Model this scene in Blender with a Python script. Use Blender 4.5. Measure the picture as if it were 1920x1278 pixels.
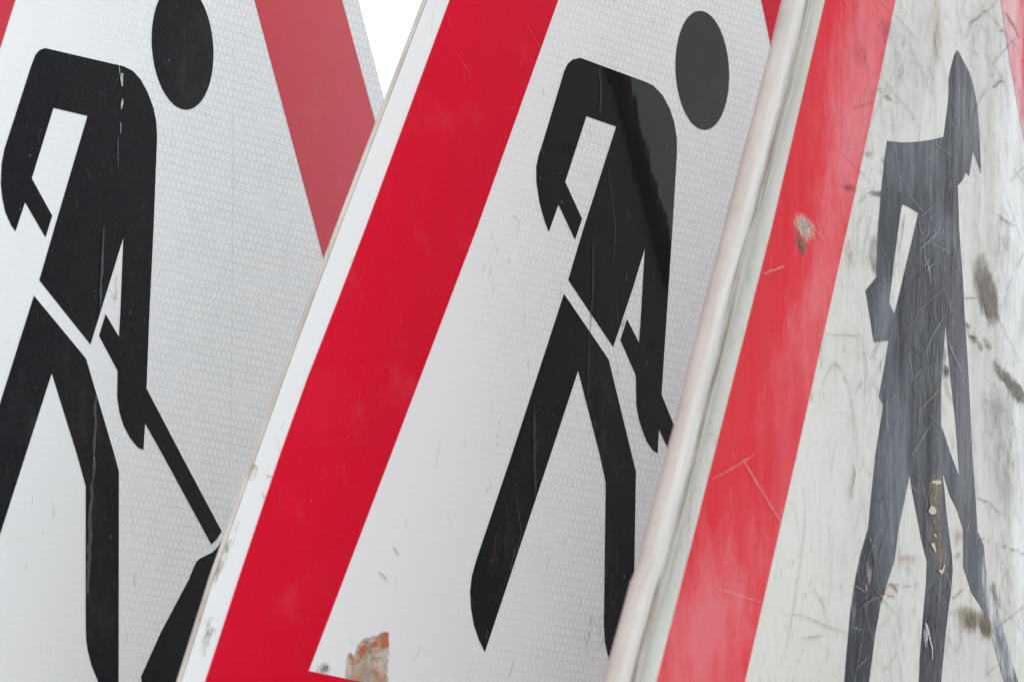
import bpy, bmesh, math, random
from mathutils import Matrix, Vector
from mathutils.geometry import tessellate_polygon

for o in list(bpy.data.objects):
    bpy.data.objects.remove(o, do_unlink=True)
scene = bpy.context.scene
COL = scene.collection
R = math.radians

# ------------------------------------------------------------------ camera
cd = bpy.data.cameras.new("camera")
cam = bpy.data.objects.new("camera", cd)
COL.objects.link(cam)
cam.location = (0.0, 0.0, 0.1360)
cam.rotation_euler = (R(90.0 + 3.2), 0.0, 0.0)
cd.sensor_width = 36.0
cd.lens = 244.7
cd.clip_start = 0.05
cd.clip_end = 5000.0
cd.dof.use_dof = True
cd.dof.focus_distance = 2.90
cd.dof.aperture_fstop = 24.0
scene.camera = cam

# ------------------------------------------------------------------ sky, sun, exposure
SUN_EL, SUN_AZ = 48.0, 172.0         # degrees; azimuth clockwise from +Y (behind the camera)
world = bpy.data.worlds.new("World")
scene.world = world
world.use_nodes = True
wn, wl = world.node_tree.nodes, world.node_tree.links
wn.clear()
sky = wn.new("ShaderNodeTexSky")
sky.sky_type = 'NISHITA'
sky.sun_disc = False
sky.sun_elevation = R(SUN_EL)
sky.sun_rotation = R(SUN_AZ)
sky.air_density = 1.0
sky.dust_density = 2.0
hs = wn.new("ShaderNodeHueSaturation")       # overcast: nearly grey sky
hs.inputs["Saturation"].default_value = 0.12
bg = wn.new("ShaderNodeBackground")
bg.inputs["Strength"].default_value = 0.15
wo = wn.new("ShaderNodeOutputWorld")
wl.new(sky.outputs[0], hs.inputs["Color"])
cl = wn.new("ShaderNodeMix")                 # closed cloud layer evens the sky out
cl.data_type = 'RGBA'
cl.inputs[0].default_value = 0.6
cl.inputs[7].default_value = (9.7, 10.1, 10.4, 1.0)
wl.new(hs.outputs[0], cl.inputs[6])
wl.new(cl.outputs[2], bg.inputs["Color"])
wl.new(bg.outputs[0], wo.inputs[0])

sd = bpy.data.lights.new("sun", 'SUN')
sd.energy = 1.5
sd.angle = R(25.0)
sd.color = (1.0, 0.99, 0.975)
sun = bpy.data.objects.new("sun", sd)
COL.objects.link(sun)
az, el = R(SUN_AZ), R(SUN_EL)
to_sun = Vector((math.sin(az) * math.cos(el), math.cos(az) * math.cos(el), math.sin(el)))
sun.rotation_euler = to_sun.to_track_quat('Z', 'Y').to_euler()

scene.view_settings.view_transform = 'Standard'
scene.view_settings.look = 'None'
scene.view_settings.gamma = 1.0
scene.view_settings.use_curve_mapping = False
scene.view_settings.exposure = 0.18

# ------------------------------------------------------------------ node helper
class N:
    """Small wrapper to write a material's node graph as expressions."""
    def __init__(self, name):
        self.m = bpy.data.materials.new(name)
        self.m.use_nodes = True
        self.t = self.m.node_tree
        self.t.nodes.clear()
        self.out = self.t.nodes.new("ShaderNodeOutputMaterial")
        self.bsdf = self.t.nodes.new("ShaderNodeBsdfPrincipled")
        self.t.links.new(self.bsdf.outputs[0], self.out.inputs["Surface"])
        tc = self.t.nodes.new("ShaderNodeTexCoord")
        self.obj = tc.outputs["Object"]
    def put(self, sock, v):
        if isinstance(v, bpy.types.NodeSocket):
            self.t.links.new(v, sock)
        elif isinstance(v, (tuple, list)) and sock.type == 'RGBA' and len(v) == 3:
            sock.default_value = (*v, 1.0)
        else:
            sock.default_value = v
    def set(self, **kw):
        for k, v in kw.items():
            self.put(self.bsdf.inputs[k.replace("_", " ")], v)
    def math(self, op, a, b=0.0, c=0.0, clamp=False):
        n = self.t.nodes.new("ShaderNodeMath"); n.operation = op; n.use_clamp = clamp
        for i, v in enumerate((a, b, c)):
            self.put(n.inputs[i], v)
        return n.outputs[0]
    def vec(self, op, a, b=None, scale=None):
        n = self.t.nodes.new("ShaderNodeVectorMath"); n.operation = op
        self.put(n.inputs[0], a)
        if b is not None: self.put(n.inputs[1], b)
        if scale is not None: self.put(n.inputs["Scale"], scale)
        return n.outputs["Value"] if op in ('DOT_PRODUCT', 'LENGTH', 'DISTANCE') else n.outputs[0]
    def xyz(self, v):
        n = self.t.nodes.new("ShaderNodeSeparateXYZ"); self.put(n.inputs[0], v)
        return n.outputs
    def combine(self, x, y, z=0.0):
        n = self.t.nodes.new("ShaderNodeCombineXYZ")
        for i, v in enumerate((x, y, z)): self.put(n.inputs[i], v)
        return n.outputs[0]
    def noise(self, scale, detail=3.0, rough=0.55, stretch=(1, 1, 1), off=(0, 0, 0), dist=0.0):
        mp = self.t.nodes.new("ShaderNodeMapping")
        self.put(mp.inputs["Vector"], self.obj)
        mp.inputs["Scale"].default_value = stretch
        mp.inputs["Location"].default_value = off
        n = self.t.nodes.new("ShaderNodeTexNoise")
        self.put(n.inputs["Vector"], mp.outputs[0])
        n.inputs["Scale"].default_value = scale
        n.inputs["Detail"].default_value = detail
        n.inputs["Roughness"].default_value = rough
        n.inputs["Distortion"].default_value = dist
        return n.outputs["Fac"]
    def ramp(self, v, lo, hi, a=0.0, b=1.0, smooth=True):
        n = self.t.nodes.new("ShaderNodeMapRange")
        n.interpolation_type = 'SMOOTHSTEP' if smooth else 'LINEAR'
        self.put(n.inputs["Value"], v)
        for k, x in (("From Min", lo), ("From Max", hi), ("To Min", a), ("To Max", b)):
            self.put(n.inputs[k], x)
        return n.outputs["Result"]
    def mix(self, f, a, b, mode='MIX'):
        n = self.t.nodes.new("ShaderNodeMix"); n.data_type = 'RGBA'; n.blend_type = mode
        self.put(n.inputs["Factor"], f)
        self.put([s for s in n.inputs if s.name == "A" and s.type == 'RGBA'][0], a)
        self.put([s for s in n.inputs if s.name == "B" and s.type == 'RGBA'][0], b)
        return [s for s in n.outputs if s.type == 'RGBA'][0]
    def bump(self, h, strength, dist):
        n = self.t.nodes.new("ShaderNodeBump")
        n.inputs["Strength"].default_value = strength
        n.inputs["Distance"].default_value = dist
        self.put(n.inputs["Height"], h)
        return n.outputs[0]
    def hexes(self, pitch, turn=0.0):
        """Regular honeycomb in the sheet's plane: (distance to the cell wall 0..0.5, cell id)."""
        co, si = math.cos(turn), math.sin(turn)
        flat = self.combine(self.vec('DOT_PRODUCT', self.obj, (co, -si, 0.0)), self.vec('DOT_PRODUCT', self.obj, (si, co, 0.0)))
        p = self.vec('ADD', self.vec('SCALE', flat, scale=1.0 / pitch), (400.0, 400.0, 0.0))
        p = self.vec('MULTIPLY', p, (1, 1, 0))
        r, h = (1.0, 1.7320508, 1.0), (0.5, 0.8660254, 0.0)
        a = self.vec('SUBTRACT', self.vec('MODULO', p, r), h)
        b = self.vec('SUBTRACT', self.vec('MODULO', self.vec('ADD', p, h), r), h)
        sel = self.math('LESS_THAN', self.vec('DOT_PRODUCT', a, a), self.vec('DOT_PRODUCT', b, b))
        n = self.t.nodes.new("ShaderNodeMix"); n.data_type = 'VECTOR'
        self.put(n.inputs[0], sel); self.put(n.inputs[4], b); self.put(n.inputs[5], a)
        gv = n.outputs[1]
        cid = self.vec('SUBTRACT', p, gv)
        ag = self.vec('ABSOLUTE', gv)
        d = self.math('MAXIMUM', self.vec('DOT_PRODUCT', ag, (0.5, 0.8660254, 0.0)), self.xyz(ag)[0])
        w = self.t.nodes.new("ShaderNodeTexWhiteNoise")
        self.put(w.inputs["Vector"], self.vec('SCALE', cid, scale=3.17))
        return self.math('SUBTRACT', 0.5, d), w.outputs["Value"]

def stain_or_glare(n, spec, edge=0.35, grain=(170.0, 0.35, 0.6)):  # shared by real stains and by glare painted into the colour
    """Mask of one stain with a place of its own on the sign (centre and two half axes in mm), ragged at the rim."""
    _, c, ex, ey = spec
    det = (ex[0] * ey[1] - ex[1] * ey[0]) * MM
    q = n.vec('SUBTRACT', n.obj, (c[0] * MM, c[1] * MM, 0.0))
    a = n.vec('DOT_PRODUCT', q, (ey[1] / det, -ey[0] / det, 0.0))
    b = n.vec('DOT_PRODUCT', q, (-ex[1] / det, ex[0] / det, 0.0))
    r = n.math('SQRT', n.math('ADD', n.math('MULTIPLY', a, a), n.math('MULTIPLY', b, b)))
    r = n.math('ADD', r, n.math('MULTIPLY', n.math('SUBTRACT', n.noise(75.0, 7.0, 0.78, stretch=(1, .5, 1), off=(c[0], c[1], 0)), 0.5), 3.2))
    m = n.ramp(r, 1.0 - edge, 1.0 + edge, 1.0, 0.0)
    return n.math('MULTIPLY', m, n.ramp(n.noise(grain[0], 4.0, 0.7, stretch=(1.0, 0.22, 1.0), off=(c[1], 1, 0)), grain[1], grain[2], 0.25, 1.0))

MM = 0.001
# ------------------------------------------------------------------ materials
def mat_sheet_hex(name, x0, x1, turn=0.0):
    n = N(name)
    d, cid = n.hexes(0.00400, turn)
    x = n.xyz(n.obj)[0]
    patchy = n.noise(9.0, 3.0)
    vis = n.ramp(n.math('ADD', x, n.math('MULTIPLY', n.math('SUBTRACT', patchy, 0.5), 0.12)), x0, x1)
    line = n.math('MULTIPLY', n.ramp(d, 0.045, 0.10, 1.0, 0.0), n.math('MULTIPLY_ADD', vis, 0.48, 0.02))
    line = n.math('MULTIPLY', line, n.ramp(n.noise(60.0, 2.0, off=(3, 1, 0)), 0.3, 0.6, 0.6, 1.0))
    base = n.mix(n.math('MULTIPLY', cid, n.math('MULTIPLY', vis, 0.55)), (0.73, 0.77, 0.775), (0.66, 0.705, 0.715))
    soil = n.ramp(n.noise(5.0, 5.0, 0.6, off=(7, 2, 0)), 0.5, 0.75)
    base = n.mix(n.math('MULTIPLY', soil, 0.18), base, (0.62, 0.61, 0.57))
    speck = n.ramp(n.noise(330.0, 1.0), 0.76, 0.80)
    base = n.mix(n.math('MULTIPLY', speck, 0.12), base, (0.3, 0.29, 0.27))
    base = n.mix(line, base, (0.40, 0.43, 0.45))
    n.set(Base_Color=base, Roughness=0.28, IOR=1.45, Specular_IOR_Level=0.35,
          Normal=n.bump(n.math('ADD', n.ramp(d, 0.03, 0.12), n.math('MULTIPLY', n.noise(40.0, 2.0), 2.0)), 0.12, 0.0003))
    return n.m

def mat_red(name, base=(0.60, 0.0035, 0.024), pale=(0.62, 0.022, 0.05), rough=0.24, spec=0.06):
    n = N(name)
    blot = n.ramp(n.noise(16.0, 4.0, 0.6), 0.52, 0.78)
    c = n.mix(n.math('MULTIPLY', blot, 0.30), base, pale)
    fine = n.noise(420.0, 2.0, 0.7)
    c = n.mix(n.ramp(fine, 0.35, 0.7, 0.0, 0.22), c, (0.44, 0.004, 0.026))
    d, cid = n.hexes(0.00400, 0.02)
    c = n.mix(n.math('MULTIPLY', n.ramp(d, 0.04, 0.10, 1.0, 0.0), n.ramp(n.noise(8.0, 3.0, off=(2, 2, 0)), 0.4, 0.65, 0.02, 0.16)), c, (0.30, 0.006, 0.022))
    dust = n.ramp(n.noise(26.0, 6.0, 0.7, off=(9, 1, 0)), 0.54, 0.74)
    c = n.mix(n.math('MULTIPLY', dust, 0.16), c, (0.50, 0.12, 0.12))
    n.set(Base_Color=c, Roughness=rough, IOR=1.45, Specular_IOR_Level=spec, Normal=n.bump(n.noise(55.0, 3.0), 0.10, 0.0004))
    return n.m

def mat_black(name):
    n = N(name)
    grain = n.ramp(n.noise(520.0, 2.0, 0.8), 0.50, 0.78)
    c = n.mix(n.math('MULTIPLY', grain, 0.2), (0.0055, 0.0075, 0.0095), (0.026, 0.030, 0.034))
    speck = n.ramp(n.noise(260.0, 1.0, off=(4, 4, 0)), 0.765, 0.79)
    c = n.mix(n.math('MULTIPLY', speck, 0.35), c, (0.16, 0.16, 0.155))
    smear = n.math('MULTIPLY', n.ramp(n.noise(9.0, 5.0, 0.65, off=(3, 9, 0)), 0.5, 0.72), n.ramp(n.noise(120.0, 4.0, 0.7, stretch=(1, .4, 1)), 0.4, 0.65, 0.3, 1.0))
    c = n.mix(n.math('MULTIPLY', smear, 0.30), c, (0.055, 0.058, 0.060))
    n.set(Base_Color=c, Roughness=0.03, IOR=1.45, Specular_IOR_Level=0.125,
          Normal=n.bump(n.math('ADD', n.noise(70.0, 2.0), n.math('MULTIPLY', n.noise(11.0, 2.0), 3.0)), 0.10, 0.0005))
    return n.m

def mat_plate(name, c0, c1, rough=0.5, metal=0.0):
    n = N(name)
    c = n.mix(n.ramp(n.noise(14.0, 5.0, 0.65), 0.35, 0.7), c0, c1)
    c = n.mix(n.ramp(n.noise(45.0, 4.0, 0.7, off=(2, 5, 1)), 0.62, 0.75, 0.0, 0.5), c, (0.30, 0.24, 0.17))
    n.set(Base_Color=c, Roughness=rough, Metallic=metal, Normal=n.bump(n.noise(90.0, 3.0), 0.15, 0.0004))
    return n.m

def worn_wave(n):
    # buckled old sheet: shallow vertical dents
    return n.math('ADD', n.noise(6.0, 3.0, 0.5, stretch=(1.0, 0.35, 1.0)), n.math('MULTIPLY', n.noise(28.0, 3.0, 0.5, stretch=(1.0, 0.3, 1.0)), 0.18))

def hair(n, scale, lo, hi, stretch, off=(0, 0, 0), dist=0.6):
    v = n.noise(scale, 2.0, 0.5, stretch=stretch, off=off, dist=dist)
    return n.ramp(n.math('ABSOLUTE', n.math('SUBTRACT', v, 0.5)), lo, hi, 1.0, 0.0)

SH = {'wash': ((0.60, 0.44, 0.47), 0.85, 0.6, (60.0, 0.3, 0.6)), 'taupe': ((0.20, 0.18, 0.15), 0.9, 0.22, (170.0, 0.32, 0.5)), 'olive': ((0.19, 0.15, 0.08), 0.8), 'grey': ((0.36, 0.355, 0.335), 0.55, 0.5), 'tan': ((0.36, 0.27, 0.19), 0.5),  # pink tone: grazing glare on the right border painted in
      'pale': ((0.62, 0.645, 0.66), 0.75, 0.7), 'brown': ((0.13, 0.105, 0.075), 0.85), 'lite': ((0.15, 0.165, 0.195), 0.45, 0.6), 'dark': ((0.010, 0.012, 0.019), 0.85, 0.6, (90.0, 0.25, 0.55)),  # pale: right-edge glare painted in; lite, dark: worker's reflection tones, some real scuffs
      'chalk': ((0.57, 0.17, 0.19), 0.6, 0.8, (9.0, 0.2, 0.6)), 'rich': ((0.50, 0.002, 0.012), 0.75, 0.8, (8.0, 0.15, 0.5)), 'white': ((0.56, 0.48, 0.38), 0.75, 0.6, (240.0, 0.36, 0.6))}  # light and deep reds: sky reflection and its edge painted in, some chalking

def mat_old_white(blobs):
    n = N("old_white_enamel")
    x = n.xyz(n.obj)[0]
    c = n.mix(n.ramp(n.noise(7.0, 5.0, 0.6), 0.35, 0.7), (0.465, 0.467, 0.445), (0.415, 0.413, 0.38))
    streak = n.noise(60.0, 4.0, 0.65, stretch=(1.0, 0.10, 1.0))
    c = n.mix(n.ramp(streak, 0.52, 0.72, 0.0, 0.22), c, (0.44, 0.43, 0.38))
    cloud = n.math('MULTIPLY', n.ramp(n.noise(10.0, 5.0, 0.7, off=(5, 3, 0)), 0.52, 0.68), n.ramp(n.noise(150.0, 3.0, 0.7, stretch=(1, .4, 1)), 0.42, 0.62))
    c = n.mix(n.math('MULTIPLY', cloud, 0.62), c, (0.32, 0.34, 0.29))
    c = n.mix(n.math('MULTIPLY', hair(n, 26.0, 0.0, 0.0045, (1.0, 0.22, 1.0)), 0.55), c, (0.30, 0.28, 0.24))
    c = n.mix(n.math('MULTIPLY', hair(n, 34.0, 0.0, 0.005, (1.0, 0.5, 1.0), (9, 4, 2), 1.2), 0.45), c, (0.34, 0.30, 0.24))
    c = n.mix(n.math('MULTIPLY', hair(n, 52.0, 0.0, 0.006, (1.0, 0.3, 1.0), (3, 7, 1), 1.6), n.ramp(n.noise(9.0, 3.0), 0.45, 0.6, 0.0, 0.5)), c, (0.26, 0.23, 0.19))
    brush = n.noise(620.0, 3.0, 0.75, stretch=(1.0, 0.12, 1.0))
    c = n.mix(n.ramp(brush, 0.44, 0.70, 0.0, 0.20), c, (0.36, 0.35, 0.32))
    speck = n.ramp(n.noise(300.0, 2.0, 0.6, stretch=(1, .5, 1), off=(1, 2, 0)), 0.62, 0.70)
    c = n.mix(n.math('MULTIPLY', speck, n.ramp(n.noise(14.0, 3.0, off=(5, 5, 0)), 0.42, 0.62, 0.1, 0.75)), c, (0.25, 0.23, 0.20))
    for s in blobs:
        c = n.mix(n.math('MULTIPLY', stain_or_glare(n, s, *SH[s[0]][2:]), SH[s[0]][1]), c, SH[s[0]][0])
    n.set(Base_Color=c, Roughness=n.ramp(streak, 0.4, 0.7, 0.20, 0.40), IOR=1.45, Specular_IOR_Level=0.25, Normal=n.bump(worn_wave(n), 0.35, 0.004))
    return n.m

def mat_old_red(blobs):
    n = N("old_red_enamel")
    c = n.mix(n.ramp(n.noise(9.0, 4.0, 0.6, stretch=(1, .5, 1)), 0.4, 0.7), (0.52, 0.004, 0.016), (0.54, 0.010, 0.026))
    chalk = n.ramp(n.noise(5.0, 5.0, 0.65, stretch=(1.0, 0.45, 1.0), off=(3, 8, 0)), 0.42, 0.70)
    c = n.mix(n.math('MULTIPLY', chalk, 0.14), c, (0.54, 0.10, 0.12))
    streak = n.noise(70.0, 4.0, 0.65, stretch=(1.0, 0.12, 1.0))
    c = n.mix(n.ramp(streak, 0.58, 0.78, 0.0, 0.08), c, (0.60, 0.20, 0.22))
    c = n.mix(n.math('MULTIPLY', hair(n, 26.0, 0.0, 0.005, (1.0, 0.3, 1.0), (2, 1, 0), 1.0), 0.22), c, (0.33, 0.05, 0.06))
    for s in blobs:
        c = n.mix(n.math('MULTIPLY', stain_or_glare(n, s, *SH[s[0]][2:]), SH[s[0]][1]), c, SH[s[0]][0])
    n.set(Base_Color=c, Roughness=n.ramp(streak, 0.4, 0.7, 0.22, 0.40), IOR=1.45, Specular_IOR_Level=0.03, Normal=n.bump(worn_wave(n), 0.35, 0.004))
    return n.m

def mat_old_black(blobs):
    n = N("old_scuffed_black")
    streak = n.noise(85.0, 5.0, 0.7, stretch=(1.0, 0.10, 1.0), off=(2, 0, 0))
    # film that has chalked away in patches, with dark film left between
    patch = n.ramp(n.noise(11.0, 6.0, 0.68, stretch=(1.0, 0.5, 1.0), off=(4, 2, 0)), 0.44, 0.62)
    c = n.mix(patch, (0.007, 0.009, 0.014), (0.050, 0.056, 0.072))
    fleck = n.ramp(n.noise(190.0, 5.0, 0.75, stretch=(1.0, 0.3, 1.0), off=(1, 3, 0)), 0.50, 0.64)
    near = n.ramp(n.noise(17.0, 5.0, 0.7, off=(1, 3, 0)), 0.46, 0.62)
    c = n.mix(n.math('MULTIPLY', n.math('MULTIPLY', fleck, near), 0.6), c, (0.19, 0.20, 0.235))
    gone = n.math('MULTIPLY', n.ramp(n.noise(30.0, 6.0, 0.72, stretch=(1, .45, 1), off=(8, 6, 0)), 0.64, 0.69), n.ramp(n.noise(9.0, 2.0, off=(6, 0, 0)), 0.5, 0.62))
    c = n.mix(n.math('MULTIPLY', gone, 0.7), c, (0.36, 0.34, 0.30))
    brush = n.noise(560.0, 3.0, 0.75, stretch=(1.0, 0.10, 1.0), off=(1, 1, 0))
    c = n.mix(n.ramp(brush, 0.48, 0.72, 0.0, 0.15), c, (0.13, 0.14, 0.17))
    for s in blobs:
        c = n.mix(n.math('MULTIPLY', stain_or_glare(n, s, *SH[s[0]][2:]), SH[s[0]][1]), c, SH[s[0]][0])
    n.set(Base_Color=c, Roughness=n.ramp(streak, 0.35, 0.7, 0.18, 0.42), IOR=1.45, Specular_IOR_Level=0.05, Normal=n.bump(worn_wave(n), 0.35, 0.004))
    return n.m

def mat_tube():
    n = N("weathered_white_rim")
    def attr(nm):
        a = n.t.nodes.new("ShaderNodeAttribute"); a.attribute_name = nm
        return a.outputs["Fac"]
    ang, along = attr("around"), attr("along")
    v = n.combine(n.math('MULTIPLY', along, 30.0), n.math('MULTIPLY', ang, 20.0), 0.0)
    def runs(scale, detail, off, sx=1.0):
        t = n.t.nodes.new("ShaderNodeTexNoise")
        n.put(t.inputs["Vector"], n.vec('ADD', n.vec('MULTIPLY', v, (sx, 1.0, 1.0)), (off, off, 0)))
        t.inputs["Scale"].default_value = scale; t.inputs["Detail"].default_value = detail; t.inputs["Roughness"].default_value = 0.65
        return t.outputs["Fac"]
    c = n.mix(n.ramp(runs(0.8, 5.0, 1.0), 0.35, 0.68), (0.375, 0.375, 0.36), (0.32, 0.315, 0.295))
    # outer side tinted pink: the red it reflects, painted into the colour
    c = n.mix(n.math('MULTIPLY', n.ramp(ang, 0.0, 0.09, 0.6, 0.0), n.ramp(runs(0.7, 3.0, 6.0), 0.3, 0.6, 0.45, 0.9)), c, (0.33, 0.255, 0.225))
    c = n.mix(n.ramp(runs(2.2, 5.0, 3.0, 0.5), 0.50, 0.66, 0.0, 0.5), c, (0.25, 0.235, 0.205))
    band = n.math('SUBTRACT', 1.0, n.math('MULTIPLY', n.math('ABSOLUTE', n.math('SUBTRACT', ang, n.math('MULTIPLY_ADD', runs(0.5, 4.0, 9.0), 0.10, 0.13))), 17.0), clamp=True)
    dirt = n.math('MULTIPLY', n.ramp(band, 0.0, 0.7), n.ramp(runs(1.3, 6.0, 5.0, 0.5), 0.38, 0.60, 0.12, 1.0))
    c = n.mix(n.math('MULTIPLY', dirt, 0.95), c, (0.105, 0.08, 0.052))
    c = n.mix(n.math('MULTIPLY', n.ramp(ang, 0.185, 0.22), n.ramp(runs(1.1, 5.0, 8.0), 0.45, 0.62, 0.0, 0.7)), c, (0.32, 0.255, 0.165))
    chip = n.ramp(runs(2.0, 5.0, 12.0, 0.5), 0.62, 0.68)
    c = n.mix(n.math('MULTIPLY', chip, 0.8), c, (0.17, 0.135, 0.11))
    n.set(Base_Color=c, Roughness=0.42, IOR=1.45, Normal=n.bump(n.noise(38.0, 4.0), 0.3, 0.001))
    return n.m

def mat_mark(name, color, alpha=0.8, rough=0.6, vary=0.3):
    n = N(name)
    f = n.noise(240.0, 3.0, 0.7)
    dark = tuple(v * (1 - vary) for v in color)
    c = n.mix(n.ramp(f, 0.35, 0.65), color, dark)
    n.set(Base_Color=c, Roughness=rough, Alpha=n.math('MULTIPLY', n.ramp(f, 0.25, 0.55, 0.45, 1.0), alpha))
    return n.m

MARK = {k: mat_mark("mark_" + k, *v) for k, v in {
    'brown': ((0.17, 0.135, 0.10), 0.60), 'grey': ((0.25, 0.24, 0.22), 0.62), 'dgrey': ((0.12, 0.12, 0.12), 0.62),
    'tan': ((0.42, 0.34, 0.23), 0.50), 'taupe': ((0.27, 0.245, 0.21), 0.50), 'olive': ((0.22, 0.175, 0.095), 0.50),
    'dust': ((0.40, 0.39, 0.36), 0.30), 'dred': ((0.28, 0.05, 0.06), 0.40), 'lite': ((0.30, 0.32, 0.36), 0.42),
    'lite2': ((0.13, 0.14, 0.14), 0.5), 'pale': ((0.70, 0.36, 0.34), 0.50), 'pale2': ((0.62, 0.13, 0.14), 0.35),
    'white': ((0.66, 0.65, 0.60), 0.80), 'dim': ((0.13, 0.14, 0.16), 0.55), 'dim2': ((0.075, 0.07, 0.066), 0.5),
    'litehair': ((0.42, 0.44, 0.49), 0.6), 'darkhair': ((0.010, 0.012, 0.018), 0.65), 'chip': ((0.60, 0.51, 0.42), 0.92), 'seam': ((0.57, 0.59, 0.60), 0.14), 'blue': ((0.34, 0.40, 0.50), 0.5), 'steel': ((0.60, 0.62, 0.68), 0.85),
    'orange': ((0.62, 0.16, 0.05), 0.8), 'rust': ((0.45, 0.18, 0.07), 0.65)}.items()}

def mat_residue():
    n = N("torn_sticker_residue")
    c = n.mix(n.ramp(n.noise(150.0, 5.0, 0.7, stretch=(.6, .8, 1)), 0.38, 0.62), (0.33, 0.27, 0.20), (0.52, 0.47, 0.41))
    c = n.mix(n.ramp(n.noise(420.0, 4.0, 0.7, stretch=(.5, .8, 1), off=(6, 1, 0)), 0.54, 0.66, 0.0, 0.8), c, (0.17, 0.14, 0.11))
    c = n.mix(n.ramp(n.noise(210.0, 4.0, 0.65, stretch=(.6, .8, 1), off=(3, 3, 0)), 0.52, 0.64, 0.0, 0.85), c, (0.46, 0.19, 0.09))
    n.set(Base_Color=c, Roughness=0.8, Normal=n.bump(n.noise(400.0, 4.0), 0.6, 0.0006))
    return n.m

def mat_ground():
    n = N("pale_concrete")
    c = n.mix(n.noise(60.0, 5.0, 0.7), (0.51, 0.515, 0.51), (0.43, 0.435, 0.43))
    c = n.mix(n.ramp(n.noise(0.7, 4.0), 0.4, 0.7, 0.0, 0.4), c, (0.39, 0.39, 0.385))
    n.set(Base_Color=c, Roughness=0.9, Normal=n.bump(n.noise(140.0, 4.0), 0.6, 0.004))
    return n.m

# ------------------------------------------------------------------ mesh helpers (millimetres in, metres out)
MM = 0.001
def link(name, me, parent, mats):
    ob = bpy.data.objects.new(name, me)
    for m in mats: me.materials.append(m)
    COL.objects.link(ob)
    ob.parent = parent
    return ob

def round_corners(poly, r, only):
    out = []
    n = len(poly)
    for i, p in enumerate(poly):
        if i not in only:
            out.append(p); continue
        p = Vector(p); a = Vector(poly[i - 1]); b = Vector(poly[(i + 1) % n])
        da, db = (a - p).normalized(), (b - p).normalized()
        half = da.angle(db) / 2
        t = r / math.tan(half)
        c = p + (da + db).normalized() * (r / math.sin(half))
        s, e = p + da * t - c, p + db * t - c
        ang0 = math.atan2(s.y, s.x); ang1 = math.atan2(e.y, e.x)
        d = (ang1 - ang0 + math.pi) % (2 * math.pi) - math.pi
        for k in range(9):
            an = ang0 + d * k / 8
            out.append((c.x + r * math.cos(an), c.y + r * math.sin(an)))
    return out

def corners(poly):
    """Indices of the three outer corners of a triangle ring."""
    n = len(poly); res = []
    for i in range(n):
        p, a, b = Vector(poly[i]), Vector(poly[i - 1]), Vector(poly[(i + 1) % n])
        if (a - p).angle(b - p) < R(120): res.append(i)
    return res

def film(bm, loops, z, mi=0, floor=None):
    """Flat printed film from an outline (and holes) at height z; with floor, its cut edge is closed down to that height."""
    vs = [[bm.verts.new((p[0] * MM, p[1] * MM, z * MM)) for p in lp] for lp in loops]
    flat = [v for lp in vs for v in lp]
    for t in tessellate_polygon([[Vector((p[0], p[1], 0)) for p in lp] for lp in loops]):
        tri = [flat[i] for i in t]
        a, b, c = (v.co for v in tri)
        if (b - a).cross(c - a).length < 1e-16: continue
        if (b - a).cross(c - a).z < 0: tri.reverse()
        try:
            bm.faces.new(tri).material_index = mi
        except ValueError:
            pass
    if floor is not None:
        for lp in vs:
            lo = [bm.verts.new((v.co.x, v.co.y, floor * MM)) for v in lp]
            for i in range(len(lp)):
                j = (i + 1) % len(lp)
                bm.faces.new((lp[i], lp[j], lo[j], lo[i])).material_index = mi

def bend(bm, bow):
    """Bow the sheet: it falls away from the viewer towards its right-hand side."""
    k, a, b = bow
    for x in [a + i * 10.0 for i in range(int((b + 240.0 - a) / 10.0) + 2)]:
        bmesh.ops.bisect_plane(bm, geom=bm.verts[:] + bm.edges[:] + bm.faces[:], plane_co=(x * MM, 0, 0), plane_no=(1, 0, 0))
    for v in bm.verts:
        u = v.co.x / MM
        if u > b:      # and comes back to its plane near the far edge
            q = min(1.0, (u - b) / 240.0)
            w = -k * (b - a) ** 2 * (2 * q ** 3 - 3 * q * q + 1) - 2 * k * (b - a) * 240.0 * (q ** 3 - 2 * q * q + q)
        elif u > a: w = -k * (u - a) ** 2
        else: w = 0.0
        v.co.z += w * MM
    for f in bm.faces:
        f.smooth = abs(f.normal.z) > 0.5

def done(bm, name, parent, mats, bow=None):
    if bow: bend(bm, bow)
    bmesh.ops.recalc_face_normals(bm, faces=[f for f in bm.faces if abs(f.normal.z) < 0.5])
    me = bpy.data.meshes.new(name)
    bm.to_mesh(me); bm.free()
    return link(name, me, parent, mats)

def plate(poly, thick):
    bm = bmesh.new()
    film(bm, [poly], 0.0)
    top = list(bm.faces)
    r = bmesh.ops.extrude_face_region(bm, geom=top)
    nv = [e for e in r['geom'] if isinstance(e, bmesh.types.BMVert)]
    bmesh.ops.translate(bm, verts=nv, vec=(0, 0, -thick * MM))
    bmesh.ops.recalc_face_normals(bm, faces=bm.faces)
    edges = [e for e in bm.edges if len(e.link_faces) == 2 and abs(e.link_faces[0].normal.dot(e.link_faces[1].normal)) < 0.3
             and abs(e.verts[0].co.z - e.verts[1].co.z) < 1e-7]
    bmesh.ops.bevel(bm, geom=edges, offset=0.25 * MM, segments=2, affect='EDGES', profile=0.5)
    return bm

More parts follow.
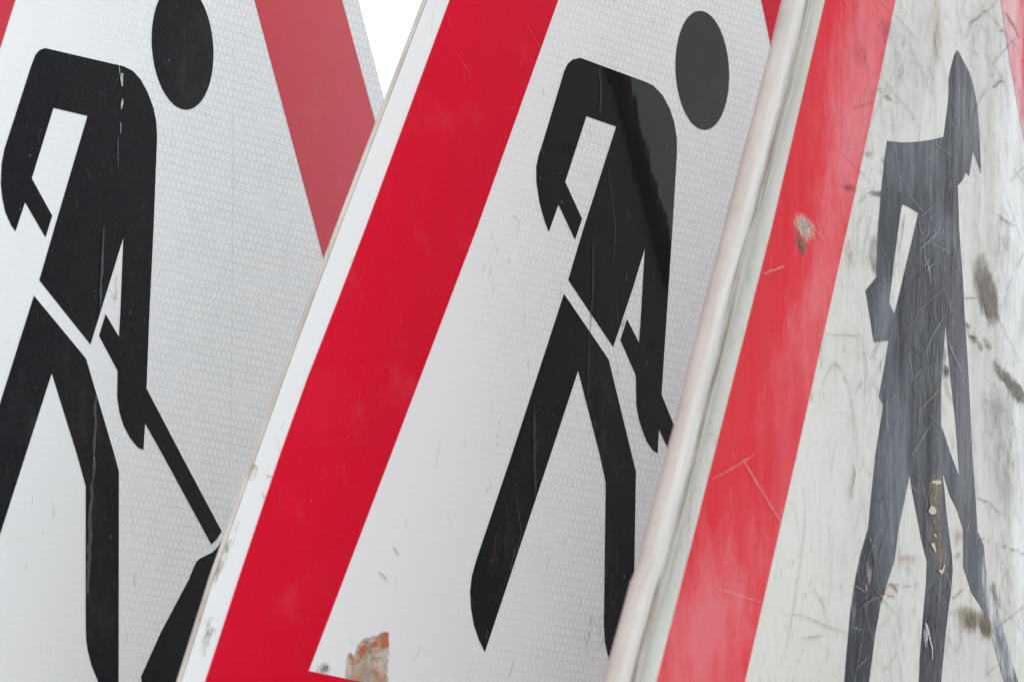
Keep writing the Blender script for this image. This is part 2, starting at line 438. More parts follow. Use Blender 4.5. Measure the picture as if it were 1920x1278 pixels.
def inset(poly, d):
    """Offset a convex-ish ring inwards by d millimetres."""
    n = len(poly); out = []
    area = sum(poly[i - 1][0] * poly[i][1] - poly[i][0] * poly[i - 1][1] for i in range(n))
    sg = 1 if area > 0 else -1
    for i in range(n):
        a, p, b = Vector(poly[i - 1]), Vector(poly[i]), Vector(poly[(i + 1) % n])
        e1, e2 = (p - a).normalized(), (b - p).normalized()
        n1, n2 = Vector((-e1.y, e1.x)) * sg, Vector((-e2.y, e2.x)) * sg
        m = (n1 + n2).normalized()
        q = p + m * (d / max(0.3, m.dot(n1)))
        out.append((q.x, q.y))
    return out

def strip(bm, pts, w, z, mi, rnd):
    """A tapering, slightly wavering scratch along a polyline."""
    P = [Vector(p) for p in pts]
    fine = []
    for a, b in zip(P, P[1:]):
        k = max(1, int((b - a).length / 3.0))
        for j in range(k): fine.append(a.lerp(b, j / k))
    fine.append(P[-1])
    n = len(fine); L = []; Rr = []
    for i, p in enumerate(fine):
        t = (fine[min(i + 1, n - 1)] - fine[max(i - 1, 0)])
        if t.length < 1e-9: t = Vector((0, 1))
        t.normalize(); s = Vector((-t.y, t.x))
        f = i / max(1, n - 1)
        h = 0.5 * w * (0.35 + 0.65 * min(1.0, 4 * min(f, 1 - f) + 0.1)) * rnd.uniform(0.65, 1.25)
        o = s * rnd.uniform(-0.25, 0.25) * w
        L.append(bm.verts.new(((p + o + s * h).x * MM, (p + o + s * h).y * MM, z * MM)))
        Rr.append(bm.verts.new(((p + o - s * h).x * MM, (p + o - s * h).y * MM, z * MM)))
    for i in range(n - 1):
        f = bm.faces.new((L[i], Rr[i], Rr[i + 1], L[i + 1])); f.material_index = mi
        f.normal_update()
        if f.normal.z < 0: f.normal_flip()

def wear(bm, data, first, keys, seed):
    """Scratches, scuffs and dirt that lie on this sign's face."""
    rnd = random.Random(seed)
    idx = {k: first + i for i, k in enumerate(keys)}
    for c, w, pts in data['marks']:
        strip(bm, pts, w, rnd.uniform(0.75, 0.85), idx[c], rnd)
    for c, c0, ex, ey, n, ln, w in data['scuffs']:
        c0, ex, ey = Vector(c0), Vector(ex), Vector(ey)
        d = ey.normalized()
        for _ in range(n):
            while True:
                a, b = rnd.gauss(0, 0.5), rnd.gauss(0, 0.5)
                if a * a + b * b < 1.3: break
            p = c0 + ex * a + ey * b
            q = d * ln * rnd.uniform(0.25, 1.0)
            s = Vector((-d.y, d.x)) * rnd.gauss(0, 0.10) * q.length
            strip(bm, [p - (q + s) / 2, p + (q + s) / 2 + Vector((rnd.gauss(0, .12), 0)) * ln * .3], w * rnd.uniform(0.5, 1.2), rnd.uniform(0.55, 0.74), idx[c], rnd)

def used_keys(data):
    return sorted({m[0] for m in data['marks']} | {s[0] for s in data['scuffs']})

def sign_root(data, label, group):
    e = bpy.data.objects.new("warning_sign", None)
    e.empty_display_size = 0.1
    COL.objects.link(e)
    e.matrix_world = Matrix(data['matrix'])
    e['label'] = label
    e['category'] = "road sign"
    e['group'] = group
    return e

# ------------------------------------------------------------------ outlines of the three signs, in each sign's own plane (millimetres)
SIGN_BACK = {
    'matrix': [[0.482022, 0.014544, 0.876038, -0.15679], [0.875869, 0.017698, -0.482223, 2.859885], [-0.022517, 0.999738, -0.004208, 0.051501], [0.0, 0.0, 0.0, 1.0]],
    'inner': [[-7.52, 555.01], [-99.59, 374.59], [-109.82, 354.54], [-247.43, 84.9], [263.6, 84.9], [147.4, 290.49], [139.93, 303.7], [85.84, 395.89]],
    'outer': [[-14.9, 689.71], [-158.39, 408.54], [-168.62, 388.49], [-358.21, 17.0], [396.14, 17.0], [190.28, 353.91], [159.46, 404.35]],
    'panel': [[-13.67, 729.46], [-173.11, 417.04], [-183.34, 396.99], [-385.94, 0.0], [410.01, 0.0], [197.87, 365.24], [174.18, 406.04]],
    'body': [[-87.35, 349.0], [-84.24, 354.09], [-81.15, 356.37], [-77.1, 357.61], [-17.57, 356.58], [-10.08, 355.46], [-3.73, 352.36], [1.42, 348.02], [6.54, 341.67], [8.83, 336.13], [9.7, 330.22], [8.25, 292.38], [6.32, 259.03], [4.99, 225.44], [33.19, 199.66], [66.73, 169.45], [62.83, 165.97], [58.61, 163.61], [18.76, 198.83], [4.41, 211.08], [3.54, 200.01], [-1.06, 200.84], [-7.4, 204.58], [-12.39, 209.32], [-15.57, 214.23], [-17.61, 220.67], [-17.69, 231.27], [-32.37, 244.59], [-27.63, 253.77], [-17.07, 245.19], [-16.44, 254.23], [-15.09, 286.13], [-38.73, 240.51], [-78.08, 263.62], [-67.46, 285.87], [-44.31, 333.4], [-69.99, 334.09], [-85.09, 304.1], [-69.34, 290.4], [-74.07, 281.2], [-89.7, 294.06], [-96.33, 281.82], [-99.42, 283.76], [-104.19, 288.98], [-106.57, 294.48], [-107.83, 300.14], [-107.45, 307.94], [-105.72, 313.82]],
    'legs': [[-81.81, 257.14], [-41.89, 234.55], [-18.82, 196.68], [-15.13, 189.96], [-12.39, 103.95], [-13.39, 89.95], [-27.78, 103.51], [-33.43, 110.5], [-36.34, 116.1], [-37.71, 120.54], [-38.33, 126.58], [-40.33, 182.86], [-47.23, 195.06], [-67.45, 226.82], [-85.64, 192.86], [-133.43, 103.81], [-138.54, 108.29], [-143.36, 114.38], [-146.05, 120.66], [-147.34, 127.06], [-146.51, 133.65], [-143.51, 140.47], [-118.86, 186.07]],
    'head': [[53.04, 372.5], [53.32, 369.54], [53.29, 366.58], [52.95, 363.66], [52.29, 360.82], [51.33, 358.09], [50.09, 355.52], [48.57, 353.13], [46.8, 350.95], [44.8, 349.02], [42.6, 347.35], [40.22, 345.96], [37.7, 344.88], [35.06, 344.12], [32.35, 343.67], [29.59, 343.56], [26.83, 343.78], [24.09, 344.33], [21.41, 345.19], [18.82, 346.36], [16.35, 347.83], [14.04, 349.56], [11.92, 351.55], [10.0, 353.77], [8.32, 356.18], [6.89, 358.76], [5.73, 361.48], [4.85, 364.3], [4.27, 367.19], [3.99, 370.11], [4.02, 373.03], [4.35, 375.91], [4.99, 378.71], [5.91, 381.41], [7.12, 383.96], [8.6, 386.34], [10.33, 388.51], [12.29, 390.45], [14.45, 392.14], [16.8, 393.55], [19.29, 394.66], [21.9, 395.47], [24.6, 395.95], [27.35, 396.11], [30.13, 395.93], [32.88, 395.42], [35.58, 394.6], [38.2, 393.45], [40.7, 392.01], [43.05, 390.29], [45.22, 388.3], [47.17, 386.08], [48.9, 383.65], [50.36, 381.04], [51.55, 378.29], [52.45, 375.43]],
    'heap': [[4.97, 106.86], [19.63, 125.35], [41.2, 148.3], [44.03, 152.42], [46.89, 155.88], [49.54, 157.27], [54.91, 158.91], [59.46, 160.29], [62.96, 162.18], [67.87, 166.21], [76.87, 169.21], [93.87, 157.21], [107.87, 136.21], [139.87, 78.21], [141.87, 72.21], [5.97, 101.86]],
    'marks': [
        ["white", 0.6, [[-21.7, 356.4], [-20.9, 353.5], [-19.9, 352.5]]],
        ["white", 3.0, [[-19.4, 353.5], [-19.2, 351.5], [-19.2, 348.0]]],
        ["white", 1.5, [[-18.7, 343.1], [-18.8, 341.2], [-19.0, 338.6]]],
        ["white", 1.1, [[-19.2, 333.1], [-19.1, 328.7]]],
        ["dim", 0.9, [[-21.4, 327.8], [-20.7, 313.9]]],
        ["dim", 1.6, [[-30.9, 289.0], [-31.0, 280.2], [-32.2, 267.0], [-32.4, 254.6]]],
        ["dim", 2.4, [[-34.6, 220.3], [-34.5, 208.7], [-34.8, 195.8]]],
        ["dim", 2.2, [[-34.8, 195.8], [-35.8, 184.8]]],
        ["dim", 3.0, [[-35.8, 184.8], [-37.0, 171.7], [-37.6, 150.7], [-38.2, 139.1]]],
        ["white", 0.9, [[-35.1, 195.0], [-34.7, 192.9]]],
        ["seam", 0.7, [[68.5, 393.9], [69.9, 326.1], [71.4, 258.6], [71.6, 201.9], [70.9, 168.6]]],
        ["tan", 1.2, [[-22.5, 262.1], [-22.0, 260.0]]],
        ["tan", 1.2, [[-22.5, 262.1], [-22.0, 260.0]]],
        ["lite2", 0.3, [[-64.5, 338.8], [-64.7, 338.2], [-64.9, 337.6], [-65.2, 337.0]]],
        ["lite2", 0.3, [[-97.2, 346.7], [-97.4, 346.0], [-97.4, 345.3], [-97.4, 344.5]]],
        ["lite2", 0.3, [[-41.7, 120.4], [-41.7, 119.8], [-41.7, 119.2], [-41.7, 118.6]]],
        ["lite2", 0.3, [[-84.3, 149.6], [-84.6, 148.5], [-84.7, 147.3], [-84.4, 146.2]]],
        ["lite2", 0.3, [[-46.1, 312.5], [-44.3, 310.5], [-42.2, 308.6], [-40.1, 306.7]]],
        ["lite2", 0.3, [[-79.5, 250.5], [-79.4, 247.8], [-79.2, 245.1], [-78.7, 242.5]]],
        ["lite2", 0.3, [[-99.9, 187.2], [-99.5, 186.3], [-99.3, 185.4], [-99.4, 184.4]]],
        ["lite2", 0.3, [[-6.4, 174.8], [-5.6, 172.5], [-4.7, 170.2], [-3.7, 168.0]]],
        ["lite2", 0.3, [[-73.5, 237.5], [-73.4, 236.8], [-73.3, 236.1], [-73.1, 235.4]]],
        ["lite2", 0.3, [[-51.9, 300.9], [-52.3, 298.6], [-52.0, 296.4], [-50.9, 294.2]]],
        ["lite2", 0.3, [[6.4, 275.4], [6.6, 274.7], [6.7, 274.0], [6.8, 273.3]]],
        ["lite2", 0.3, [[-7.0, 124.9], [-7.2, 123.3], [-7.4, 121.7], [-7.4, 120.1]]],
        ["lite2", 0.3, [[-80.3, 176.3], [-80.4, 175.2], [-80.5, 174.1], [-80.7, 173.1]]],
        ["lite2", 0.3, [[-64.9, 175.3], [-64.8, 172.7], [-64.5, 170.1], [-64.1, 167.5]]],
        ["lite2", 0.3, [[5.3, 115.4], [5.0, 114.7], [4.8, 114.0], [4.6, 113.3]]],
        ["lite2", 0.3, [[-72.9, 117.0], [-72.7, 116.0], [-72.6, 115.0], [-72.7, 114.0]]],
        ["lite2", 0.3, [[-19.9, 355.5], [-21.8, 352.3], [-23.8, 349.0], [-26.0, 345.8]]],
        ["lite2", 0.3, [[15.3, 240.8], [15.6, 238.8], [15.5, 236.8], [14.9, 234.8]]],
        ["lite2", 0.3, [[-71.9, 163.7], [-71.9, 162.9], [-72.0, 162.1], [-72.2, 161.3]]],
        ["lite2", 0.3, [[-59.5, 358.5], [-59.4, 356.6], [-59.4, 354.7], [-59.3, 352.8]]],
        ["lite2", 0.3, [[-70.5, 254.2], [-71.2, 253.6], [-72.0, 253.0], [-72.9, 252.4]]],
        ["lite2", 0.3, [[1.4, 301.7], [-0.4, 300.5], [-2.3, 299.3], [-4.3, 298.2]]],
        ["lite2", 0.3, [[-36.6, 167.8], [-36.8, 166.0], [-36.7, 164.2], [-36.4, 162.4]]],
        ["lite2", 0.3, [[-32.7, 314.7], [-32.6, 313.7], [-32.7, 312.7], [-33.0, 311.7]]],
        ["lite2", 0.3, [[-34.9, 344.8], [-35.0, 342.2], [-35.0, 339.5], [-34.9, 336.9]]],
        ["lite2", 0.3, [[-81.6, 324.4], [-81.2, 322.3], [-80.9, 320.2], [-80.7, 318.0]]],
        ["lite2", 0.3, [[-26.6, 264.5], [-25.4, 263.9], [-24.1, 263.3], [-22.7, 262.7]]],
        ["lite2", 0.3, [[-17.5, 146.5], [-17.6, 144.5], [-18.0, 142.5], [-18.5, 140.5]]],
        ["lite2", 0.3, [[-92.6, 240.4], [-92.5, 239.0], [-92.6, 237.6], [-92.7, 236.2]]],
        ["lite2", 0.3, [[-21.9, 319.0], [-22.0, 318.4], [-22.0, 317.8], [-21.8, 317.2]]],
        ["lite2", 0.3, [[-32.2, 347.6], [-32.8, 344.4], [-32.7, 341.2], [-32.2, 338.1]]],
        ["lite2", 0.3, [[-3.2, 148.3], [-2.6, 146.7], [-2.0, 145.1], [-1.6, 143.5]]],
        ["lite2", 0.3, [[-35.9, 311.0], [-35.2, 310.3], [-34.4, 309.6], [-33.5, 308.9]]],
        ["lite2", 0.3, [[-58.5, 258.3], [-57.0, 257.2], [-55.4, 256.0], [-53.7, 254.9]]],
        ["lite2", 0.3, [[12.8, 172.2], [13.1, 171.1], [13.3, 170.0], [13.5, 168.9]]],
        ["lite2", 0.3, [[-32.3, 228.2], [-33.0, 227.7], [-33.7, 227.3], [-34.2, 226.8]]],
        ["lite2", 0.3, [[-24.7, 175.3], [-25.4, 172.8], [-25.9, 170.3], [-26.2, 167.9]]],
        ["lite2", 0.3, [[-98.8, 237.7], [-100.1, 237.2], [-101.3, 236.6], [-102.5, 236.0]]],
        ["lite2", 0.3, [[-35.7, 261.3], [-36.3, 260.7], [-37.0, 260.1], [-37.9, 259.5]]],
        ["lite2", 0.3, [[-0.4, 150.9], [-1.7, 148.3], [-2.5, 145.8], [-2.8, 143.2]]],
        ["grey", 0.3, [[84.8, 349.9], [84.7, 349.5], [84.6, 349.1], [84.6, 348.6]]],
        ["grey", 0.3, [[117.8, 230.2], [117.6, 229.4], [117.4, 228.5], [117.3, 227.7]]],
        ["grey", 0.3, [[5.5, 269.6], [6.2, 268.5], [6.8, 267.3], [7.3, 266.2]]],
        ["grey", 0.3, [[68.2, 150.9], [68.2, 150.5], [68.1, 150.1], [68.1, 149.7]]],
        ["grey", 0.3, [[110.0, 386.6], [109.7, 386.3], [109.5, 386.1], [109.2, 385.8]]],
        ["grey", 0.3, [[84.9, 363.4], [84.9, 363.0], [84.8, 362.7], [84.7, 362.3]]],
        ["grey", 0.3, [[76.0, 153.2], [75.4, 151.9], [74.8, 150.7], [74.3, 149.5]]],
        ["grey", 0.3, [[18.7, 239.6], [18.6, 239.2], [18.6, 238.8], [18.7, 238.5]]],
        ["grey", 0.3, [[-0.2, 379.2], [-0.2, 378.7], [-0.3, 378.3], [-0.3, 377.9]]],
        ["grey", 0.3, [[14.0, 320.0], [14.1, 319.5], [14.0, 319.1], [13.9, 318.6]]],
        ["grey", 0.3, [[95.8, 191.7], [95.8, 191.2], [95.8, 190.7], [95.8, 190.2]]],
        ["grey", 0.3, [[57.5, 190.2], [57.4, 189.7], [57.3, 189.2], [57.2, 188.8]]],
        ["grey", 0.3, [[63.1, 180.9], [63.2, 180.6], [63.3, 180.2], [63.4, 179.9]]],
        ["grey", 0.3, [[34.3, 152.2], [34.7, 151.7], [35.1, 151.2], [35.4, 150.7]]],
        ["grey", 0.3, [[20.7, 334.8], [20.7, 333.6], [20.7, 332.5], [20.7, 331.3]]],
        ["grey", 0.3, [[75.7, 166.7], [75.6, 165.7], [75.5, 164.7], [75.3, 163.7]]],
        ["grey", 0.3, [[12.2, 377.9], [12.3, 377.5], [12.3, 377.2], [12.2, 376.8]]],
        ["grey", 0.3, [[119.8, 331.6], [118.8, 331.1], [117.8, 330.6], [116.8, 330.2]]],
        ["grey", 0.3, [[1.6, 254.4], [1.7, 253.9], [1.7, 253.5], [1.7, 253.0]]],
        ["grey", 0.3, [[118.6, 275.7], [118.6, 275.4], [118.6, 275.0], [118.6, 274.7]]],
    ],
    'scuffs': [
        ["lite2", [-27.0, 273.1], [41.3, 3.3], [-4.9, -92.0], 130, 1.6, 0.5],
        ["lite2", [28.1, 369.1], [21.3, 2.3], [0.7, -20.1], 30, 2, 0.5],
        ["tan", [-20.5, 264.9], [1.6, 0.1], [0.2, -5.7], 20, 3, 0.7],
        ["grey", [69.7, 281.0], [52.8, 4.3], [3.0, -89.8], 30, 1.6, 0.6],
        ["dred", [124.7, 354.3], [11.2, 1.1], [7.7, -15.3], 50, 1.6, 0.5],
    ],
}
SIGN_MIDDLE = {
    'matrix': [[0.501786, 0.043858, 0.863879, 0.050258], [0.861713, 0.06153, -0.503652, 2.943588], [-0.075244, 0.997141, -0.006918, 0.036458], [0.0, 0.0, 0.0, 1.0]],
    'inner': [[-0.74, 569.3], [-96.92, 396.68], [-154.58, 293.2], [-213.76, 193.58], [-267.82, 102.94], [269.64, 88.78], [90.75, 406.72], [79.75, 426.26]],
    'outer': [[-1.4, 708.94], [-184.5, 382.02], [-240.95, 281.23], [-258.92, 250.32], [-278.77, 217.05], [-296.43, 184.49], [-321.42, 134.75], [-342.06, 92.41], [-368.74, 37.7], [387.5, 17.78], [149.55, 440.67], [138.55, 460.21]],
    'panel': [[3.37, 735.12], [-202.25, 379.05], [-256.41, 285.25], [-277.65, 247.89], [-295.89, 215.0], [-313.07, 182.66], [-339.15, 133.07], [-358.6, 91.06], [-390.91, 21.29], [417.01, 0.0], [164.27, 449.17], [153.27, 468.71]],
    'body': [[-89.5, 367.96], [-86.96, 371.29], [-83.12, 373.71], [-76.64, 375.53], [-21.39, 374.23], [-13.72, 373.75], [-5.16, 370.94], [2.03, 365.82], [6.25, 360.69], [9.04, 354.18], [9.66, 348.49], [8.52, 315.79], [7.33, 292.62], [4.94, 243.45], [17.15, 231.41], [66.73, 187.38], [62.83, 183.91], [58.61, 181.55], [4.02, 228.41], [3.68, 218.09], [-0.46, 218.85], [-6.0, 221.95], [-10.44, 226.39], [-13.73, 230.57], [-16.55, 236.38], [-18.09, 249.0], [-32.64, 262.22], [-27.64, 271.7], [-16.51, 263.01], [-16.02, 269.75], [-14.87, 303.56], [-23.17, 286.54], [-38.47, 258.48], [-78.73, 281.65], [-67.57, 305.25], [-43.86, 351.42], [-69.35, 351.99], [-84.79, 322.0], [-69.36, 308.61], [-74.53, 299.05], [-89.54, 311.77], [-96.49, 299.39], [-100.24, 303.18], [-105.31, 310.49], [-108.55, 318.72], [-109.22, 324.87], [-107.83, 329.31], [-104.55, 335.83]],
    'legs': [[-81.78, 275.43], [-41.78, 252.71], [-18.61, 215.03], [-14.46, 208.29], [-12.15, 163.57], [-13.55, 160.69], [-12.39, 121.88], [-13.39, 107.88], [-19.69, 118.68], [-27.99, 124.58], [-32.08, 129.55], [-34.78, 134.48], [-36.27, 141.08], [-39.93, 201.04], [-45.9, 212.03], [-67.15, 245.0], [-87.17, 207.49], [-133.43, 121.75], [-138.54, 126.22], [-143.36, 132.32], [-146.05, 138.6], [-147.34, 144.99], [-146.51, 151.59], [-143.51, 158.4], [-118.86, 204.01]],
    'head': [[53.08, 390.78], [53.41, 387.9], [53.44, 385.02], [53.16, 382.15], [52.57, 379.35], [51.69, 376.65], [50.52, 374.08], [49.08, 371.68], [47.4, 369.47], [45.48, 367.49], [43.36, 365.75], [41.06, 364.29], [38.61, 363.11], [36.05, 362.23], [33.4, 361.67], [30.7, 361.43], [27.99, 361.5], [25.29, 361.9], [22.65, 362.61], [20.09, 363.63], [17.65, 364.93], [15.35, 366.51], [13.23, 368.35], [11.31, 370.41], [9.61, 372.69], [8.15, 375.13], [6.96, 377.73], [6.05, 380.44], [5.42, 383.23], [5.09, 386.07], [5.06, 388.91], [5.32, 391.74], [5.89, 394.51], [6.75, 397.18], [7.88, 399.73], [9.28, 402.12], [10.93, 404.33], [12.82, 406.32], [14.9, 408.07], [17.17, 409.56], [19.59, 410.76], [22.13, 411.67], [24.77, 412.27], [27.46, 412.56], [30.18, 412.52], [32.89, 412.16], [35.55, 411.48], [38.14, 410.49], [40.61, 409.21], [42.95, 407.64], [45.11, 405.8], [47.07, 403.73], [48.8, 401.45], [50.29, 398.98], [51.5, 396.35], [52.44, 393.61]],
    'heap': [[4.97, 124.79], [19.63, 143.29], [41.2, 166.24], [44.03, 170.36], [46.89, 173.82], [49.54, 175.2], [54.91, 176.84], [59.46, 178.23], [62.96, 180.11], [67.87, 184.14], [76.87, 187.14], [93.87, 175.14], [107.87, 154.14], [139.87, 96.14], [141.87, 90.14], [5.97, 119.79]],
    'marks': [
        ["dim2", 1.6, [[-61.0, 374.9], [-58.9, 366.6], [-58.3, 354.3]]],
        ["dim2", 1.3, [[-59.8, 303.1], [-58.4, 276.2], [-60.0, 258.0]]],
        ["dim2", 1.2, [[-59.6, 258.1], [-58.9, 240.2], [-59.3, 234.5]]],
        ["dim2", 0.8, [[-51.3, 336.0], [-42.1, 310.1], [-41.5, 292.0]]],
        ["dim2", 0.7, [[-117.1, 193.6], [-108.7, 172.5], [-121.9, 149.2]]],
        ["dim2", 2.2, [[-103.3, 226.1], [-100.9, 204.2], [-99.1, 188.9]]],
        ["tan", 1.0, [[-134.2, 127.4], [-132.4, 130.8]]],
        ["tan", 0.8, [[-114.4, 112.7], [-110.3, 120.5]]],
        ["tan", 1.0, [[-220.1, 146.4], [-215.9, 145.5], [-211.6, 143.0]]],
        ["pale2", 0.6, [[-122.6, 382.3], [-110.9, 374.2]]],
        ["pale2", 0.6, [[-179.2, 362.0], [-165.7, 354.3]]],
        ["pale2", 1.6, [[-132.5, 345.1], [-128.3, 346.9]]],
        ["orange", 1.8, [[-273.2, 169.6], [-272.4, 168.9]]],
        ["pale2", 2.6, [[-212.7, 248.1], [-210.9, 246.6]]],
        ["pale2", 2.4, [[-221.7, 228.8], [-220.8, 227.4]]],
        ["pale2", 2.4, [[-239.0, 226.4], [-238.5, 224.8]]],
        ["rust", 1.5, [[-315.0, 178.3], [-312.9, 176.8]]],
        ["rust", 1.4, [[-308.3, 168.2], [-306.6, 166.7]]],
        ["rust", 1.0, [[-302.0, 175.3], [-305.9, 175.5]]],
        ["rust", 1.8, [[-348.9, 116.2], [-347.3, 115.3]]],
        ["tan", 1.4, [[-344.8, 116.2], [-343.6, 115.1]]],
        ["orange", 1.2, [[-209.2, 157.1], [-204.8, 154.3]]],
        ["lite2", 0.3, [[6.3, 161.7], [6.4, 160.8], [6.5, 160.0], [6.6, 159.1]]],
        ["lite2", 0.3, [[-103.4, 124.5], [-103.5, 123.9], [-103.5, 123.2], [-103.6, 122.6]]],
        ["lite2", 0.3, [[-114.6, 167.4], [-114.3, 165.7], [-114.2, 164.0], [-114.3, 162.3]]],
        ["lite2", 0.3, [[-38.3, 277.3], [-37.3, 274.0], [-36.4, 270.6], [-35.5, 267.3]]],
        ["lite2", 0.3, [[-32.5, 371.3], [-32.2, 369.8], [-31.9, 368.3], [-31.7, 366.8]]],
        ["lite2", 0.3, [[-62.1, 236.3], [-61.4, 234.2], [-60.5, 232.2], [-59.6, 230.1]]],
        ["lite2", 0.3, [[-99.1, 212.6], [-99.1, 210.7], [-98.6, 208.8], [-97.8, 206.9]]],
        ["lite2", 0.3, [[-140.6, 288.8], [-139.3, 287.2], [-138.2, 285.6], [-137.2, 284.0]]],
        ["lite2", 0.3, [[-28.5, 175.1], [-28.3, 172.0], [-28.3, 168.9], [-28.4, 165.8]]],
        ["lite2", 0.3, [[-66.9, 228.3], [-67.0, 227.0], [-67.2, 225.6], [-67.6, 224.2]]],
        ["lite2", 0.3, [[-68.2, 198.1], [-68.3, 197.5], [-68.4, 196.8], [-68.6, 196.1]]],
        ["lite2", 0.3, [[-131.5, 160.6], [-131.8, 159.8], [-132.0, 159.1], [-132.2, 158.3]]],
        ["lite2", 0.3, [[-80.4, 375.0], [-81.1, 373.8], [-81.5, 372.7], [-81.7, 371.6]]],
        ["lite2", 0.3, [[-136.5, 192.3], [-135.6, 190.6], [-134.9, 188.9], [-134.4, 187.2]]],
        ["lite2", 0.3, [[19.6, 157.9], [19.5, 157.0], [19.4, 156.0], [19.3, 155.0]]],
        ["lite2", 0.3, [[-53.7, 229.0], [-52.7, 227.0], [-51.7, 225.0], [-50.8, 222.9]]],
        ["lite2", 0.3, [[-41.7, 204.3], [-41.7, 201.9], [-41.5, 199.5], [-41.3, 197.1]]],
        ["lite2", 0.3, [[-85.4, 280.2], [-85.2, 277.6], [-85.6, 274.9], [-86.4, 272.1]]],
        ["lite2", 0.3, [[6.9, 316.9], [6.5, 316.1], [6.2, 315.3], [5.9, 314.5]]],
        ["lite2", 0.3, [[-20.8, 358.4], [-20.5, 357.6], [-20.2, 356.8], [-20.0, 355.9]]],
        ["lite2", 0.3, [[-75.3, 260.6], [-75.4, 259.5], [-75.6, 258.5], [-75.8, 257.4]]],
        ["lite2", 0.3, [[-147.8, 257.4], [-147.6, 256.5], [-147.6, 255.6], [-147.9, 254.7]]],
        ["lite2", 0.3, [[-17.4, 269.2], [-17.6, 268.2], [-17.7, 267.3], [-17.6, 266.4]]],
        ["lite2", 0.3, [[-142.9, 278.7], [-143.1, 277.3], [-143.1, 276.0], [-142.9, 274.6]]],
        ["lite2", 0.3, [[-131.8, 208.0], [-131.9, 207.2], [-132.0, 206.5], [-132.1, 205.8]]],
        ["lite2", 0.3, [[-68.3, 146.2], [-69.2, 145.4], [-70.1, 144.7], [-71.0, 143.9]]],
        ["lite2", 0.3, [[-121.0, 300.8], [-122.0, 298.2], [-122.6, 295.6], [-123.1, 293.1]]],
        ["lite2", 0.3, [[-36.1, 253.7], [-34.8, 251.1], [-34.3, 248.4], [-34.5, 245.7]]],
        ["lite2", 0.3, [[-33.5, 155.7], [-32.7, 153.4], [-31.7, 151.1], [-30.4, 148.8]]],
        ["lite2", 0.3, [[-130.6, 217.4], [-130.7, 216.4], [-130.7, 215.4], [-130.6, 214.5]]],
        ["lite2", 0.3, [[-140.6, 272.2], [-140.0, 270.6], [-140.0, 268.9], [-140.5, 267.2]]],
        ["lite2", 0.3, [[-106.7, 358.1], [-106.6, 356.9], [-106.5, 355.7], [-106.5, 354.5]]],
        ["lite2", 0.3, [[-11.8, 237.7], [-12.1, 236.6], [-12.2, 235.6], [-12.1, 234.5]]],
        ["lite2", 0.3, [[-128.1, 302.4], [-125.4, 301.6], [-123.0, 300.7], [-120.9, 299.7]]],
        ["lite2", 0.3, [[-107.6, 213.9], [-108.9, 213.3], [-110.2, 212.7], [-111.5, 212.1]]],
        ["lite2", 0.3, [[-48.8, 210.6], [-48.4, 210.2], [-47.9, 209.7], [-47.4, 209.3]]],
        ["lite2", 0.3, [[-84.5, 245.0], [-84.0, 242.8], [-84.0, 240.6], [-84.3, 238.4]]],
        ["lite2", 0.3, [[-98.5, 218.6], [-98.3, 215.9], [-98.3, 213.1], [-98.6, 210.3]]],
        ["lite2", 0.3, [[-122.3, 169.7], [-121.8, 167.2], [-121.1, 164.8], [-120.5, 162.4]]],
        ["lite2", 0.3, [[-17.6, 132.7], [-17.9, 131.7], [-18.1, 130.7], [-18.3, 129.7]]],
        ["lite2", 0.3, [[-7.8, 293.9], [-7.5, 292.8], [-7.3, 291.6], [-7.4, 290.4]]],
        ["lite2", 0.3, [[-143.2, 292.8], [-143.6, 291.5], [-143.8, 290.3], [-143.7, 289.1]]],
        ["lite2", 0.3, [[-71.1, 175.0], [-72.6, 173.7], [-73.7, 172.4], [-74.5, 171.2]]],
        ["lite2", 0.3, [[-119.8, 371.6], [-119.0, 370.2], [-118.0, 368.9], [-116.8, 367.6]]],
        ["lite2", 0.3, [[-68.0, 327.7], [-68.7, 326.9], [-69.4, 326.2], [-70.0, 325.5]]],
        ["lite2", 0.3, [[-90.4, 256.1], [-91.9, 254.2], [-93.4, 252.2], [-95.0, 250.3]]],
        ["lite2", 0.3, [[-117.0, 198.0], [-117.0, 197.4], [-117.0, 196.8], [-116.9, 196.3]]],
        ["lite2", 0.3, [[-7.9, 197.8], [-7.0, 195.9], [-6.3, 194.0], [-5.8, 192.1]]],
        ["lite2", 0.3, [[-96.1, 226.9], [-97.5, 226.0], [-98.9, 225.1], [-100.4, 224.2]]],
        ["lite2", 0.3, [[-83.9, 166.4], [-85.6, 164.2], [-86.7, 161.9], [-87.2, 159.8]]],
        ["pale2", 0.35, [[-310.7, 131.5], [-312.2, 128.3], [-313.2, 125.2], [-313.8, 122.2]]],
        ["pale2", 0.35, [[-201.0, 169.5], [-200.7, 167.9], [-200.2, 166.4], [-199.4, 164.9]]],
        ["pale2", 0.35, [[-296.1, 294.5], [-296.0, 293.7], [-295.8, 292.9], [-295.6, 292.1]]],
        ["pale2", 0.35, [[-316.6, 241.3], [-318.4, 240.0], [-320.1, 238.6], [-321.6, 237.3]]],
        ["pale2", 0.35, [[-205.6, 145.5], [-205.5, 143.7], [-205.5, 141.8], [-205.6, 139.9]]],
        ["pale2", 0.35, [[-196.1, 380.3], [-197.1, 375.3], [-197.9, 370.3], [-198.3, 365.3]]],
        ["pale2", 0.35, [[-172.0, 356.4], [-171.2, 354.3], [-170.7, 352.1], [-170.5, 349.9]]],
        ["pale2", 0.35, [[-187.0, 377.3], [-185.5, 374.6], [-183.5, 372.1], [-181.0, 369.6]]],
        ["pale2", 0.35, [[-147.4, 143.7], [-146.7, 142.4], [-146.2, 141.2], [-145.8, 139.9]]],
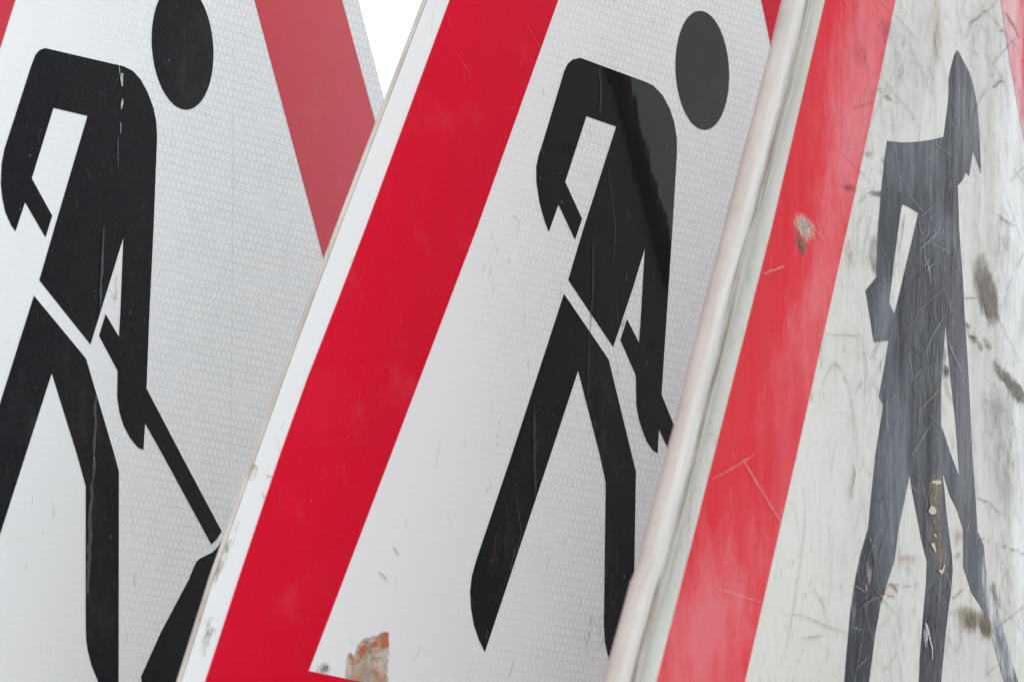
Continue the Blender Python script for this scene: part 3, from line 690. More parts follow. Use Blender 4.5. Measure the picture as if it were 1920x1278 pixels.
        ["pale2", 0.35, [[-323.9, 219.5], [-323.9, 216.0], [-323.9, 212.5], [-323.9, 209.0]]],
        ["pale2", 0.35, [[-295.6, 170.8], [-295.9, 168.2], [-295.9, 165.7], [-295.6, 163.2]]],
        ["pale2", 0.35, [[-129.9, 169.5], [-129.7, 165.5], [-130.7, 161.3], [-133.0, 157.1]]],
        ["pale2", 0.35, [[-296.9, 129.7], [-297.0, 129.0], [-297.2, 128.3], [-297.4, 127.6]]],
        ["pale2", 0.35, [[-137.0, 224.4], [-137.1, 222.4], [-137.2, 220.3], [-137.3, 218.3]]],
        ["pale2", 0.35, [[-278.1, 111.9], [-277.6, 110.8], [-277.2, 109.6], [-276.9, 108.4]]],
        ["pale2", 0.35, [[-340.5, 354.5], [-341.0, 353.9], [-341.7, 353.4], [-342.4, 352.9]]],
        ["pale2", 0.35, [[-292.4, 172.7], [-292.3, 172.0], [-292.0, 171.3], [-291.5, 170.7]]],
        ["pale2", 0.35, [[-250.3, 185.9], [-248.8, 182.7], [-248.1, 179.4], [-248.0, 176.1]]],
        ["pale2", 0.35, [[-341.0, 164.7], [-341.0, 163.9], [-341.0, 163.1], [-341.1, 162.2]]],
        ["pale2", 0.35, [[-218.8, 231.6], [-217.8, 227.1], [-217.2, 222.7], [-217.2, 218.1]]],
        ["pale2", 0.35, [[-277.4, 352.7], [-277.1, 351.1], [-276.7, 349.4], [-276.2, 347.8]]],
        ["pale2", 0.35, [[-176.7, 203.9], [-177.8, 199.6], [-178.6, 195.3], [-179.2, 191.0]]],
        ["pale2", 0.35, [[-239.7, 120.3], [-239.1, 118.5], [-238.6, 116.8], [-238.1, 115.0]]],
        ["pale2", 0.35, [[-157.9, 208.3], [-157.9, 205.8], [-157.9, 203.3], [-157.8, 200.8]]],
        ["pale2", 0.35, [[-116.0, 158.9], [-115.6, 156.8], [-115.2, 154.8], [-114.9, 152.8]]],
        ["pale2", 0.35, [[-168.8, 174.4], [-167.2, 172.8], [-166.2, 171.1], [-165.7, 169.4]]],
        ["pale2", 0.35, [[-326.4, 255.2], [-327.3, 254.1], [-328.4, 253.0], [-329.5, 252.0]]],
        ["pale2", 0.35, [[-170.9, 358.7], [-171.0, 357.7], [-171.1, 356.8], [-171.3, 355.9]]],
        ["pale2", 0.35, [[-240.3, 219.1], [-240.6, 214.4], [-240.9, 209.8], [-241.4, 205.1]]],
        ["pale2", 0.35, [[-211.0, 251.6], [-210.9, 248.7], [-210.8, 245.8], [-210.7, 242.9]]],
        ["pale2", 0.35, [[-184.7, 120.7], [-185.9, 118.3], [-187.4, 115.8], [-189.2, 113.3]]],
        ["pale2", 0.35, [[-300.4, 192.0], [-298.9, 188.8], [-296.8, 185.6], [-293.9, 182.6]]],
        ["pale2", 0.35, [[-205.6, 337.8], [-205.5, 333.0], [-206.2, 328.1], [-207.7, 323.0]]],
        ["pale2", 0.35, [[-113.9, 265.6], [-114.2, 262.5], [-114.0, 259.5], [-113.4, 256.5]]],
        ["pale2", 0.35, [[-233.9, 340.1], [-233.4, 337.6], [-232.9, 335.2], [-232.3, 332.7]]],
        ["pale2", 0.35, [[-268.4, 270.7], [-268.6, 268.1], [-268.5, 265.5], [-268.0, 262.9]]],
        ["pale2", 0.35, [[-116.2, 336.6], [-116.2, 335.8], [-116.0, 335.1], [-115.8, 334.3]]],
        ["pale2", 0.35, [[-153.8, 382.0], [-153.4, 381.3], [-153.2, 380.5], [-153.3, 379.7]]],
        ["pale2", 0.35, [[-222.0, 352.4], [-221.0, 351.9], [-220.1, 351.3], [-219.4, 350.7]]],
        ["pale2", 0.35, [[-156.9, 325.0], [-156.0, 321.3], [-155.1, 317.6], [-154.2, 314.0]]],
        ["grey", 0.35, [[-132.2, 211.1], [-131.8, 210.5], [-131.5, 210.0], [-131.4, 209.4]]],
        ["grey", 0.35, [[-137.7, 188.6], [-137.8, 188.0], [-137.7, 187.5], [-137.5, 187.0]]],
        ["grey", 0.35, [[-103.4, 332.5], [-104.0, 331.9], [-104.6, 331.3], [-105.2, 330.8]]],
        ["grey", 0.35, [[6.6, 192.5], [6.6, 192.1], [6.6, 191.7], [6.6, 191.4]]],
        ["grey", 0.35, [[-126.4, 366.4], [-126.5, 365.6], [-126.6, 364.8], [-126.6, 364.0]]],
        ["grey", 0.35, [[-79.3, 318.4], [-79.3, 318.0], [-79.4, 317.7], [-79.4, 317.3]]],
        ["grey", 0.35, [[-13.7, 260.8], [-13.8, 260.5], [-14.0, 260.2], [-14.2, 259.9]]],
        ["grey", 0.35, [[21.7, 291.4], [21.8, 290.6], [21.8, 289.9], [21.9, 289.1]]],
        ["grey", 0.35, [[-32.6, 163.0], [-32.6, 162.6], [-32.5, 162.3], [-32.2, 161.9]]],
        ["grey", 0.35, [[-15.8, 140.4], [-15.4, 140.1], [-15.0, 139.8], [-14.7, 139.5]]],
        ["grey", 0.35, [[-1.0, 349.9], [-1.0, 349.3], [-1.0, 348.7], [-0.8, 348.1]]],
        ["grey", 0.35, [[-56.2, 130.4], [-55.9, 129.4], [-55.5, 128.5], [-55.1, 127.5]]],
        ["grey", 0.35, [[-51.0, 135.1], [-51.2, 133.7], [-50.8, 132.5], [-49.9, 131.2]]],
        ["grey", 0.35, [[-125.2, 132.5], [-125.2, 132.2], [-125.3, 131.9], [-125.4, 131.6]]],
        ["grey", 0.35, [[-16.6, 402.7], [-16.8, 401.3], [-17.1, 399.9], [-17.3, 398.5]]],
        ["grey", 0.35, [[19.5, 275.9], [19.4, 274.8], [19.5, 273.8], [20.0, 272.8]]],
        ["grey", 0.35, [[-121.3, 181.8], [-121.2, 181.0], [-121.0, 180.2], [-120.8, 179.4]]],
        ["grey", 0.35, [[-147.8, 278.7], [-148.4, 277.6], [-148.7, 276.6], [-148.8, 275.6]]],
        ["grey", 0.35, [[-30.7, 291.1], [-30.3, 289.9], [-30.2, 288.6], [-30.4, 287.3]]],
        ["grey", 0.35, [[-31.3, 317.5], [-30.9, 316.3], [-30.7, 315.2], [-30.7, 314.0]]],
        ["grey", 0.35, [[22.5, 320.8], [22.9, 320.3], [23.4, 319.8], [24.0, 319.3]]],
        ["grey", 0.35, [[-67.4, 346.8], [-66.5, 345.6], [-66.1, 344.4], [-66.1, 343.1]]],
        ["grey", 0.35, [[-51.3, 404.1], [-51.4, 403.6], [-51.5, 403.1], [-51.4, 402.6]]],
        ["grey", 0.35, [[-109.2, 244.9], [-109.4, 243.7], [-109.4, 242.6], [-109.3, 241.5]]],
        ["grey", 0.35, [[-129.2, 284.4], [-129.0, 283.3], [-128.9, 282.2], [-128.7, 281.1]]],
        ["grey", 0.35, [[-78.6, 195.9], [-78.6, 195.5], [-78.5, 195.1], [-78.3, 194.7]]],
        ["grey", 0.35, [[-112.7, 160.3], [-112.6, 159.3], [-112.6, 158.4], [-112.7, 157.3]]],
        ["grey", 0.35, [[-101.9, 395.8], [-102.2, 395.5], [-102.5, 395.3], [-102.7, 395.1]]],
        ["grey", 0.35, [[-92.3, 366.7], [-92.3, 366.3], [-92.2, 365.8], [-92.0, 365.4]]],
        ["grey", 0.35, [[-128.1, 160.7], [-128.4, 160.4], [-128.6, 160.2], [-128.8, 159.9]]],
    ],
    'scuffs': [
        ["tan", [-333.1, 141.8], [3.4, 0.3], [-7.2, -13.0], 60, 6, 0.7],
        ["tan", [-316.4, 176.5], [5.3, 0.6], [-1.9, -4.7], 26, 4, 0.8],
        ["tan", [-341.6, 110.3], [3.7, 0.3], [-3.1, -7.2], 60, 4, 0.8],
        ["taupe", [-256.7, 104.8], [5.5, 0.5], [-0.6, -1.7], 70, 3, 0.8],
        ["dgrey", [-42.6, 145.4], [15.4, 1.4], [1.3, -15.6], 40, 3, 0.6],
        ["brown", [-47.2, 136.1], [9.0, 0.8], [1.0, -11.1], 20, 3, 0.8],
        ["tan", [-31.7, 269.5], [2.7, 0.3], [-0.8, -1.9], 16, 4, 0.6],
        ["tan", [35.1, 341.8], [23.9, 3.5], [1.6, -18.4], 14, 3, 0.6],
        ["pale2", [-245.7, 224.4], [36.4, 4.4], [-47.6, -89.1], 60, 4, 1.0],
        ["lite2", [-49.7, 290.9], [36.5, 4.9], [-10.3, -91.2], 90, 2, 0.5],
        ["lite2", [21.7, 386.2], [19.0, 3.0], [1.8, -20.6], 24, 2, 0.5],
    ],
    'patch': [[-240.51, 102.79], [-239.71, 111.91], [-237.37, 112.74], [-234.82, 111.27], [-233.77, 113.04], [-232.75, 115.24], [-229.77, 118.03], [-226.66, 119.57], [-224.22, 119.57], [-221.47, 120.66], [-218.22, 120.73], [-216.29, 121.96], [-213.91, 122.81], [-211.84, 122.56], [-210.27, 123.34], [-208.92, 121.97], [-210.01, 120.38], [-208.62, 118.59], [-209.26, 116.62], [-207.89, 115.04], [-209.79, 113.39], [-208.42, 111.8], [-209.9, 109.98], [-208.49, 107.97], [-209.99, 106.36], [-207.8, 104.84], [-208.88, 103.05], [-208.3, 101.18]],
    'patch_orange': [[[-214.61, 121.47], [-213.5, 122.84], [-210.25, 123.13], [-209.14, 119.82], [-209.28, 116.83], [-211.76, 117.04], [-214.53, 115.96], [-215.16, 118.45]], [[-239.24, 111.1], [-237.75, 112.49], [-235.22, 111.23], [-234.67, 109.59], [-237.11, 109.81]], [[-231.76, 113.21], [-229.58, 115.94], [-226.84, 117.02], [-225.48, 115.44], [-227.67, 112.72], [-229.93, 110.84]], [[-223.98, 116.84], [-220.09, 118.87], [-216.78, 118.31], [-217.44, 116.56], [-222.25, 115.72]]],
}
SIGN_OLD = {
    'matrix': [[0.3838, 0.020424, 0.92319, 0.175146], [0.922098, 0.044919, -0.384339, 2.85506], [-0.049319, 0.998782, -0.001593, 0.022544], [0.0, 0.0, 0.0, 1.0]],
    'inner': [[14.96, 563.94], [-72.35, 405.51], [-126.94, 306.47], [-180.68, 211.47], [-233.27, 120.38], [-246.76, 97.0], [304.85, 97.0], [128.32, 381.34], [97.49, 431.0]],
    'outer': [[6.09, 676.75], [-156.87, 393.05], [-212.31, 296.53], [-270.06, 203.78], [-299.5, 156.17], [-325.13, 115.25], [-381.02, 26.0], [410.11, 26.0], [173.36, 407.34], [142.52, 457.0]],
    'panel': [[-4.06, 710.15], [-185.62, 388.82], [-201.05, 361.5], [-240.16, 298.61], [-260.89, 266.5], [-306.16, 191.14], [-329.02, 155.23], [-334.36, 149.56], [-357.94, 113.42], [-431.94, 0.0], [436.84, 0.0], [181.15, 411.84], [150.32, 461.5]],
    'body': [[19.87, 398.1], [23.27, 397.62], [30.83, 394.98], [41.28, 391.95], [48.87, 387.73], [55.13, 381.79], [58.85, 375.85], [61.86, 368.68], [66.32, 352.21], [50.57, 359.72], [43.9, 348.24], [38.25, 349.22], [34.43, 346.37], [29.15, 343.75], [23.92, 341.8], [25.52, 334.71], [27.51, 324.19], [31.6, 312.83], [35.72, 301.92], [39.11, 289.66], [48.24, 263.38], [56.82, 232.03], [62.8, 217.54], [69.04, 200.79], [81.41, 195.7], [84.2, 187.61], [91.55, 180.59], [111.2, 166.0], [121.41, 153.71], [134.2, 140.89], [143.71, 129.49], [159.97, 125.26], [166.33, 114.5], [149.46, 109.57], [131.03, 119.23], [129.39, 126.91], [116.03, 139.88], [99.94, 155.53], [82.74, 168.01], [58.67, 174.56], [43.32, 183.93], [42.39, 199.48], [30.92, 206.76], [18.53, 211.67], [4.85, 221.25], [8.72, 213.9], [13.04, 203.86], [22.88, 187.62], [24.79, 181.11], [22.33, 172.07], [18.28, 164.44], [13.13, 150.87], [8.26, 133.86], [3.69, 118.9], [25.94, 114.08], [24.37, 110.03], [-29.18, 110.51], [-28.81, 118.33], [-25.85, 131.95], [-25.09, 141.34], [-20.75, 159.69], [-17.38, 171.55], [-16.56, 181.82], [-24.97, 189.94], [-38.83, 207.75], [-43.53, 215.32], [-49.92, 204.68], [-57.83, 191.79], [-63.13, 178.46], [-70.98, 170.01], [-79.69, 160.14], [-85.91, 148.36], [-91.79, 131.67], [-97.01, 116.95], [-78.79, 113.2], [-79.96, 109.31], [-128.88, 110.67], [-126.73, 117.5], [-122.4, 126.56], [-120.77, 135.71], [-116.49, 154.89], [-110.86, 169.36], [-104.92, 179.0], [-96.7, 189.53], [-93.07, 204.75], [-88.96, 219.37], [-80.13, 240.12], [-85.92, 243.08], [-80.75, 252.97], [-74.51, 266.81], [-93.23, 264.2], [-104.39, 283.75], [-91.55, 290.52], [-90.25, 309.89], [-87.5, 322.79], [-83.69, 338.39], [-80.12, 346.97], [-60.79, 348.85], [-42.38, 351.39], [-20.44, 355.07], [-0.6, 358.88], [0.06, 359.41], [3.27, 366.52], [6.47, 374.39], [7.55, 380.12], [6.63, 384.11], [10.03, 389.06], [15.52, 395.44]],
    'bow': [0.0003, -120.0, 75.0],
    'holes': [[[-59.54, 323.65], [-54.66, 323.87], [-36.49, 322.95], [-43.1, 313.35], [-52.92, 299.49], [-61.2, 287.16], [-67.48, 278.14], [-74.55, 281.86], [-70.95, 294.22], [-66.26, 306.98], [-61.52, 319.78]], [[7.21, 282.95], [12.25, 270.9], [17.33, 259.53], [25.72, 244.01], [31.15, 229.79], [34.78, 220.45], [19.08, 228.74], [2.38, 239.65], [1.53, 255.05], [3.82, 266.34]]],
    'marks': [
        ["brown", 1.1, [[71.1, 422.4], [65.1, 420.5], [53.4, 416.2], [42.1, 412.7], [38.1, 408.5], [32.8, 404.4]]],
        ["grey", 0.9, [[48.7, 410.4], [46.7, 407.8], [45.4, 404.6], [43.7, 397.1], [42.5, 393.6]]],
        ["brown", 1.5, [[103.5, 426.8], [110.5, 424.5], [119.3, 421.4], [124.1, 418.3]]],
        ["grey", 0.8, [[71.9, 421.8], [71.7, 413.1], [73.9, 404.1], [80.3, 399.0], [84.8, 395.9], [87.4, 397.6]]],
        ["brown", 1.2, [[85.0, 391.3], [91.6, 393.5], [96.6, 395.7], [102.6, 396.6]]],
        ["grey", 1.0, [[94.3, 416.7], [103.9, 419.1]]],
        ["grey", 0.7, [[98.0, 416.9], [97.7, 410.8], [97.3, 406.1]]],
        ["grey", 0.7, [[43.7, 422.2], [51.8, 419.1], [53.5, 414.4], [48.0, 410.3]]],
        ["grey", 0.7, [[16.6, 417.8], [21.7, 410.0], [27.3, 406.3], [29.4, 404.6]]],
        ["grey", 0.6, [[-12.6, 412.5], [-13.3, 403.0], [-15.4, 397.8], [-20.8, 388.0], [-28.4, 377.9], [-32.6, 370.5], [-34.5, 363.8], [-39.0, 352.7]]],
        ["tan", 0.6, [[-15.3, 395.9], [-14.6, 384.9], [-14.3, 373.0], [-13.7, 357.6]]],
        ["grey", 1.1, [[-60.7, 393.5], [-61.5, 389.2], [-61.9, 386.6]]],
        ["tan", 0.6, [[-60.7, 393.5], [-54.6, 390.5], [-43.5, 386.0], [-28.4, 378.2], [-16.5, 373.0]]],
        ["grey", 0.9, [[-63.3, 382.3], [-62.1, 379.6], [-62.5, 376.7], [-61.7, 372.0]]],
        ["grey", 0.7, [[-62.5, 377.6], [-67.6, 374.4]]],
        ["grey", 0.7, [[-25.4, 385.7], [-18.0, 380.3]]],
        ["tan", 0.5, [[-4.3, 393.5], [-2.6, 386.6], [6.7, 377.2]]],
        ["blue", 1.8, [[-66.0, 406.5], [-64.8, 403.4], [-65.7, 400.8]]],
        ["grey", 0.5, [[25.3, 417.5], [29.4, 415.5], [45.0, 412.2]]],
        ["grey", 0.6, [[81.5, 428.6], [87.4, 422.8], [94.3, 417.1]]],
        ["grey", 0.6, [[102.0, 410.1], [107.1, 398.7], [109.8, 390.0], [112.5, 379.2]]],
        ["grey", 0.7, [[98.2, 388.4], [99.8, 380.9], [103.5, 376.7]]],
        ["grey", 0.5, [[75.4, 404.3], [92.6, 400.0], [102.6, 397.7]]],
        ["dred", 0.6, [[-118.2, 398.7], [-127.1, 386.0], [-130.6, 372.7], [-124.6, 354.3], [-96.0, 360.9]]],
        ["dred", 0.5, [[-110.5, 391.3], [-110.9, 378.3], [-100.4, 361.1]]],
        ["dred", 0.5, [[-97.7, 396.7], [-81.7, 391.1]]],
        ["grey", 0.6, [[-90.4, 336.5], [-87.5, 331.8]]],
        ["tan", 0.8, [[-157.1, 235.7], [-151.4, 243.9], [-141.5, 250.9], [-133.3, 250.6], [-124.7, 244.4], [-115.9, 232.5], [-108.8, 217.7]]],
        ["grey", 1.0, [[-80.6, 273.7], [-84.8, 266.8], [-97.7, 256.6]]],
        ["grey", 0.7, [[-108.1, 247.4], [-116.3, 240.9]]],
        ["lite", 1.0, [[5.6, 285.7], [-13.5, 275.6], [-28.9, 263.8]]],
        ["lite", 0.9, [[-14.2, 238.9], [-42.2, 223.4]]],
        ["grey", 0.6, [[-85.3, 276.8], [-83.8, 268.4]]],
        ["grey", 0.6, [[-64.4, 276.2], [-62.5, 261.9]]],
        ["pale", 0.8, [[-222.5, 277.5], [-199.3, 282.8]]],
        ["lite", 0.7, [[-19.5, 312.5], [12.8, 312.1]]],
        ["lite", 1.2, [[-33.8, 308.6], [-4.8, 320.1]]],
        ["tan", 0.6, [[-152.2, 261.4], [-108.9, 265.1], [-104.3, 257.7], [-94.7, 238.7]]],
        ["grey", 0.8, [[126.4, 319.4], [134.0, 327.2]]],
        ["lite", 0.6, [[15.4, 318.7], [31.4, 305.7]]],
        ["grey", 0.7, [[38.2, 296.0], [61.1, 298.8]]],
        ["brown", 1.6, [[-117.1, 213.4], [-114.8, 210.1], [-117.7, 204.9], [-119.5, 199.1]]],
        ["dgrey", 0.7, [[-89.3, 219.3], [-77.1, 201.8], [-72.3, 197.1]]],
        ["dgrey", 0.8, [[-94.3, 184.7], [-85.9, 172.5], [-86.9, 169.6]]],
        ["dgrey", 0.9, [[-63.0, 200.7], [-72.0, 192.1], [-81.9, 181.4], [-85.4, 171.2], [-84.4, 164.1]]],
        ["pale", 0.9, [[-242.2, 205.5], [-222.5, 195.6], [-210.6, 189.7], [-197.6, 183.9]]],
        ["pale", 0.6, [[-273.7, 194.1], [-253.3, 199.8], [-228.8, 207.3]]],
        ["pale", 0.5, [[-269.9, 154.2], [-243.4, 152.7], [-216.5, 151.8]]],
        ["dgrey", 1.3, [[-103.9, 157.8], [-93.2, 161.0], [-78.7, 163.4]]],
        ["tan", 0.7, [[-185.1, 149.7], [-165.2, 149.3], [-144.9, 147.5], [-120.2, 146.2]]],
        ["tan", 0.8, [[-172.8, 140.9], [-148.7, 143.4]]],
        ["tan", 0.6, [[-161.7, 161.7], [-147.3, 155.0], [-140.8, 147.7]]],
        ["tan", 0.5, [[-106.6, 215.7], [-93.3, 209.7]]],
        ["grey", 0.6, [[-169.5, 199.9], [-172.5, 177.5], [-183.1, 149.2], [-192.1, 131.4]]],
        ["dgrey", 0.6, [[-101.8, 159.4], [-97.2, 152.6], [-89.0, 143.9]]],
        ["tan", 0.5, [[-65.6, 157.5], [-79.2, 150.9], [-84.8, 149.1]]],
        ["grey", 0.6, [[-58.7, 160.8], [-53.3, 150.4], [-47.9, 139.9]]],
        ["lite", 0.5, [[-116.2, 148.6], [-103.5, 148.3]]],
        ["grey", 0.6, [[15.8, 154.7], [26.8, 147.3]]],
        ["grey", 0.5, [[84.7, 140.2], [111.9, 148.6]]],
        ["tan", 0.6, [[-149.5, 159.7], [-144.9, 147.5]]],
        ["lite", 0.6, [[-114.9, 165.6], [-99.9, 163.8]]],
        ["steel", 2.2, [[-19.2, 156.2], [-13.7, 152.9], [-7.9, 146.7], [-7.7, 142.3]]],
        ["grey", 0.8, [[66.4, 214.8], [89.8, 214.5], [109.2, 210.7]]],
        ["grey", 0.8, [[35.8, 331.5], [37.2, 327.8], [39.2, 324.3]]],
        ["grey", 0.9, [[95.6, 338.7], [106.4, 337.4], [121.0, 336.1]]],
        ["brown", 1.2, [[-56.7, 320.4], [-59.7, 311.8], [-62.2, 306.6], [-63.4, 303.2]]],
        ["brown", 1.3, [[-65.9, 299.7], [-70.9, 294.2], [-72.1, 291.7]]],
        ["tan", 1.2, [[-28.3, 306.4], [-20.6, 301.5], [-18.7, 295.1]]],
        ["tan", 0.9, [[-25.3, 305.5], [-17.2, 296.1]]],
        ["lite", 0.8, [[-12.3, 290.4], [-11.0, 280.2]]],
        ["grey", 0.5, [[51.1, 333.3], [59.1, 326.6], [71.3, 318.7]]],
        ["chip", 2.4, [[-11.9, 189.8], [-7.7, 188.6], [-4.3, 186.9]]],
        ["chip", 2.2, [[0.3, 179.7], [4.6, 178.7], [9.6, 182.4]]],
        ["chip", 3.2, [[-75.8, 164.5], [-68.9, 167.1], [-61.1, 165.5]]],
        ["chip", 2.0, [[-79.1, 162.7], [-73.0, 164.4]]],
        ["chip", 3.0, [[-16.6, 202.2], [-5.2, 203.5]]],
        ["chip", 2.2, [[-8.0, 193.9], [-3.7, 192.4]]],
        ["chip", 1.6, [[33.1, 196.8], [36.9, 195.9]]],
        ["chip", 2.0, [[-100.7, 166.6], [-98.6, 164.4]]],
        ["chip", 1.2, [[-95.6, 185.3], [-94.3, 184.5]]],
        ["chip", 1.6, [[18.8, 144.8], [21.4, 146.1]]],
        ["chip", 1.6, [[-12.4, 214.4], [-5.8, 215.6], [2.6, 215.8]]],
        ["brown", 1.2, [[-101.2, 163.4], [-98.0, 166.2], [-94.3, 170.2]]],
        ["brown", 1.6, [[-70.4, 169.1], [-64.8, 168.4], [-59.0, 166.7]]],
        ["brown", 0.9, [[110.6, 197.9], [113.1, 197.2]]],
        ["brown", 0.9, [[106.0, 197.9], [108.6, 198.0]]],
        ["brown", 0.9, [[45.9, 198.2], [49.1, 198.2]]],
        ["brown", 0.9, [[99.5, 198.2], [102.2, 197.5]]],
        ["brown", 0.9, [[123.7, 197.3], [126.0, 197.2]]],
        ["brown", 0.9, [[111.5, 197.8], [114.0, 198.4]]],
        ["brown", 0.9, [[76.6, 198.2], [80.0, 197.4]]],
        ["brown", 0.9, [[59.5, 197.8], [62.8, 198.1]]],
        ["brown", 0.9, [[79.6, 198.2], [82.8, 198.8]]],
        ["brown", 0.9, [[135.2, 196.6], [137.4, 196.5]]],
        ["brown", 0.9, [[121.8, 197.8], [124.2, 196.9]]],
        ["brown", 0.9, [[68.6, 198.3], [72.0, 199.3]]],
        ["brown", 0.9, [[74.6, 198.2], [78.0, 199.0]]],
        ["brown", 0.9, [[131.9, 197.0], [134.1, 196.4]]],
        ["brown", 0.9, [[75.8, 198.4], [79.2, 198.3]]],
        ["brown", 0.9, [[65.4, 198.3], [68.8, 198.2]]],
        ["brown", 0.9, [[102.8, 197.5], [105.4, 198.3]]],
        ["brown", 0.9, [[126.9, 196.8], [129.2, 196.5]]],
        ["brown", 0.9, [[88.7, 198.3], [91.7, 197.5]]],
        ["brown", 0.9, [[113.1, 197.7], [115.5, 198.5]]],
        ["brown", 0.9, [[47.2, 197.9], [50.3, 198.6]]],
        ["brown", 0.9, [[121.6, 197.4], [123.9, 196.5]]],
        ["brown", 0.9, [[115.7, 197.6], [118.1, 197.7]]],
        ["brown", 0.9, [[52.1, 198.1], [55.3, 198.6]]],
        ["brown", 0.9, [[63.6, 198.1], [67.0, 198.0]]],
        ["brown", 0.9, [[109.5, 197.9], [112.0, 197.3]]],
        ["brown", 0.9, [[134.8, 196.3], [137.0, 196.1]]],
        ["brown", 0.9, [[102.4, 197.8], [105.0, 197.6]]],
        ["brown", 0.9, [[122.6, 197.3], [124.9, 197.0]]],
        ["brown", 0.9, [[87.7, 198.4], [90.7, 198.0]]],
        ["brown", 0.9, [[64.1, 197.9], [67.6, 197.9]]],
        ["brown", 0.9, [[136.7, 196.3], [138.9, 195.7]]],
        ["brown", 0.9, [[50.8, 197.9], [54.0, 198.2]]],
        ["brown", 0.9, [[128.7, 197.6], [130.9, 197.3]]],
        ["brown", 0.9, [[-48.2, 169.7], [-45.8, 169.1]]],
        ["brown", 0.9, [[-50.0, 169.4], [-47.6, 169.5]]],
        ["brown", 0.9, [[-69.8, 169.0], [-67.5, 168.9]]],
        ["brown", 0.9, [[-52.4, 169.5], [-49.9, 168.9]]],
        ["brown", 0.9, [[-42.6, 170.1], [-40.2, 170.0]]],
        ["brown", 0.9, [[-47.9, 169.7], [-45.5, 170.2]]],
        ["brown", 0.9, [[-59.9, 169.2], [-57.5, 168.3]]],
        ["brown", 0.9, [[-65.3, 168.7], [-63.0, 168.9]]],
        ["brown", 0.9, [[-58.9, 169.2], [-56.6, 169.7]]],
        ["brown", 0.9, [[-30.8, 171.4], [-28.2, 171.4]]],
        ["brown", 0.9, [[-43.7, 170.4], [-41.2, 169.6]]],
        ["brown", 0.9, [[-62.4, 169.2], [-60.1, 170.1]]],
        ["brown", 0.9, [[-60.5, 169.2], [-58.2, 169.9]]],
        ["brown", 0.9, [[-34.3, 171.3], [-31.7, 170.6]]],
        ["grey", 0.42, [[-137.8, 329.1], [-137.4, 321.2], [-134.7, 313.6], [-129.7, 306.3]]],
        ["grey", 0.42, [[-63.8, 246.8], [-67.4, 244.9], [-71.1, 243.0], [-74.6, 241.1]]],
        ["grey", 0.42, [[115.1, 229.9], [103.6, 215.8], [96.1, 202.1], [93.6, 188.8]]],
        ["grey", 0.42, [[-50.5, 212.7], [-44.2, 211.2], [-37.9, 209.8], [-31.5, 208.4]]],
        ["grey", 0.42, [[-109.5, 323.2], [-105.9, 320.2], [-104.1, 316.9], [-104.1, 313.4]]],
        ["grey", 0.42, [[-76.9, 194.3], [-88.2, 186.5], [-95.9, 179.0], [-100.2, 171.8]]],
        ["grey", 0.42, [[17.1, 239.3], [19.9, 235.0], [20.8, 230.6], [20.0, 226.0]]],
        ["grey", 0.42, [[88.5, 298.3], [104.6, 291.9], [118.2, 285.2], [130.2, 278.2]]],
        ["grey", 0.42, [[-38.5, 339.4], [-39.7, 329.3], [-37.0, 319.7], [-30.3, 310.6]]],
        ["grey", 0.42, [[4.9, 170.2], [10.8, 167.5], [17.3, 164.9], [24.4, 162.3]]],
        ["grey", 0.42, [[29.2, 365.7], [34.4, 356.2], [33.8, 345.9], [27.7, 335.0]]],
        ["grey", 0.42, [[104.5, 230.5], [105.1, 227.4], [104.9, 224.3], [103.8, 221.1]]],
        ["grey", 0.42, [[-75.0, 399.7], [-63.3, 397.4], [-51.6, 395.0], [-40.0, 392.5]]],
        ["grey", 0.42, [[-103.5, 304.7], [-100.4, 300.7], [-100.7, 296.3], [-104.1, 291.6]]],
        ["grey", 0.42, [[-7.9, 157.1], [-6.8, 153.8], [-5.2, 150.5], [-2.9, 147.2]]],
        ["grey", 0.42, [[51.9, 159.7], [46.4, 158.3], [40.6, 156.8], [34.5, 155.3]]],
        ["grey", 0.42, [[6.4, 297.7], [-9.2, 292.3], [-24.3, 287.0], [-39.0, 281.8]]],
        ["grey", 0.42, [[45.1, 389.9], [44.4, 382.8], [42.8, 375.6], [40.3, 368.3]]],
        ["grey", 0.42, [[87.9, 234.2], [94.7, 230.3], [101.1, 226.3], [107.3, 222.2]]],
        ["grey", 0.42, [[-134.7, 222.5], [-139.0, 216.3], [-142.1, 210.2], [-143.9, 204.2]]],
        ["grey", 0.42, [[-76.1, 203.5], [-72.5, 195.8], [-70.2, 188.0], [-69.4, 180.1]]],
        ["grey", 0.42, [[55.5, 364.4], [54.5, 360.2], [53.0, 355.8], [51.0, 351.5]]],
        ["grey", 0.42, [[-112.5, 303.2], [-113.0, 300.5], [-113.3, 297.9], [-113.3, 295.2]]],
        ["grey", 0.42, [[-95.7, 323.1], [-99.3, 315.7], [-103.3, 308.3], [-107.7, 300.9]]],
        ["grey", 0.42, [[-125.2, 378.5], [-126.7, 375.0], [-128.2, 371.5], [-129.7, 368.0]]],
        ["grey", 0.42, [[83.7, 334.9], [83.3, 331.6], [81.9, 328.3], [79.4, 324.7]]],
        ["grey", 0.42, [[-89.6, 165.7], [-80.3, 163.0], [-71.0, 160.3], [-61.7, 157.6]]],
        ["grey", 0.42, [[-99.9, 151.9], [-104.4, 142.4], [-108.8, 133.1], [-112.9, 123.8]]],
        ["grey", 0.42, [[107.3, 351.1], [115.4, 343.5], [124.2, 336.0], [133.5, 328.4]]],
        ["grey", 0.42, [[-55.3, 143.1], [-62.0, 139.9], [-68.7, 136.7], [-75.4, 133.6]]],
        ["grey", 0.42, [[-89.7, 267.9], [-92.3, 262.1], [-92.6, 256.6], [-90.7, 251.3]]],
        ["grey", 0.42, [[21.0, 315.8], [25.7, 309.8], [30.2, 303.8], [34.5, 297.8]]],
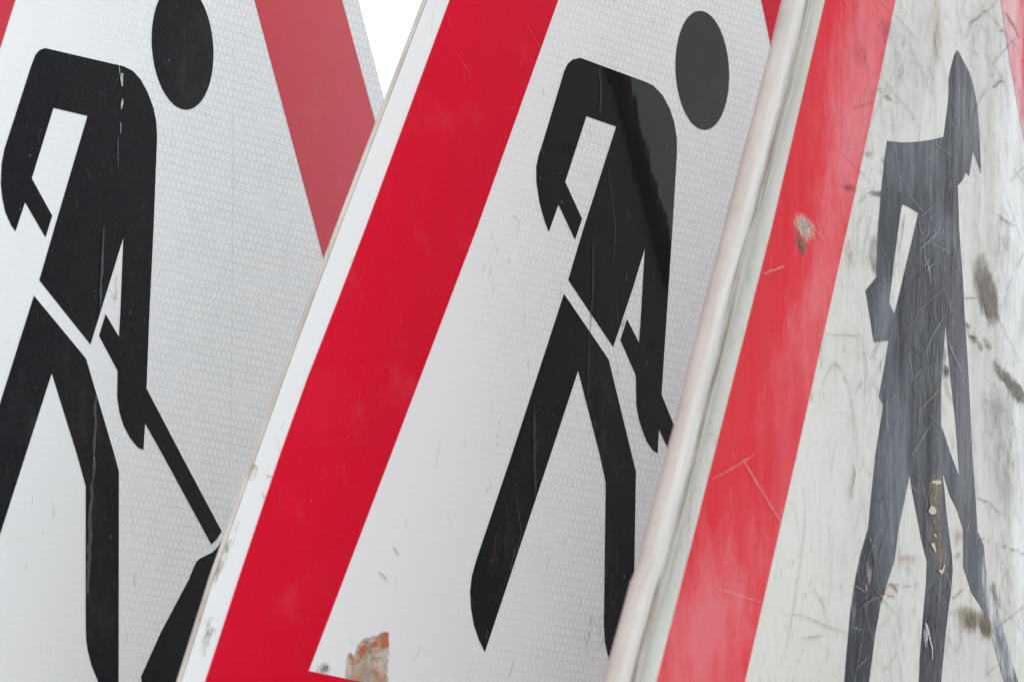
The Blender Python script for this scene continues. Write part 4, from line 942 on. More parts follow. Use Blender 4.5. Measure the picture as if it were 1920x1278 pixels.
        ["grey", 0.42, [[-62.7, 381.9], [-62.5, 379.5], [-62.5, 377.2], [-62.7, 374.8]]],
        ["grey", 0.42, [[-137.3, 398.5], [-135.5, 396.5], [-133.4, 394.6], [-130.9, 392.7]]],
        ["grey", 0.42, [[107.2, 202.0], [105.6, 198.6], [103.7, 195.1], [101.4, 191.6]]],
        ["grey", 0.42, [[-62.0, 334.9], [-58.7, 333.1], [-55.9, 331.3], [-53.6, 329.3]]],
        ["grey", 0.42, [[-16.1, 287.5], [-16.7, 283.9], [-17.4, 280.2], [-18.1, 276.6]]],
        ["grey", 0.42, [[-127.2, 178.6], [-128.3, 171.7], [-128.9, 164.8], [-128.9, 158.0]]],
        ["grey", 0.42, [[146.9, 176.5], [126.4, 169.4], [103.7, 162.3], [76.3, 154.9]]],
        ["grey", 0.42, [[54.1, 424.4], [86.0, 421.0], [111.2, 416.4], [132.0, 411.0]]],
        ["grey", 0.42, [[65.6, 167.8], [66.0, 165.5], [66.3, 163.1], [66.7, 160.8]]],
        ["grey", 0.42, [[-13.6, 354.2], [-3.8, 353.4], [6.6, 352.8], [17.7, 352.2]]],
        ["grey", 0.42, [[37.1, 162.8], [39.9, 160.2], [42.4, 157.6], [44.5, 155.0]]],
        ["grey", 0.42, [[-83.7, 243.1], [-82.4, 232.5], [-78.4, 222.1], [-71.6, 211.9]]],
        ["grey", 0.42, [[17.8, 224.9], [19.8, 222.7], [21.1, 220.4], [21.6, 218.1]]],
        ["grey", 0.42, [[-33.7, 175.3], [-34.5, 171.6], [-35.0, 167.8], [-35.2, 164.1]]],
        ["grey", 0.42, [[-14.5, 195.7], [-15.1, 191.6], [-13.6, 187.7], [-9.9, 184.0]]],
        ["grey", 0.42, [[-39.1, 339.1], [-37.2, 332.1], [-34.3, 325.1], [-30.4, 318.3]]],
        ["grey", 0.42, [[-72.9, 269.3], [-79.6, 261.1], [-88.3, 252.8], [-98.8, 244.3]]],
        ["grey", 0.42, [[-129.1, 305.2], [-125.4, 297.2], [-124.8, 288.8], [-127.3, 280.2]]],
        ["grey", 0.42, [[-54.7, 247.1], [-61.0, 238.3], [-66.0, 229.7], [-69.8, 221.2]]],
        ["grey", 0.42, [[-104.6, 218.8], [-105.2, 216.6], [-105.7, 214.4], [-106.1, 212.2]]],
        ["grey", 0.42, [[129.4, 163.1], [128.5, 158.5], [128.5, 154.0], [129.3, 149.5]]],
        ["grey", 0.42, [[-81.7, 345.4], [-82.1, 342.8], [-81.6, 340.3], [-80.5, 337.9]]],
        ["grey", 0.42, [[-61.2, 219.1], [-62.7, 214.0], [-63.4, 209.0], [-63.2, 204.0]]],
        ["grey", 0.42, [[113.4, 171.8], [123.2, 168.2], [132.4, 164.6], [141.2, 160.9]]],
        ["grey", 0.42, [[-120.9, 245.7], [-119.4, 233.4], [-115.0, 221.4], [-107.9, 209.6]]],
        ["grey", 0.42, [[-96.4, 372.9], [-78.5, 368.6], [-59.9, 364.3], [-40.6, 360.1]]],
        ["grey", 0.42, [[44.5, 273.6], [45.6, 269.2], [45.3, 264.7], [43.7, 260.1]]],
        ["grey", 0.42, [[-70.3, 199.9], [-69.3, 195.0], [-68.3, 190.0], [-67.5, 185.1]]],
        ["grey", 0.42, [[117.0, 361.6], [123.0, 359.7], [128.1, 357.7], [132.5, 355.6]]],
        ["grey", 0.42, [[-104.5, 205.7], [-102.9, 201.2], [-102.1, 196.7], [-101.9, 192.1]]],
        ["grey", 0.42, [[-52.5, 393.6], [-51.2, 390.8], [-50.0, 387.8], [-49.1, 384.9]]],
        ["grey", 0.42, [[-92.1, 201.5], [-91.9, 196.6], [-92.2, 191.7], [-93.2, 186.7]]],
        ["grey", 0.42, [[-17.9, 242.1], [-10.2, 240.8], [-3.4, 239.5], [2.6, 238.0]]],
        ["grey", 0.42, [[10.0, 213.1], [13.8, 209.3], [17.2, 205.5], [20.2, 201.7]]],
        ["grey", 0.42, [[-32.1, 249.7], [-32.6, 240.3], [-34.3, 230.9], [-37.2, 221.4]]],
        ["grey", 0.42, [[108.4, 377.9], [108.6, 374.4], [108.4, 370.8], [107.7, 367.1]]],
        ["grey", 0.42, [[19.0, 350.4], [13.8, 340.0], [8.7, 329.7], [3.7, 319.4]]],
        ["grey", 0.42, [[-51.7, 255.6], [-50.8, 246.0], [-52.5, 236.1], [-56.8, 226.1]]],
        ["grey", 0.42, [[-143.0, 337.1], [-129.0, 334.0], [-115.1, 330.7], [-101.2, 327.5]]],
        ["grey", 0.42, [[-58.0, 283.1], [-57.6, 277.8], [-58.4, 272.3], [-60.5, 266.7]]],
        ["grey", 0.42, [[-57.2, 319.1], [-59.3, 315.7], [-60.2, 312.5], [-59.9, 309.4]]],
        ["grey", 0.42, [[-42.0, 298.7], [-41.8, 291.8], [-42.5, 284.9], [-44.0, 277.9]]],
        ["grey", 0.42, [[42.2, 355.1], [48.2, 352.3], [54.6, 349.4], [61.4, 346.6]]],
        ["grey", 0.42, [[-18.0, 376.1], [-14.6, 365.3], [-12.9, 354.3], [-12.9, 343.1]]],
        ["grey", 0.42, [[119.9, 197.5], [119.7, 194.3], [120.6, 191.2], [122.5, 188.2]]],
        ["grey", 0.42, [[63.4, 430.1], [65.1, 424.1], [68.5, 418.4], [73.7, 412.9]]],
        ["grey", 0.42, [[113.0, 148.1], [110.8, 145.1], [109.7, 142.2], [109.8, 139.3]]],
        ["grey", 0.42, [[-11.3, 219.5], [-15.0, 213.2], [-18.6, 206.9], [-22.0, 200.7]]],
        ["grey", 0.42, [[-49.5, 159.3], [-53.3, 152.5], [-57.3, 145.8], [-61.4, 139.1]]],
        ["grey", 0.42, [[-77.3, 215.2], [-76.9, 211.9], [-76.0, 208.6], [-74.5, 205.3]]],
        ["grey", 0.42, [[71.8, 368.6], [73.4, 366.3], [73.5, 363.8], [72.3, 361.1]]],
        ["grey", 0.42, [[-7.2, 393.6], [2.5, 382.3], [15.9, 371.4], [33.6, 361.0]]],
        ["grey", 0.42, [[-128.6, 134.8], [-128.9, 131.7], [-128.5, 128.7], [-127.5, 125.8]]],
        ["grey", 0.42, [[57.3, 235.1], [51.6, 221.2], [47.5, 207.4], [45.1, 193.8]]],
        ["grey", 0.42, [[-68.0, 155.6], [-65.3, 151.5], [-63.2, 147.3], [-61.5, 143.1]]],
        ["grey", 0.42, [[103.1, 260.4], [104.1, 247.3], [103.6, 234.0], [101.6, 220.7]]],
        ["grey", 0.42, [[-68.9, 380.8], [-83.1, 368.3], [-97.1, 356.0], [-111.0, 343.8]]],
        ["grey", 0.42, [[-33.0, 251.6], [-31.4, 244.0], [-32.2, 236.1], [-35.2, 228.0]]],
        ["tan", 0.5, [[-114.2, 269.7], [-113.8, 262.2], [-112.6, 254.8], [-110.5, 247.4]]],
        ["tan", 0.5, [[100.2, 433.4], [86.7, 427.7], [73.5, 422.0], [62.0, 416.6]]],
        ["tan", 0.5, [[39.0, 382.2], [38.5, 379.7], [38.0, 377.1], [37.5, 374.6]]],
        ["tan", 0.5, [[-125.0, 178.6], [-123.4, 176.1], [-123.2, 173.6], [-124.4, 171.0]]],
        ["tan", 0.5, [[-19.6, 352.3], [-19.2, 350.6], [-18.3, 348.9], [-16.8, 347.3]]],
        ["tan", 0.5, [[99.3, 259.5], [99.9, 257.9], [100.3, 256.3], [100.6, 254.7]]],
        ["tan", 0.5, [[-46.8, 387.0], [-46.1, 384.7], [-46.1, 382.4], [-46.9, 380.0]]],
        ["tan", 0.5, [[-97.7, 201.5], [-97.3, 199.0], [-97.1, 196.4], [-96.9, 193.9]]],
        ["tan", 0.5, [[118.3, 371.3], [117.6, 369.5], [117.3, 367.9], [117.4, 366.2]]],
        ["tan", 0.5, [[-5.8, 421.6], [-15.4, 412.2], [-24.1, 403.1], [-32.1, 394.1]]],
        ["tan", 0.5, [[-165.1, 307.9], [-163.3, 304.5], [-160.7, 301.3], [-157.4, 298.1]]],
        ["tan", 0.5, [[-74.7, 355.9], [-71.6, 347.3], [-67.8, 338.9], [-63.3, 330.5]]],
        ["tan", 0.5, [[-121.0, 380.2], [-121.5, 378.4], [-122.0, 376.6], [-122.6, 374.8]]],
        ["tan", 0.5, [[-62.4, 248.8], [-62.5, 246.9], [-62.7, 245.0], [-63.0, 243.1]]],
        ["tan", 0.5, [[61.8, 353.9], [60.0, 351.5], [59.4, 349.2], [59.9, 347.0]]],
        ["tan", 0.5, [[114.4, 331.8], [113.6, 330.1], [113.6, 328.5], [114.5, 326.9]]],
        ["tan", 0.5, [[-4.9, 223.5], [-3.3, 218.9], [-3.6, 214.1], [-5.9, 209.1]]],
        ["tan", 0.5, [[-150.5, 333.6], [-151.6, 325.8], [-155.2, 317.7], [-161.3, 309.4]]],
        ["tan", 0.5, [[-171.5, 302.7], [-165.6, 301.1], [-159.7, 299.5], [-153.7, 297.9]]],
        ["tan", 0.5, [[-30.0, 398.7], [-29.1, 396.2], [-27.9, 393.7], [-26.4, 391.2]]],
        ["tan", 0.5, [[-49.1, 271.6], [-49.8, 269.5], [-51.5, 267.3], [-54.1, 265.0]]],
        ["tan", 0.5, [[116.3, 375.9], [114.5, 372.0], [112.9, 368.2], [111.6, 364.5]]],
        ["tan", 0.5, [[-108.4, 354.5], [-109.7, 350.3], [-110.5, 346.2], [-110.7, 342.1]]],
        ["tan", 0.5, [[-112.2, 346.9], [-119.3, 342.5], [-125.9, 338.2], [-131.9, 333.9]]],
        ["tan", 0.5, [[-34.8, 281.6], [-39.9, 279.1], [-45.0, 276.6], [-50.0, 274.2]]],
        ["tan", 0.5, [[-157.7, 269.9], [-158.9, 263.2], [-157.0, 256.9], [-151.9, 250.8]]],
        ["tan", 0.5, [[-93.8, 139.2], [-98.6, 137.0], [-103.8, 134.8], [-109.3, 132.6]]],
        ["tan", 0.5, [[106.7, 329.3], [101.9, 325.7], [96.6, 322.1], [90.7, 318.4]]],
        ["tan", 0.5, [[-81.0, 336.7], [-80.4, 333.1], [-79.1, 329.6], [-77.3, 326.1]]],
        ["tan", 0.5, [[-56.0, 226.8], [-60.9, 221.3], [-64.4, 215.9], [-66.7, 210.7]]],
        ["tan", 0.5, [[-51.6, 291.1], [-51.3, 288.8], [-51.6, 286.4], [-52.4, 284.0]]],
        ["tan", 0.5, [[-142.4, 139.4], [-142.2, 137.2], [-142.8, 135.0], [-144.0, 132.7]]],
        ["tan", 0.5, [[-127.4, 269.5], [-130.1, 264.8], [-129.5, 260.5], [-125.7, 256.4]]],
        ["tan", 0.5, [[-4.1, 171.4], [4.8, 167.7], [12.7, 164.0], [19.5, 160.2]]],
        ["tan", 0.5, [[-77.2, 299.4], [-77.3, 296.0], [-76.6, 292.7], [-75.0, 289.5]]],
        ["tan", 0.5, [[-69.4, 220.7], [-70.2, 219.2], [-70.7, 217.6], [-71.0, 216.1]]],
        ["tan", 0.5, [[-111.5, 280.2], [-111.7, 278.2], [-111.2, 276.2], [-110.0, 274.3]]],
        ["tan", 0.5, [[137.4, 173.7], [138.3, 170.8], [138.5, 167.7], [138.0, 164.7]]],
        ["tan", 0.5, [[-27.7, 349.1], [-25.1, 347.9], [-22.3, 346.6], [-19.4, 345.4]]],
        ["tan", 0.5, [[-48.2, 147.8], [-47.2, 145.9], [-46.5, 143.9], [-46.0, 141.9]]],
        ["tan", 0.5, [[-83.1, 289.6], [-83.9, 284.3], [-83.8, 279.0], [-82.7, 273.8]]],
        ["tan", 0.5, [[-45.6, 170.4], [-51.6, 164.2], [-55.0, 158.1], [-55.9, 152.2]]],
        ["tan", 0.5, [[-117.2, 398.7], [-118.0, 396.7], [-118.3, 394.8], [-118.1, 392.9]]],
        ["tan", 0.5, [[138.1, 175.1], [137.2, 172.9], [136.6, 170.8], [136.2, 168.7]]],
        ["tan", 0.5, [[75.1, 432.9], [70.8, 425.8], [65.3, 418.6], [58.8, 411.3]]],
        ["tan", 0.5, [[-99.9, 403.5], [-90.9, 402.3], [-83.1, 400.9], [-76.5, 399.3]]],
        ["tan", 0.5, [[-53.5, 212.3], [-50.7, 207.6], [-48.8, 202.9], [-48.0, 198.1]]],
        ["tan", 0.5, [[-140.0, 331.3], [-139.7, 328.6], [-139.7, 325.9], [-139.9, 323.2]]],
        ["tan", 0.5, [[0.8, 254.9], [-11.9, 250.4], [-23.8, 245.9], [-35.0, 241.5]]],
        ["tan", 0.5, [[121.2, 321.4], [126.5, 316.1], [128.7, 310.5], [128.0, 304.6]]],
        ["tan", 0.5, [[-118.1, 213.8], [-119.3, 208.3], [-121.1, 202.7], [-123.3, 197.1]]],
        ["tan", 0.5, [[18.0, 264.8], [21.3, 264.1], [24.0, 263.3], [26.2, 262.4]]],
        ["tan", 0.5, [[-118.9, 340.2], [-116.3, 339.3], [-113.9, 338.4], [-111.5, 337.6]]],
        ["tan", 0.5, [[-78.8, 141.8], [-75.5, 137.0], [-73.5, 132.2], [-72.9, 127.2]]],
        ["tan", 0.5, [[17.1, 176.4], [16.6, 174.5], [17.1, 172.6], [18.4, 170.8]]],
        ["tan", 0.5, [[-138.5, 183.3], [-139.5, 179.2], [-138.6, 175.2], [-135.8, 171.3]]],
        ["tan", 0.5, [[126.8, 236.6], [130.9, 230.0], [133.6, 223.2], [135.0, 216.4]]],
        ["tan", 0.5, [[70.9, 326.5], [69.8, 319.1], [67.0, 311.6], [62.6, 303.9]]],
        ["dgrey", 0.42, [[-88.2, 385.2], [-87.7, 381.4], [-87.2, 377.5], [-86.6, 373.7]]],
        ["dgrey", 0.42, [[-112.4, 370.8], [-112.1, 369.7], [-111.7, 368.7], [-111.4, 367.7]]],
        ["dgrey", 0.42, [[-39.9, 360.3], [-39.9, 359.2], [-40.0, 358.1], [-40.3, 357.0]]],
        ["dgrey", 0.42, [[-101.3, 365.3], [-99.9, 360.8], [-99.5, 356.1], [-100.3, 351.4]]],
        ["dgrey", 0.42, [[-32.0, 384.4], [-33.3, 379.9], [-33.4, 375.5], [-32.5, 371.3]]],
        ["dgrey", 0.42, [[-73.9, 387.6], [-70.9, 381.9], [-68.4, 376.0], [-66.4, 370.1]]],
        ["dgrey", 0.42, [[-107.2, 383.2], [-110.0, 379.0], [-111.7, 375.1], [-112.2, 371.3]]],
        ["dgrey", 0.42, [[-32.2, 391.0], [-34.3, 384.9], [-34.6, 379.0], [-33.1, 373.4]]],
        ["dgrey", 0.42, [[-37.9, 403.8], [-36.3, 401.6], [-36.1, 399.2], [-37.1, 396.6]]],
        ["dgrey", 0.42, [[-25.5, 406.7], [-25.9, 404.6], [-26.7, 402.3], [-28.0, 400.1]]],
        ["dgrey", 0.42, [[-9.0, 397.8], [-13.7, 392.9], [-17.0, 388.1], [-18.9, 383.6]]],
        ["dgrey", 0.42, [[-64.8, 381.9], [-64.5, 380.9], [-64.5, 379.8], [-64.6, 378.8]]],
        ["dgrey", 0.42, [[-112.8, 390.4], [-112.1, 388.9], [-111.9, 387.4], [-112.0, 385.9]]],
        ["dgrey", 0.42, [[-46.7, 410.2], [-48.4, 406.5], [-49.6, 402.8], [-50.3, 399.2]]],
        ["dgrey", 0.42, [[-37.1, 360.6], [-38.2, 354.1], [-37.1, 347.9], [-33.6, 341.9]]],
        ["dgrey", 0.42, [[-106.5, 366.8], [-111.7, 360.1], [-112.8, 354.0], [-110.0, 348.4]]],
        ["dgrey", 0.42, [[-76.9, 361.5], [-75.1, 358.0], [-73.3, 354.4], [-71.6, 350.8]]],
        ["dgrey", 0.42, [[-61.2, 362.0], [-60.7, 360.7], [-60.2, 359.3], [-59.7, 357.9]]],
        ["dgrey", 0.42, [[-57.6, 404.1], [-59.4, 402.3], [-61.3, 400.4], [-63.3, 398.5]]],
        ["dgrey", 0.42, [[-125.0, 399.7], [-122.7, 395.8], [-120.9, 391.9], [-119.6, 387.8]]],
        ["dgrey", 0.42, [[-28.5, 389.2], [-28.4, 383.5], [-28.3, 377.8], [-28.1, 372.1]]],
        ["dgrey", 0.42, [[-63.0, 399.1], [-64.0, 396.4], [-64.6, 393.8], [-64.6, 391.2]]],
        ["dgrey", 0.42, [[-93.0, 371.3], [-90.6, 365.4], [-89.0, 359.3], [-88.0, 353.2]]],
        ["dgrey", 0.42, [[-21.0, 368.5], [-22.1, 366.3], [-23.2, 364.0], [-24.3, 361.7]]],
        ["dgrey", 0.42, [[-21.2, 381.1], [-19.1, 380.7], [-17.1, 380.4], [-15.4, 380.0]]],
        ["dgrey", 0.42, [[-118.9, 374.5], [-119.1, 372.6], [-119.0, 370.7], [-118.7, 368.8]]],
        ["dgrey", 0.42, [[-28.0, 362.8], [-27.6, 361.2], [-27.2, 359.5], [-26.7, 357.9]]],
        ["dgrey", 0.42, [[-38.0, 402.8], [-37.0, 401.6], [-36.6, 400.4], [-36.8, 399.1]]],
        ["dgrey", 0.42, [[-54.2, 368.1], [-54.4, 367.1], [-54.3, 366.0], [-54.0, 365.0]]],
        ["dgrey", 0.42, [[-19.9, 386.2], [-19.5, 380.9], [-18.0, 375.7], [-15.4, 370.7]]],
        ["dgrey", 0.42, [[-50.4, 363.8], [-49.0, 362.4], [-47.4, 361.0], [-45.6, 359.6]]],
        ["dgrey", 0.42, [[-37.1, 405.0], [-37.0, 402.5], [-37.3, 400.0], [-38.2, 397.3]]],
        ["dgrey", 0.42, [[-92.5, 366.4], [-96.1, 365.1], [-99.7, 363.8], [-103.4, 362.4]]],
        ["dgrey", 0.42, [[-47.1, 389.0], [-46.1, 387.0], [-46.2, 384.8], [-47.5, 382.4]]],
        ["dgrey", 0.42, [[-84.6, 405.6], [-84.1, 404.3], [-83.8, 402.9], [-83.8, 401.5]]],
        ["dgrey", 0.42, [[-123.1, 390.4], [-121.1, 384.4], [-119.9, 378.4], [-119.6, 372.1]]],
        ["dgrey", 0.42, [[130.7, 431.3], [131.1, 427.9], [130.1, 424.4], [127.7, 420.6]]],
        ["dgrey", 0.42, [[133.3, 307.8], [134.9, 301.8], [135.3, 295.8], [134.3, 289.6]]],
        ["dgrey", 0.42, [[88.5, 372.7], [88.3, 371.1], [89.0, 369.5], [90.4, 368.1]]],
        ["dgrey", 0.42, [[125.2, 397.2], [124.6, 395.6], [124.4, 394.1], [124.6, 392.6]]],
        ["dgrey", 0.42, [[93.5, 425.0], [90.2, 420.3], [87.7, 415.7], [85.9, 411.2]]],
        ["dgrey", 0.42, [[76.4, 418.6], [77.5, 414.8], [79.2, 411.2], [81.4, 407.6]]],
        ["dgrey", 0.42, [[119.0, 402.0], [118.7, 400.2], [118.4, 398.4], [118.1, 396.6]]],
        ["dgrey", 0.42, [[109.0, 370.6], [109.2, 368.4], [109.4, 366.1], [109.5, 363.8]]],
        ["dgrey", 0.42, [[68.4, 408.5], [69.1, 406.6], [69.4, 404.7], [69.3, 402.8]]],
        ["dgrey", 0.42, [[108.9, 305.4], [107.3, 301.7], [107.0, 298.2], [107.9, 294.8]]],
        ["dgrey", 0.42, [[110.9, 408.7], [111.1, 407.0], [111.5, 405.4], [112.1, 403.7]]],
        ["dgrey", 0.42, [[135.3, 348.5], [132.9, 343.5], [132.3, 338.7], [133.5, 334.1]]],
        ["dgrey", 0.42, [[122.7, 426.3], [124.2, 423.7], [125.5, 421.1], [126.9, 418.5]]],
        ["dgrey", 0.42, [[86.7, 342.9], [88.0, 341.1], [88.8, 339.2], [89.2, 337.2]]],
        ["dgrey", 0.42, [[102.7, 343.4], [105.5, 342.1], [108.1, 340.8], [110.7, 339.5]]],
        ["dgrey", 0.42, [[77.2, 310.9], [77.3, 309.8], [77.6, 308.7], [78.0, 307.6]]],
        ["dgrey", 0.42, [[117.1, 338.4], [115.7, 335.1], [115.1, 332.0], [115.3, 328.9]]],
        ["dgrey", 0.42, [[127.1, 385.5], [126.9, 383.0], [126.8, 380.6], [126.9, 378.1]]],
        ["dgrey", 0.42, [[99.2, 402.4], [99.5, 397.5], [98.6, 392.3], [96.3, 387.0]]],
        ["dgrey", 0.42, [[100.6, 338.8], [102.8, 335.3], [103.3, 331.6], [102.1, 327.6]]],
        ["dgrey", 0.42, [[106.4, 414.0], [108.6, 411.0], [109.8, 407.7], [110.1, 404.4]]],
        ["dgrey", 0.42, [[106.3, 398.8], [105.5, 397.5], [104.8, 396.1], [104.2, 394.7]]],
        ["dgrey", 0.42, [[121.5, 344.0], [120.4, 341.4], [119.4, 338.9], [118.6, 336.4]]],
        ["dgrey", 0.42, [[111.8, 334.8], [112.4, 332.7], [112.8, 330.6], [113.1, 328.4]]],
        ["dgrey", 0.42, [[118.5, 416.2], [117.0, 414.4], [115.9, 412.6], [115.0, 410.8]]],
        ["dgrey", 0.42, [[108.5, 414.1], [109.0, 413.1], [109.4, 412.0], [109.5, 410.9]]],
        ["dgrey", 0.42, [[84.2, 364.6], [86.1, 360.7], [88.0, 356.8], [90.0, 352.8]]],
        ["dgrey", 0.42, [[83.7, 397.7], [81.8, 396.1], [80.9, 394.7], [81.0, 393.4]]],
        ["dgrey", 0.42, [[100.9, 423.1], [102.5, 419.7], [103.4, 416.3], [103.8, 412.7]]],
        ["dgrey", 0.42, [[103.7, 345.0], [104.2, 341.9], [104.3, 338.7], [103.9, 335.4]]],
        ["dgrey", 0.5, [[89.5, 148.3], [91.6, 143.7], [93.5, 139.0], [95.1, 134.3]]],
        ["dgrey", 0.5, [[114.0, 167.9], [114.7, 166.7], [115.2, 165.5], [115.5, 164.3]]],
        ["dgrey", 0.5, [[60.0, 223.8], [63.5, 219.4], [64.6, 214.7], [63.4, 209.8]]],
        ["dgrey", 0.5, [[59.9, 251.7], [61.4, 250.1], [62.3, 248.5], [62.6, 246.8]]],
        ["dgrey", 0.5, [[52.4, 347.1], [53.3, 345.8], [54.1, 344.5], [55.0, 343.1]]],
        ["dgrey", 0.5, [[53.0, 175.1], [61.4, 173.9], [70.3, 172.8], [79.5, 171.7]]],
        ["dgrey", 0.5, [[100.2, 168.7], [99.8, 163.0], [100.0, 157.5], [100.8, 151.9]]],
        ["dgrey", 0.5, [[49.8, 291.8], [49.3, 287.6], [48.4, 283.4], [47.0, 279.1]]],
        ["dgrey", 0.5, [[54.2, 270.0], [54.8, 268.9], [55.3, 267.9], [55.9, 266.9]]],
        ["dgrey", 0.5, [[70.8, 168.4], [71.8, 167.2], [72.6, 166.1], [73.5, 165.0]]],
        ["dgrey", 0.5, [[119.0, 417.9], [108.1, 412.5], [96.8, 407.1], [85.0, 401.5]]],
        ["dgrey", 0.5, [[61.9, 425.2], [59.1, 418.8], [56.3, 412.4], [53.6, 406.0]]],
        ["dgrey", 0.5, [[64.2, 224.3], [65.9, 220.9], [68.1, 217.6], [70.6, 214.3]]],
        ["dgrey", 0.5, [[123.0, 253.5], [120.8, 245.7], [117.9, 237.9], [114.3, 230.0]]],
        ["dgrey", 0.5, [[122.7, 156.1], [122.2, 149.1], [120.0, 142.0], [115.9, 134.8]]],
        ["dgrey", 0.5, [[132.8, 410.8], [130.9, 410.0], [128.8, 409.1], [126.6, 408.2]]],
        ["dgrey", 0.5, [[100.0, 398.8], [106.3, 393.9], [108.8, 388.5], [107.8, 382.6]]],
        ["dgrey", 0.5, [[52.7, 421.9], [54.1, 421.0], [55.8, 420.0], [57.8, 419.2]]],
        ["dgrey", 0.5, [[42.5, 418.5], [45.9, 412.5], [47.7, 406.2], [47.9, 399.7]]],
        ["dgrey", 0.5, [[133.3, 297.0], [132.5, 294.8], [131.9, 292.6], [131.5, 290.4]]],
        ["dgrey", 0.5, [[37.3, 404.0], [37.9, 402.8], [38.6, 401.6], [39.4, 400.5]]],
        ["dgrey", 0.5, [[105.5, 165.3], [105.3, 161.6], [106.2, 158.1], [108.2, 154.5]]],
        ["dgrey", 0.5, [[52.5, 329.8], [51.9, 328.5], [51.5, 327.2], [51.4, 325.9]]],
        ["dgrey", 0.5, [[121.8, 278.9], [122.1, 277.7], [122.4, 276.4], [122.6, 275.2]]],
        ["dgrey", 0.5, [[89.8, 151.8], [90.3, 150.4], [90.5, 149.0], [90.5, 147.6]]],
        ["dgrey", 0.5, [[92.3, 316.7], [92.4, 315.5], [92.8, 314.3], [93.5, 313.1]]],
        ["dgrey", 0.5, [[101.2, 392.2], [100.9, 388.2], [101.9, 384.4], [104.2, 380.7]]],
        ["dgrey", 0.5, [[61.7, 414.8], [63.5, 414.0], [65.6, 413.3], [68.0, 412.6]]],
        ["dgrey", 0.5, [[44.8, 252.6], [43.9, 246.9], [41.8, 241.1], [38.7, 235.3]]],
        ["dgrey", 0.5, [[123.6, 236.9], [124.0, 235.3], [124.2, 233.7], [124.3, 232.0]]],
        ["dgrey", 0.5, [[127.4, 265.9], [127.6, 264.0], [128.3, 262.0], [129.4, 260.1]]],
        ["dgrey", 0.5, [[34.6, 316.2], [33.9, 313.6], [33.9, 311.1], [34.5, 308.6]]],
        ["dgrey", 0.5, [[118.9, 313.9], [116.0, 311.5], [113.2, 309.2], [110.4, 306.8]]],
        ["dgrey", 0.5, [[106.5, 337.2], [109.4, 331.0], [111.9, 324.8], [114.0, 318.5]]],
        ["dgrey", 0.5, [[135.6, 365.0], [128.3, 361.5], [121.0, 358.0], [113.7, 354.6]]],
        ["dgrey", 0.5, [[63.0, 386.7], [61.8, 385.3], [61.2, 383.9], [61.1, 382.7]]],
        ["dgrey", 0.5, [[54.5, 243.1], [57.4, 236.1], [58.9, 229.0], [59.0, 221.7]]],
        ["dgrey", 0.5, [[129.3, 213.7], [131.0, 212.0], [132.5, 210.3], [134.0, 208.6]]],
        ["dgrey", 0.5, [[103.9, 403.1], [105.3, 402.0], [106.8, 400.9], [108.3, 399.9]]],
        ["dgrey", 0.5, [[85.5, 276.8], [85.9, 274.2], [85.1, 271.4], [83.0, 268.5]]],
        ["dgrey", 0.5, [[123.4, 400.0], [125.4, 394.4], [127.9, 389.0], [131.1, 383.6]]],
        ["dgrey", 0.5, [[37.3, 425.0], [33.9, 422.3], [30.8, 419.6], [27.9, 416.9]]],
        ["dgrey", 0.5, [[52.9, 304.5], [53.1, 303.1], [52.8, 301.7], [52.1, 300.2]]],
        ["dgrey", 0.5, [[136.0, 265.9], [131.9, 263.6], [128.4, 261.4], [125.6, 259.3]]],
        ["dgrey", 0.5, [[81.4, 214.8], [85.9, 212.3], [89.5, 209.7], [92.1, 207.1]]],
        ["dgrey", 0.5, [[104.4, 342.7], [99.6, 334.7], [98.0, 327.1], [99.7, 319.9]]],
        ["dgrey", 0.5, [[75.8, 390.3], [61.0, 382.7], [50.8, 375.7], [44.7, 369.3]]],
        ["dgrey", 0.5, [[47.0, 401.8], [50.1, 401.4], [52.6, 400.9], [54.6, 400.3]]],
        ["dgrey", 0.5, [[77.7, 413.6], [77.2, 412.1], [77.3, 410.7], [78.2, 409.4]]],
        ["dgrey", 0.5, [[47.4, 217.1], [49.3, 210.4], [50.4, 203.7], [50.5, 197.0]]],
        ["dgrey", 0.5, [[98.9, 401.0], [99.7, 399.5], [100.4, 397.9], [100.9, 396.3]]],
        ["dgrey", 0.5, [[128.6, 368.7], [129.7, 363.0], [131.8, 357.3], [134.6, 351.8]]],
        ["dgrey", 0.5, [[87.4, 324.6], [88.4, 323.0], [89.6, 321.5], [91.1, 319.9]]],
        ["dgrey", 0.5, [[123.1, 344.7], [123.6, 343.6], [124.3, 342.5], [125.4, 341.4]]],
        ["dgrey", 0.5, [[121.7, 184.1], [121.8, 181.8], [121.9, 179.5], [122.3, 177.2]]],
        ["dgrey", 0.5, [[32.5, 339.3], [32.7, 338.2], [32.6, 337.1], [32.3, 335.9]]],
        ["dgrey", 0.5, [[45.7, 392.7], [45.2, 384.8], [43.9, 376.8], [41.9, 368.7]]],
        ["dgrey", 0.5, [[104.5, 243.1], [104.4, 236.9], [102.7, 230.6], [99.5, 224.2]]],
        ["dgrey", 0.5, [[123.4, 145.5], [122.7, 143.0], [122.6, 140.6], [123.0, 138.2]]],
        ["dgrey", 0.5, [[62.3, 344.3], [62.4, 340.3], [62.5, 336.3], [62.4, 332.3]]],
        ["litehair", 0.3, [[36.7, 276.7], [38.0, 274.8], [39.1, 272.8], [40.1, 270.9]]],
        ["litehair", 0.3, [[15.2, 306.6], [15.2, 304.7], [15.1, 302.8], [14.7, 300.9]]],
        ["litehair", 0.3, [[-44.8, 254.8], [-44.5, 253.9], [-44.6, 253.0], [-45.0, 252.1]]],
        ["litehair", 0.3, [[11.7, 345.7], [12.2, 342.8], [11.5, 339.8], [9.7, 336.6]]],
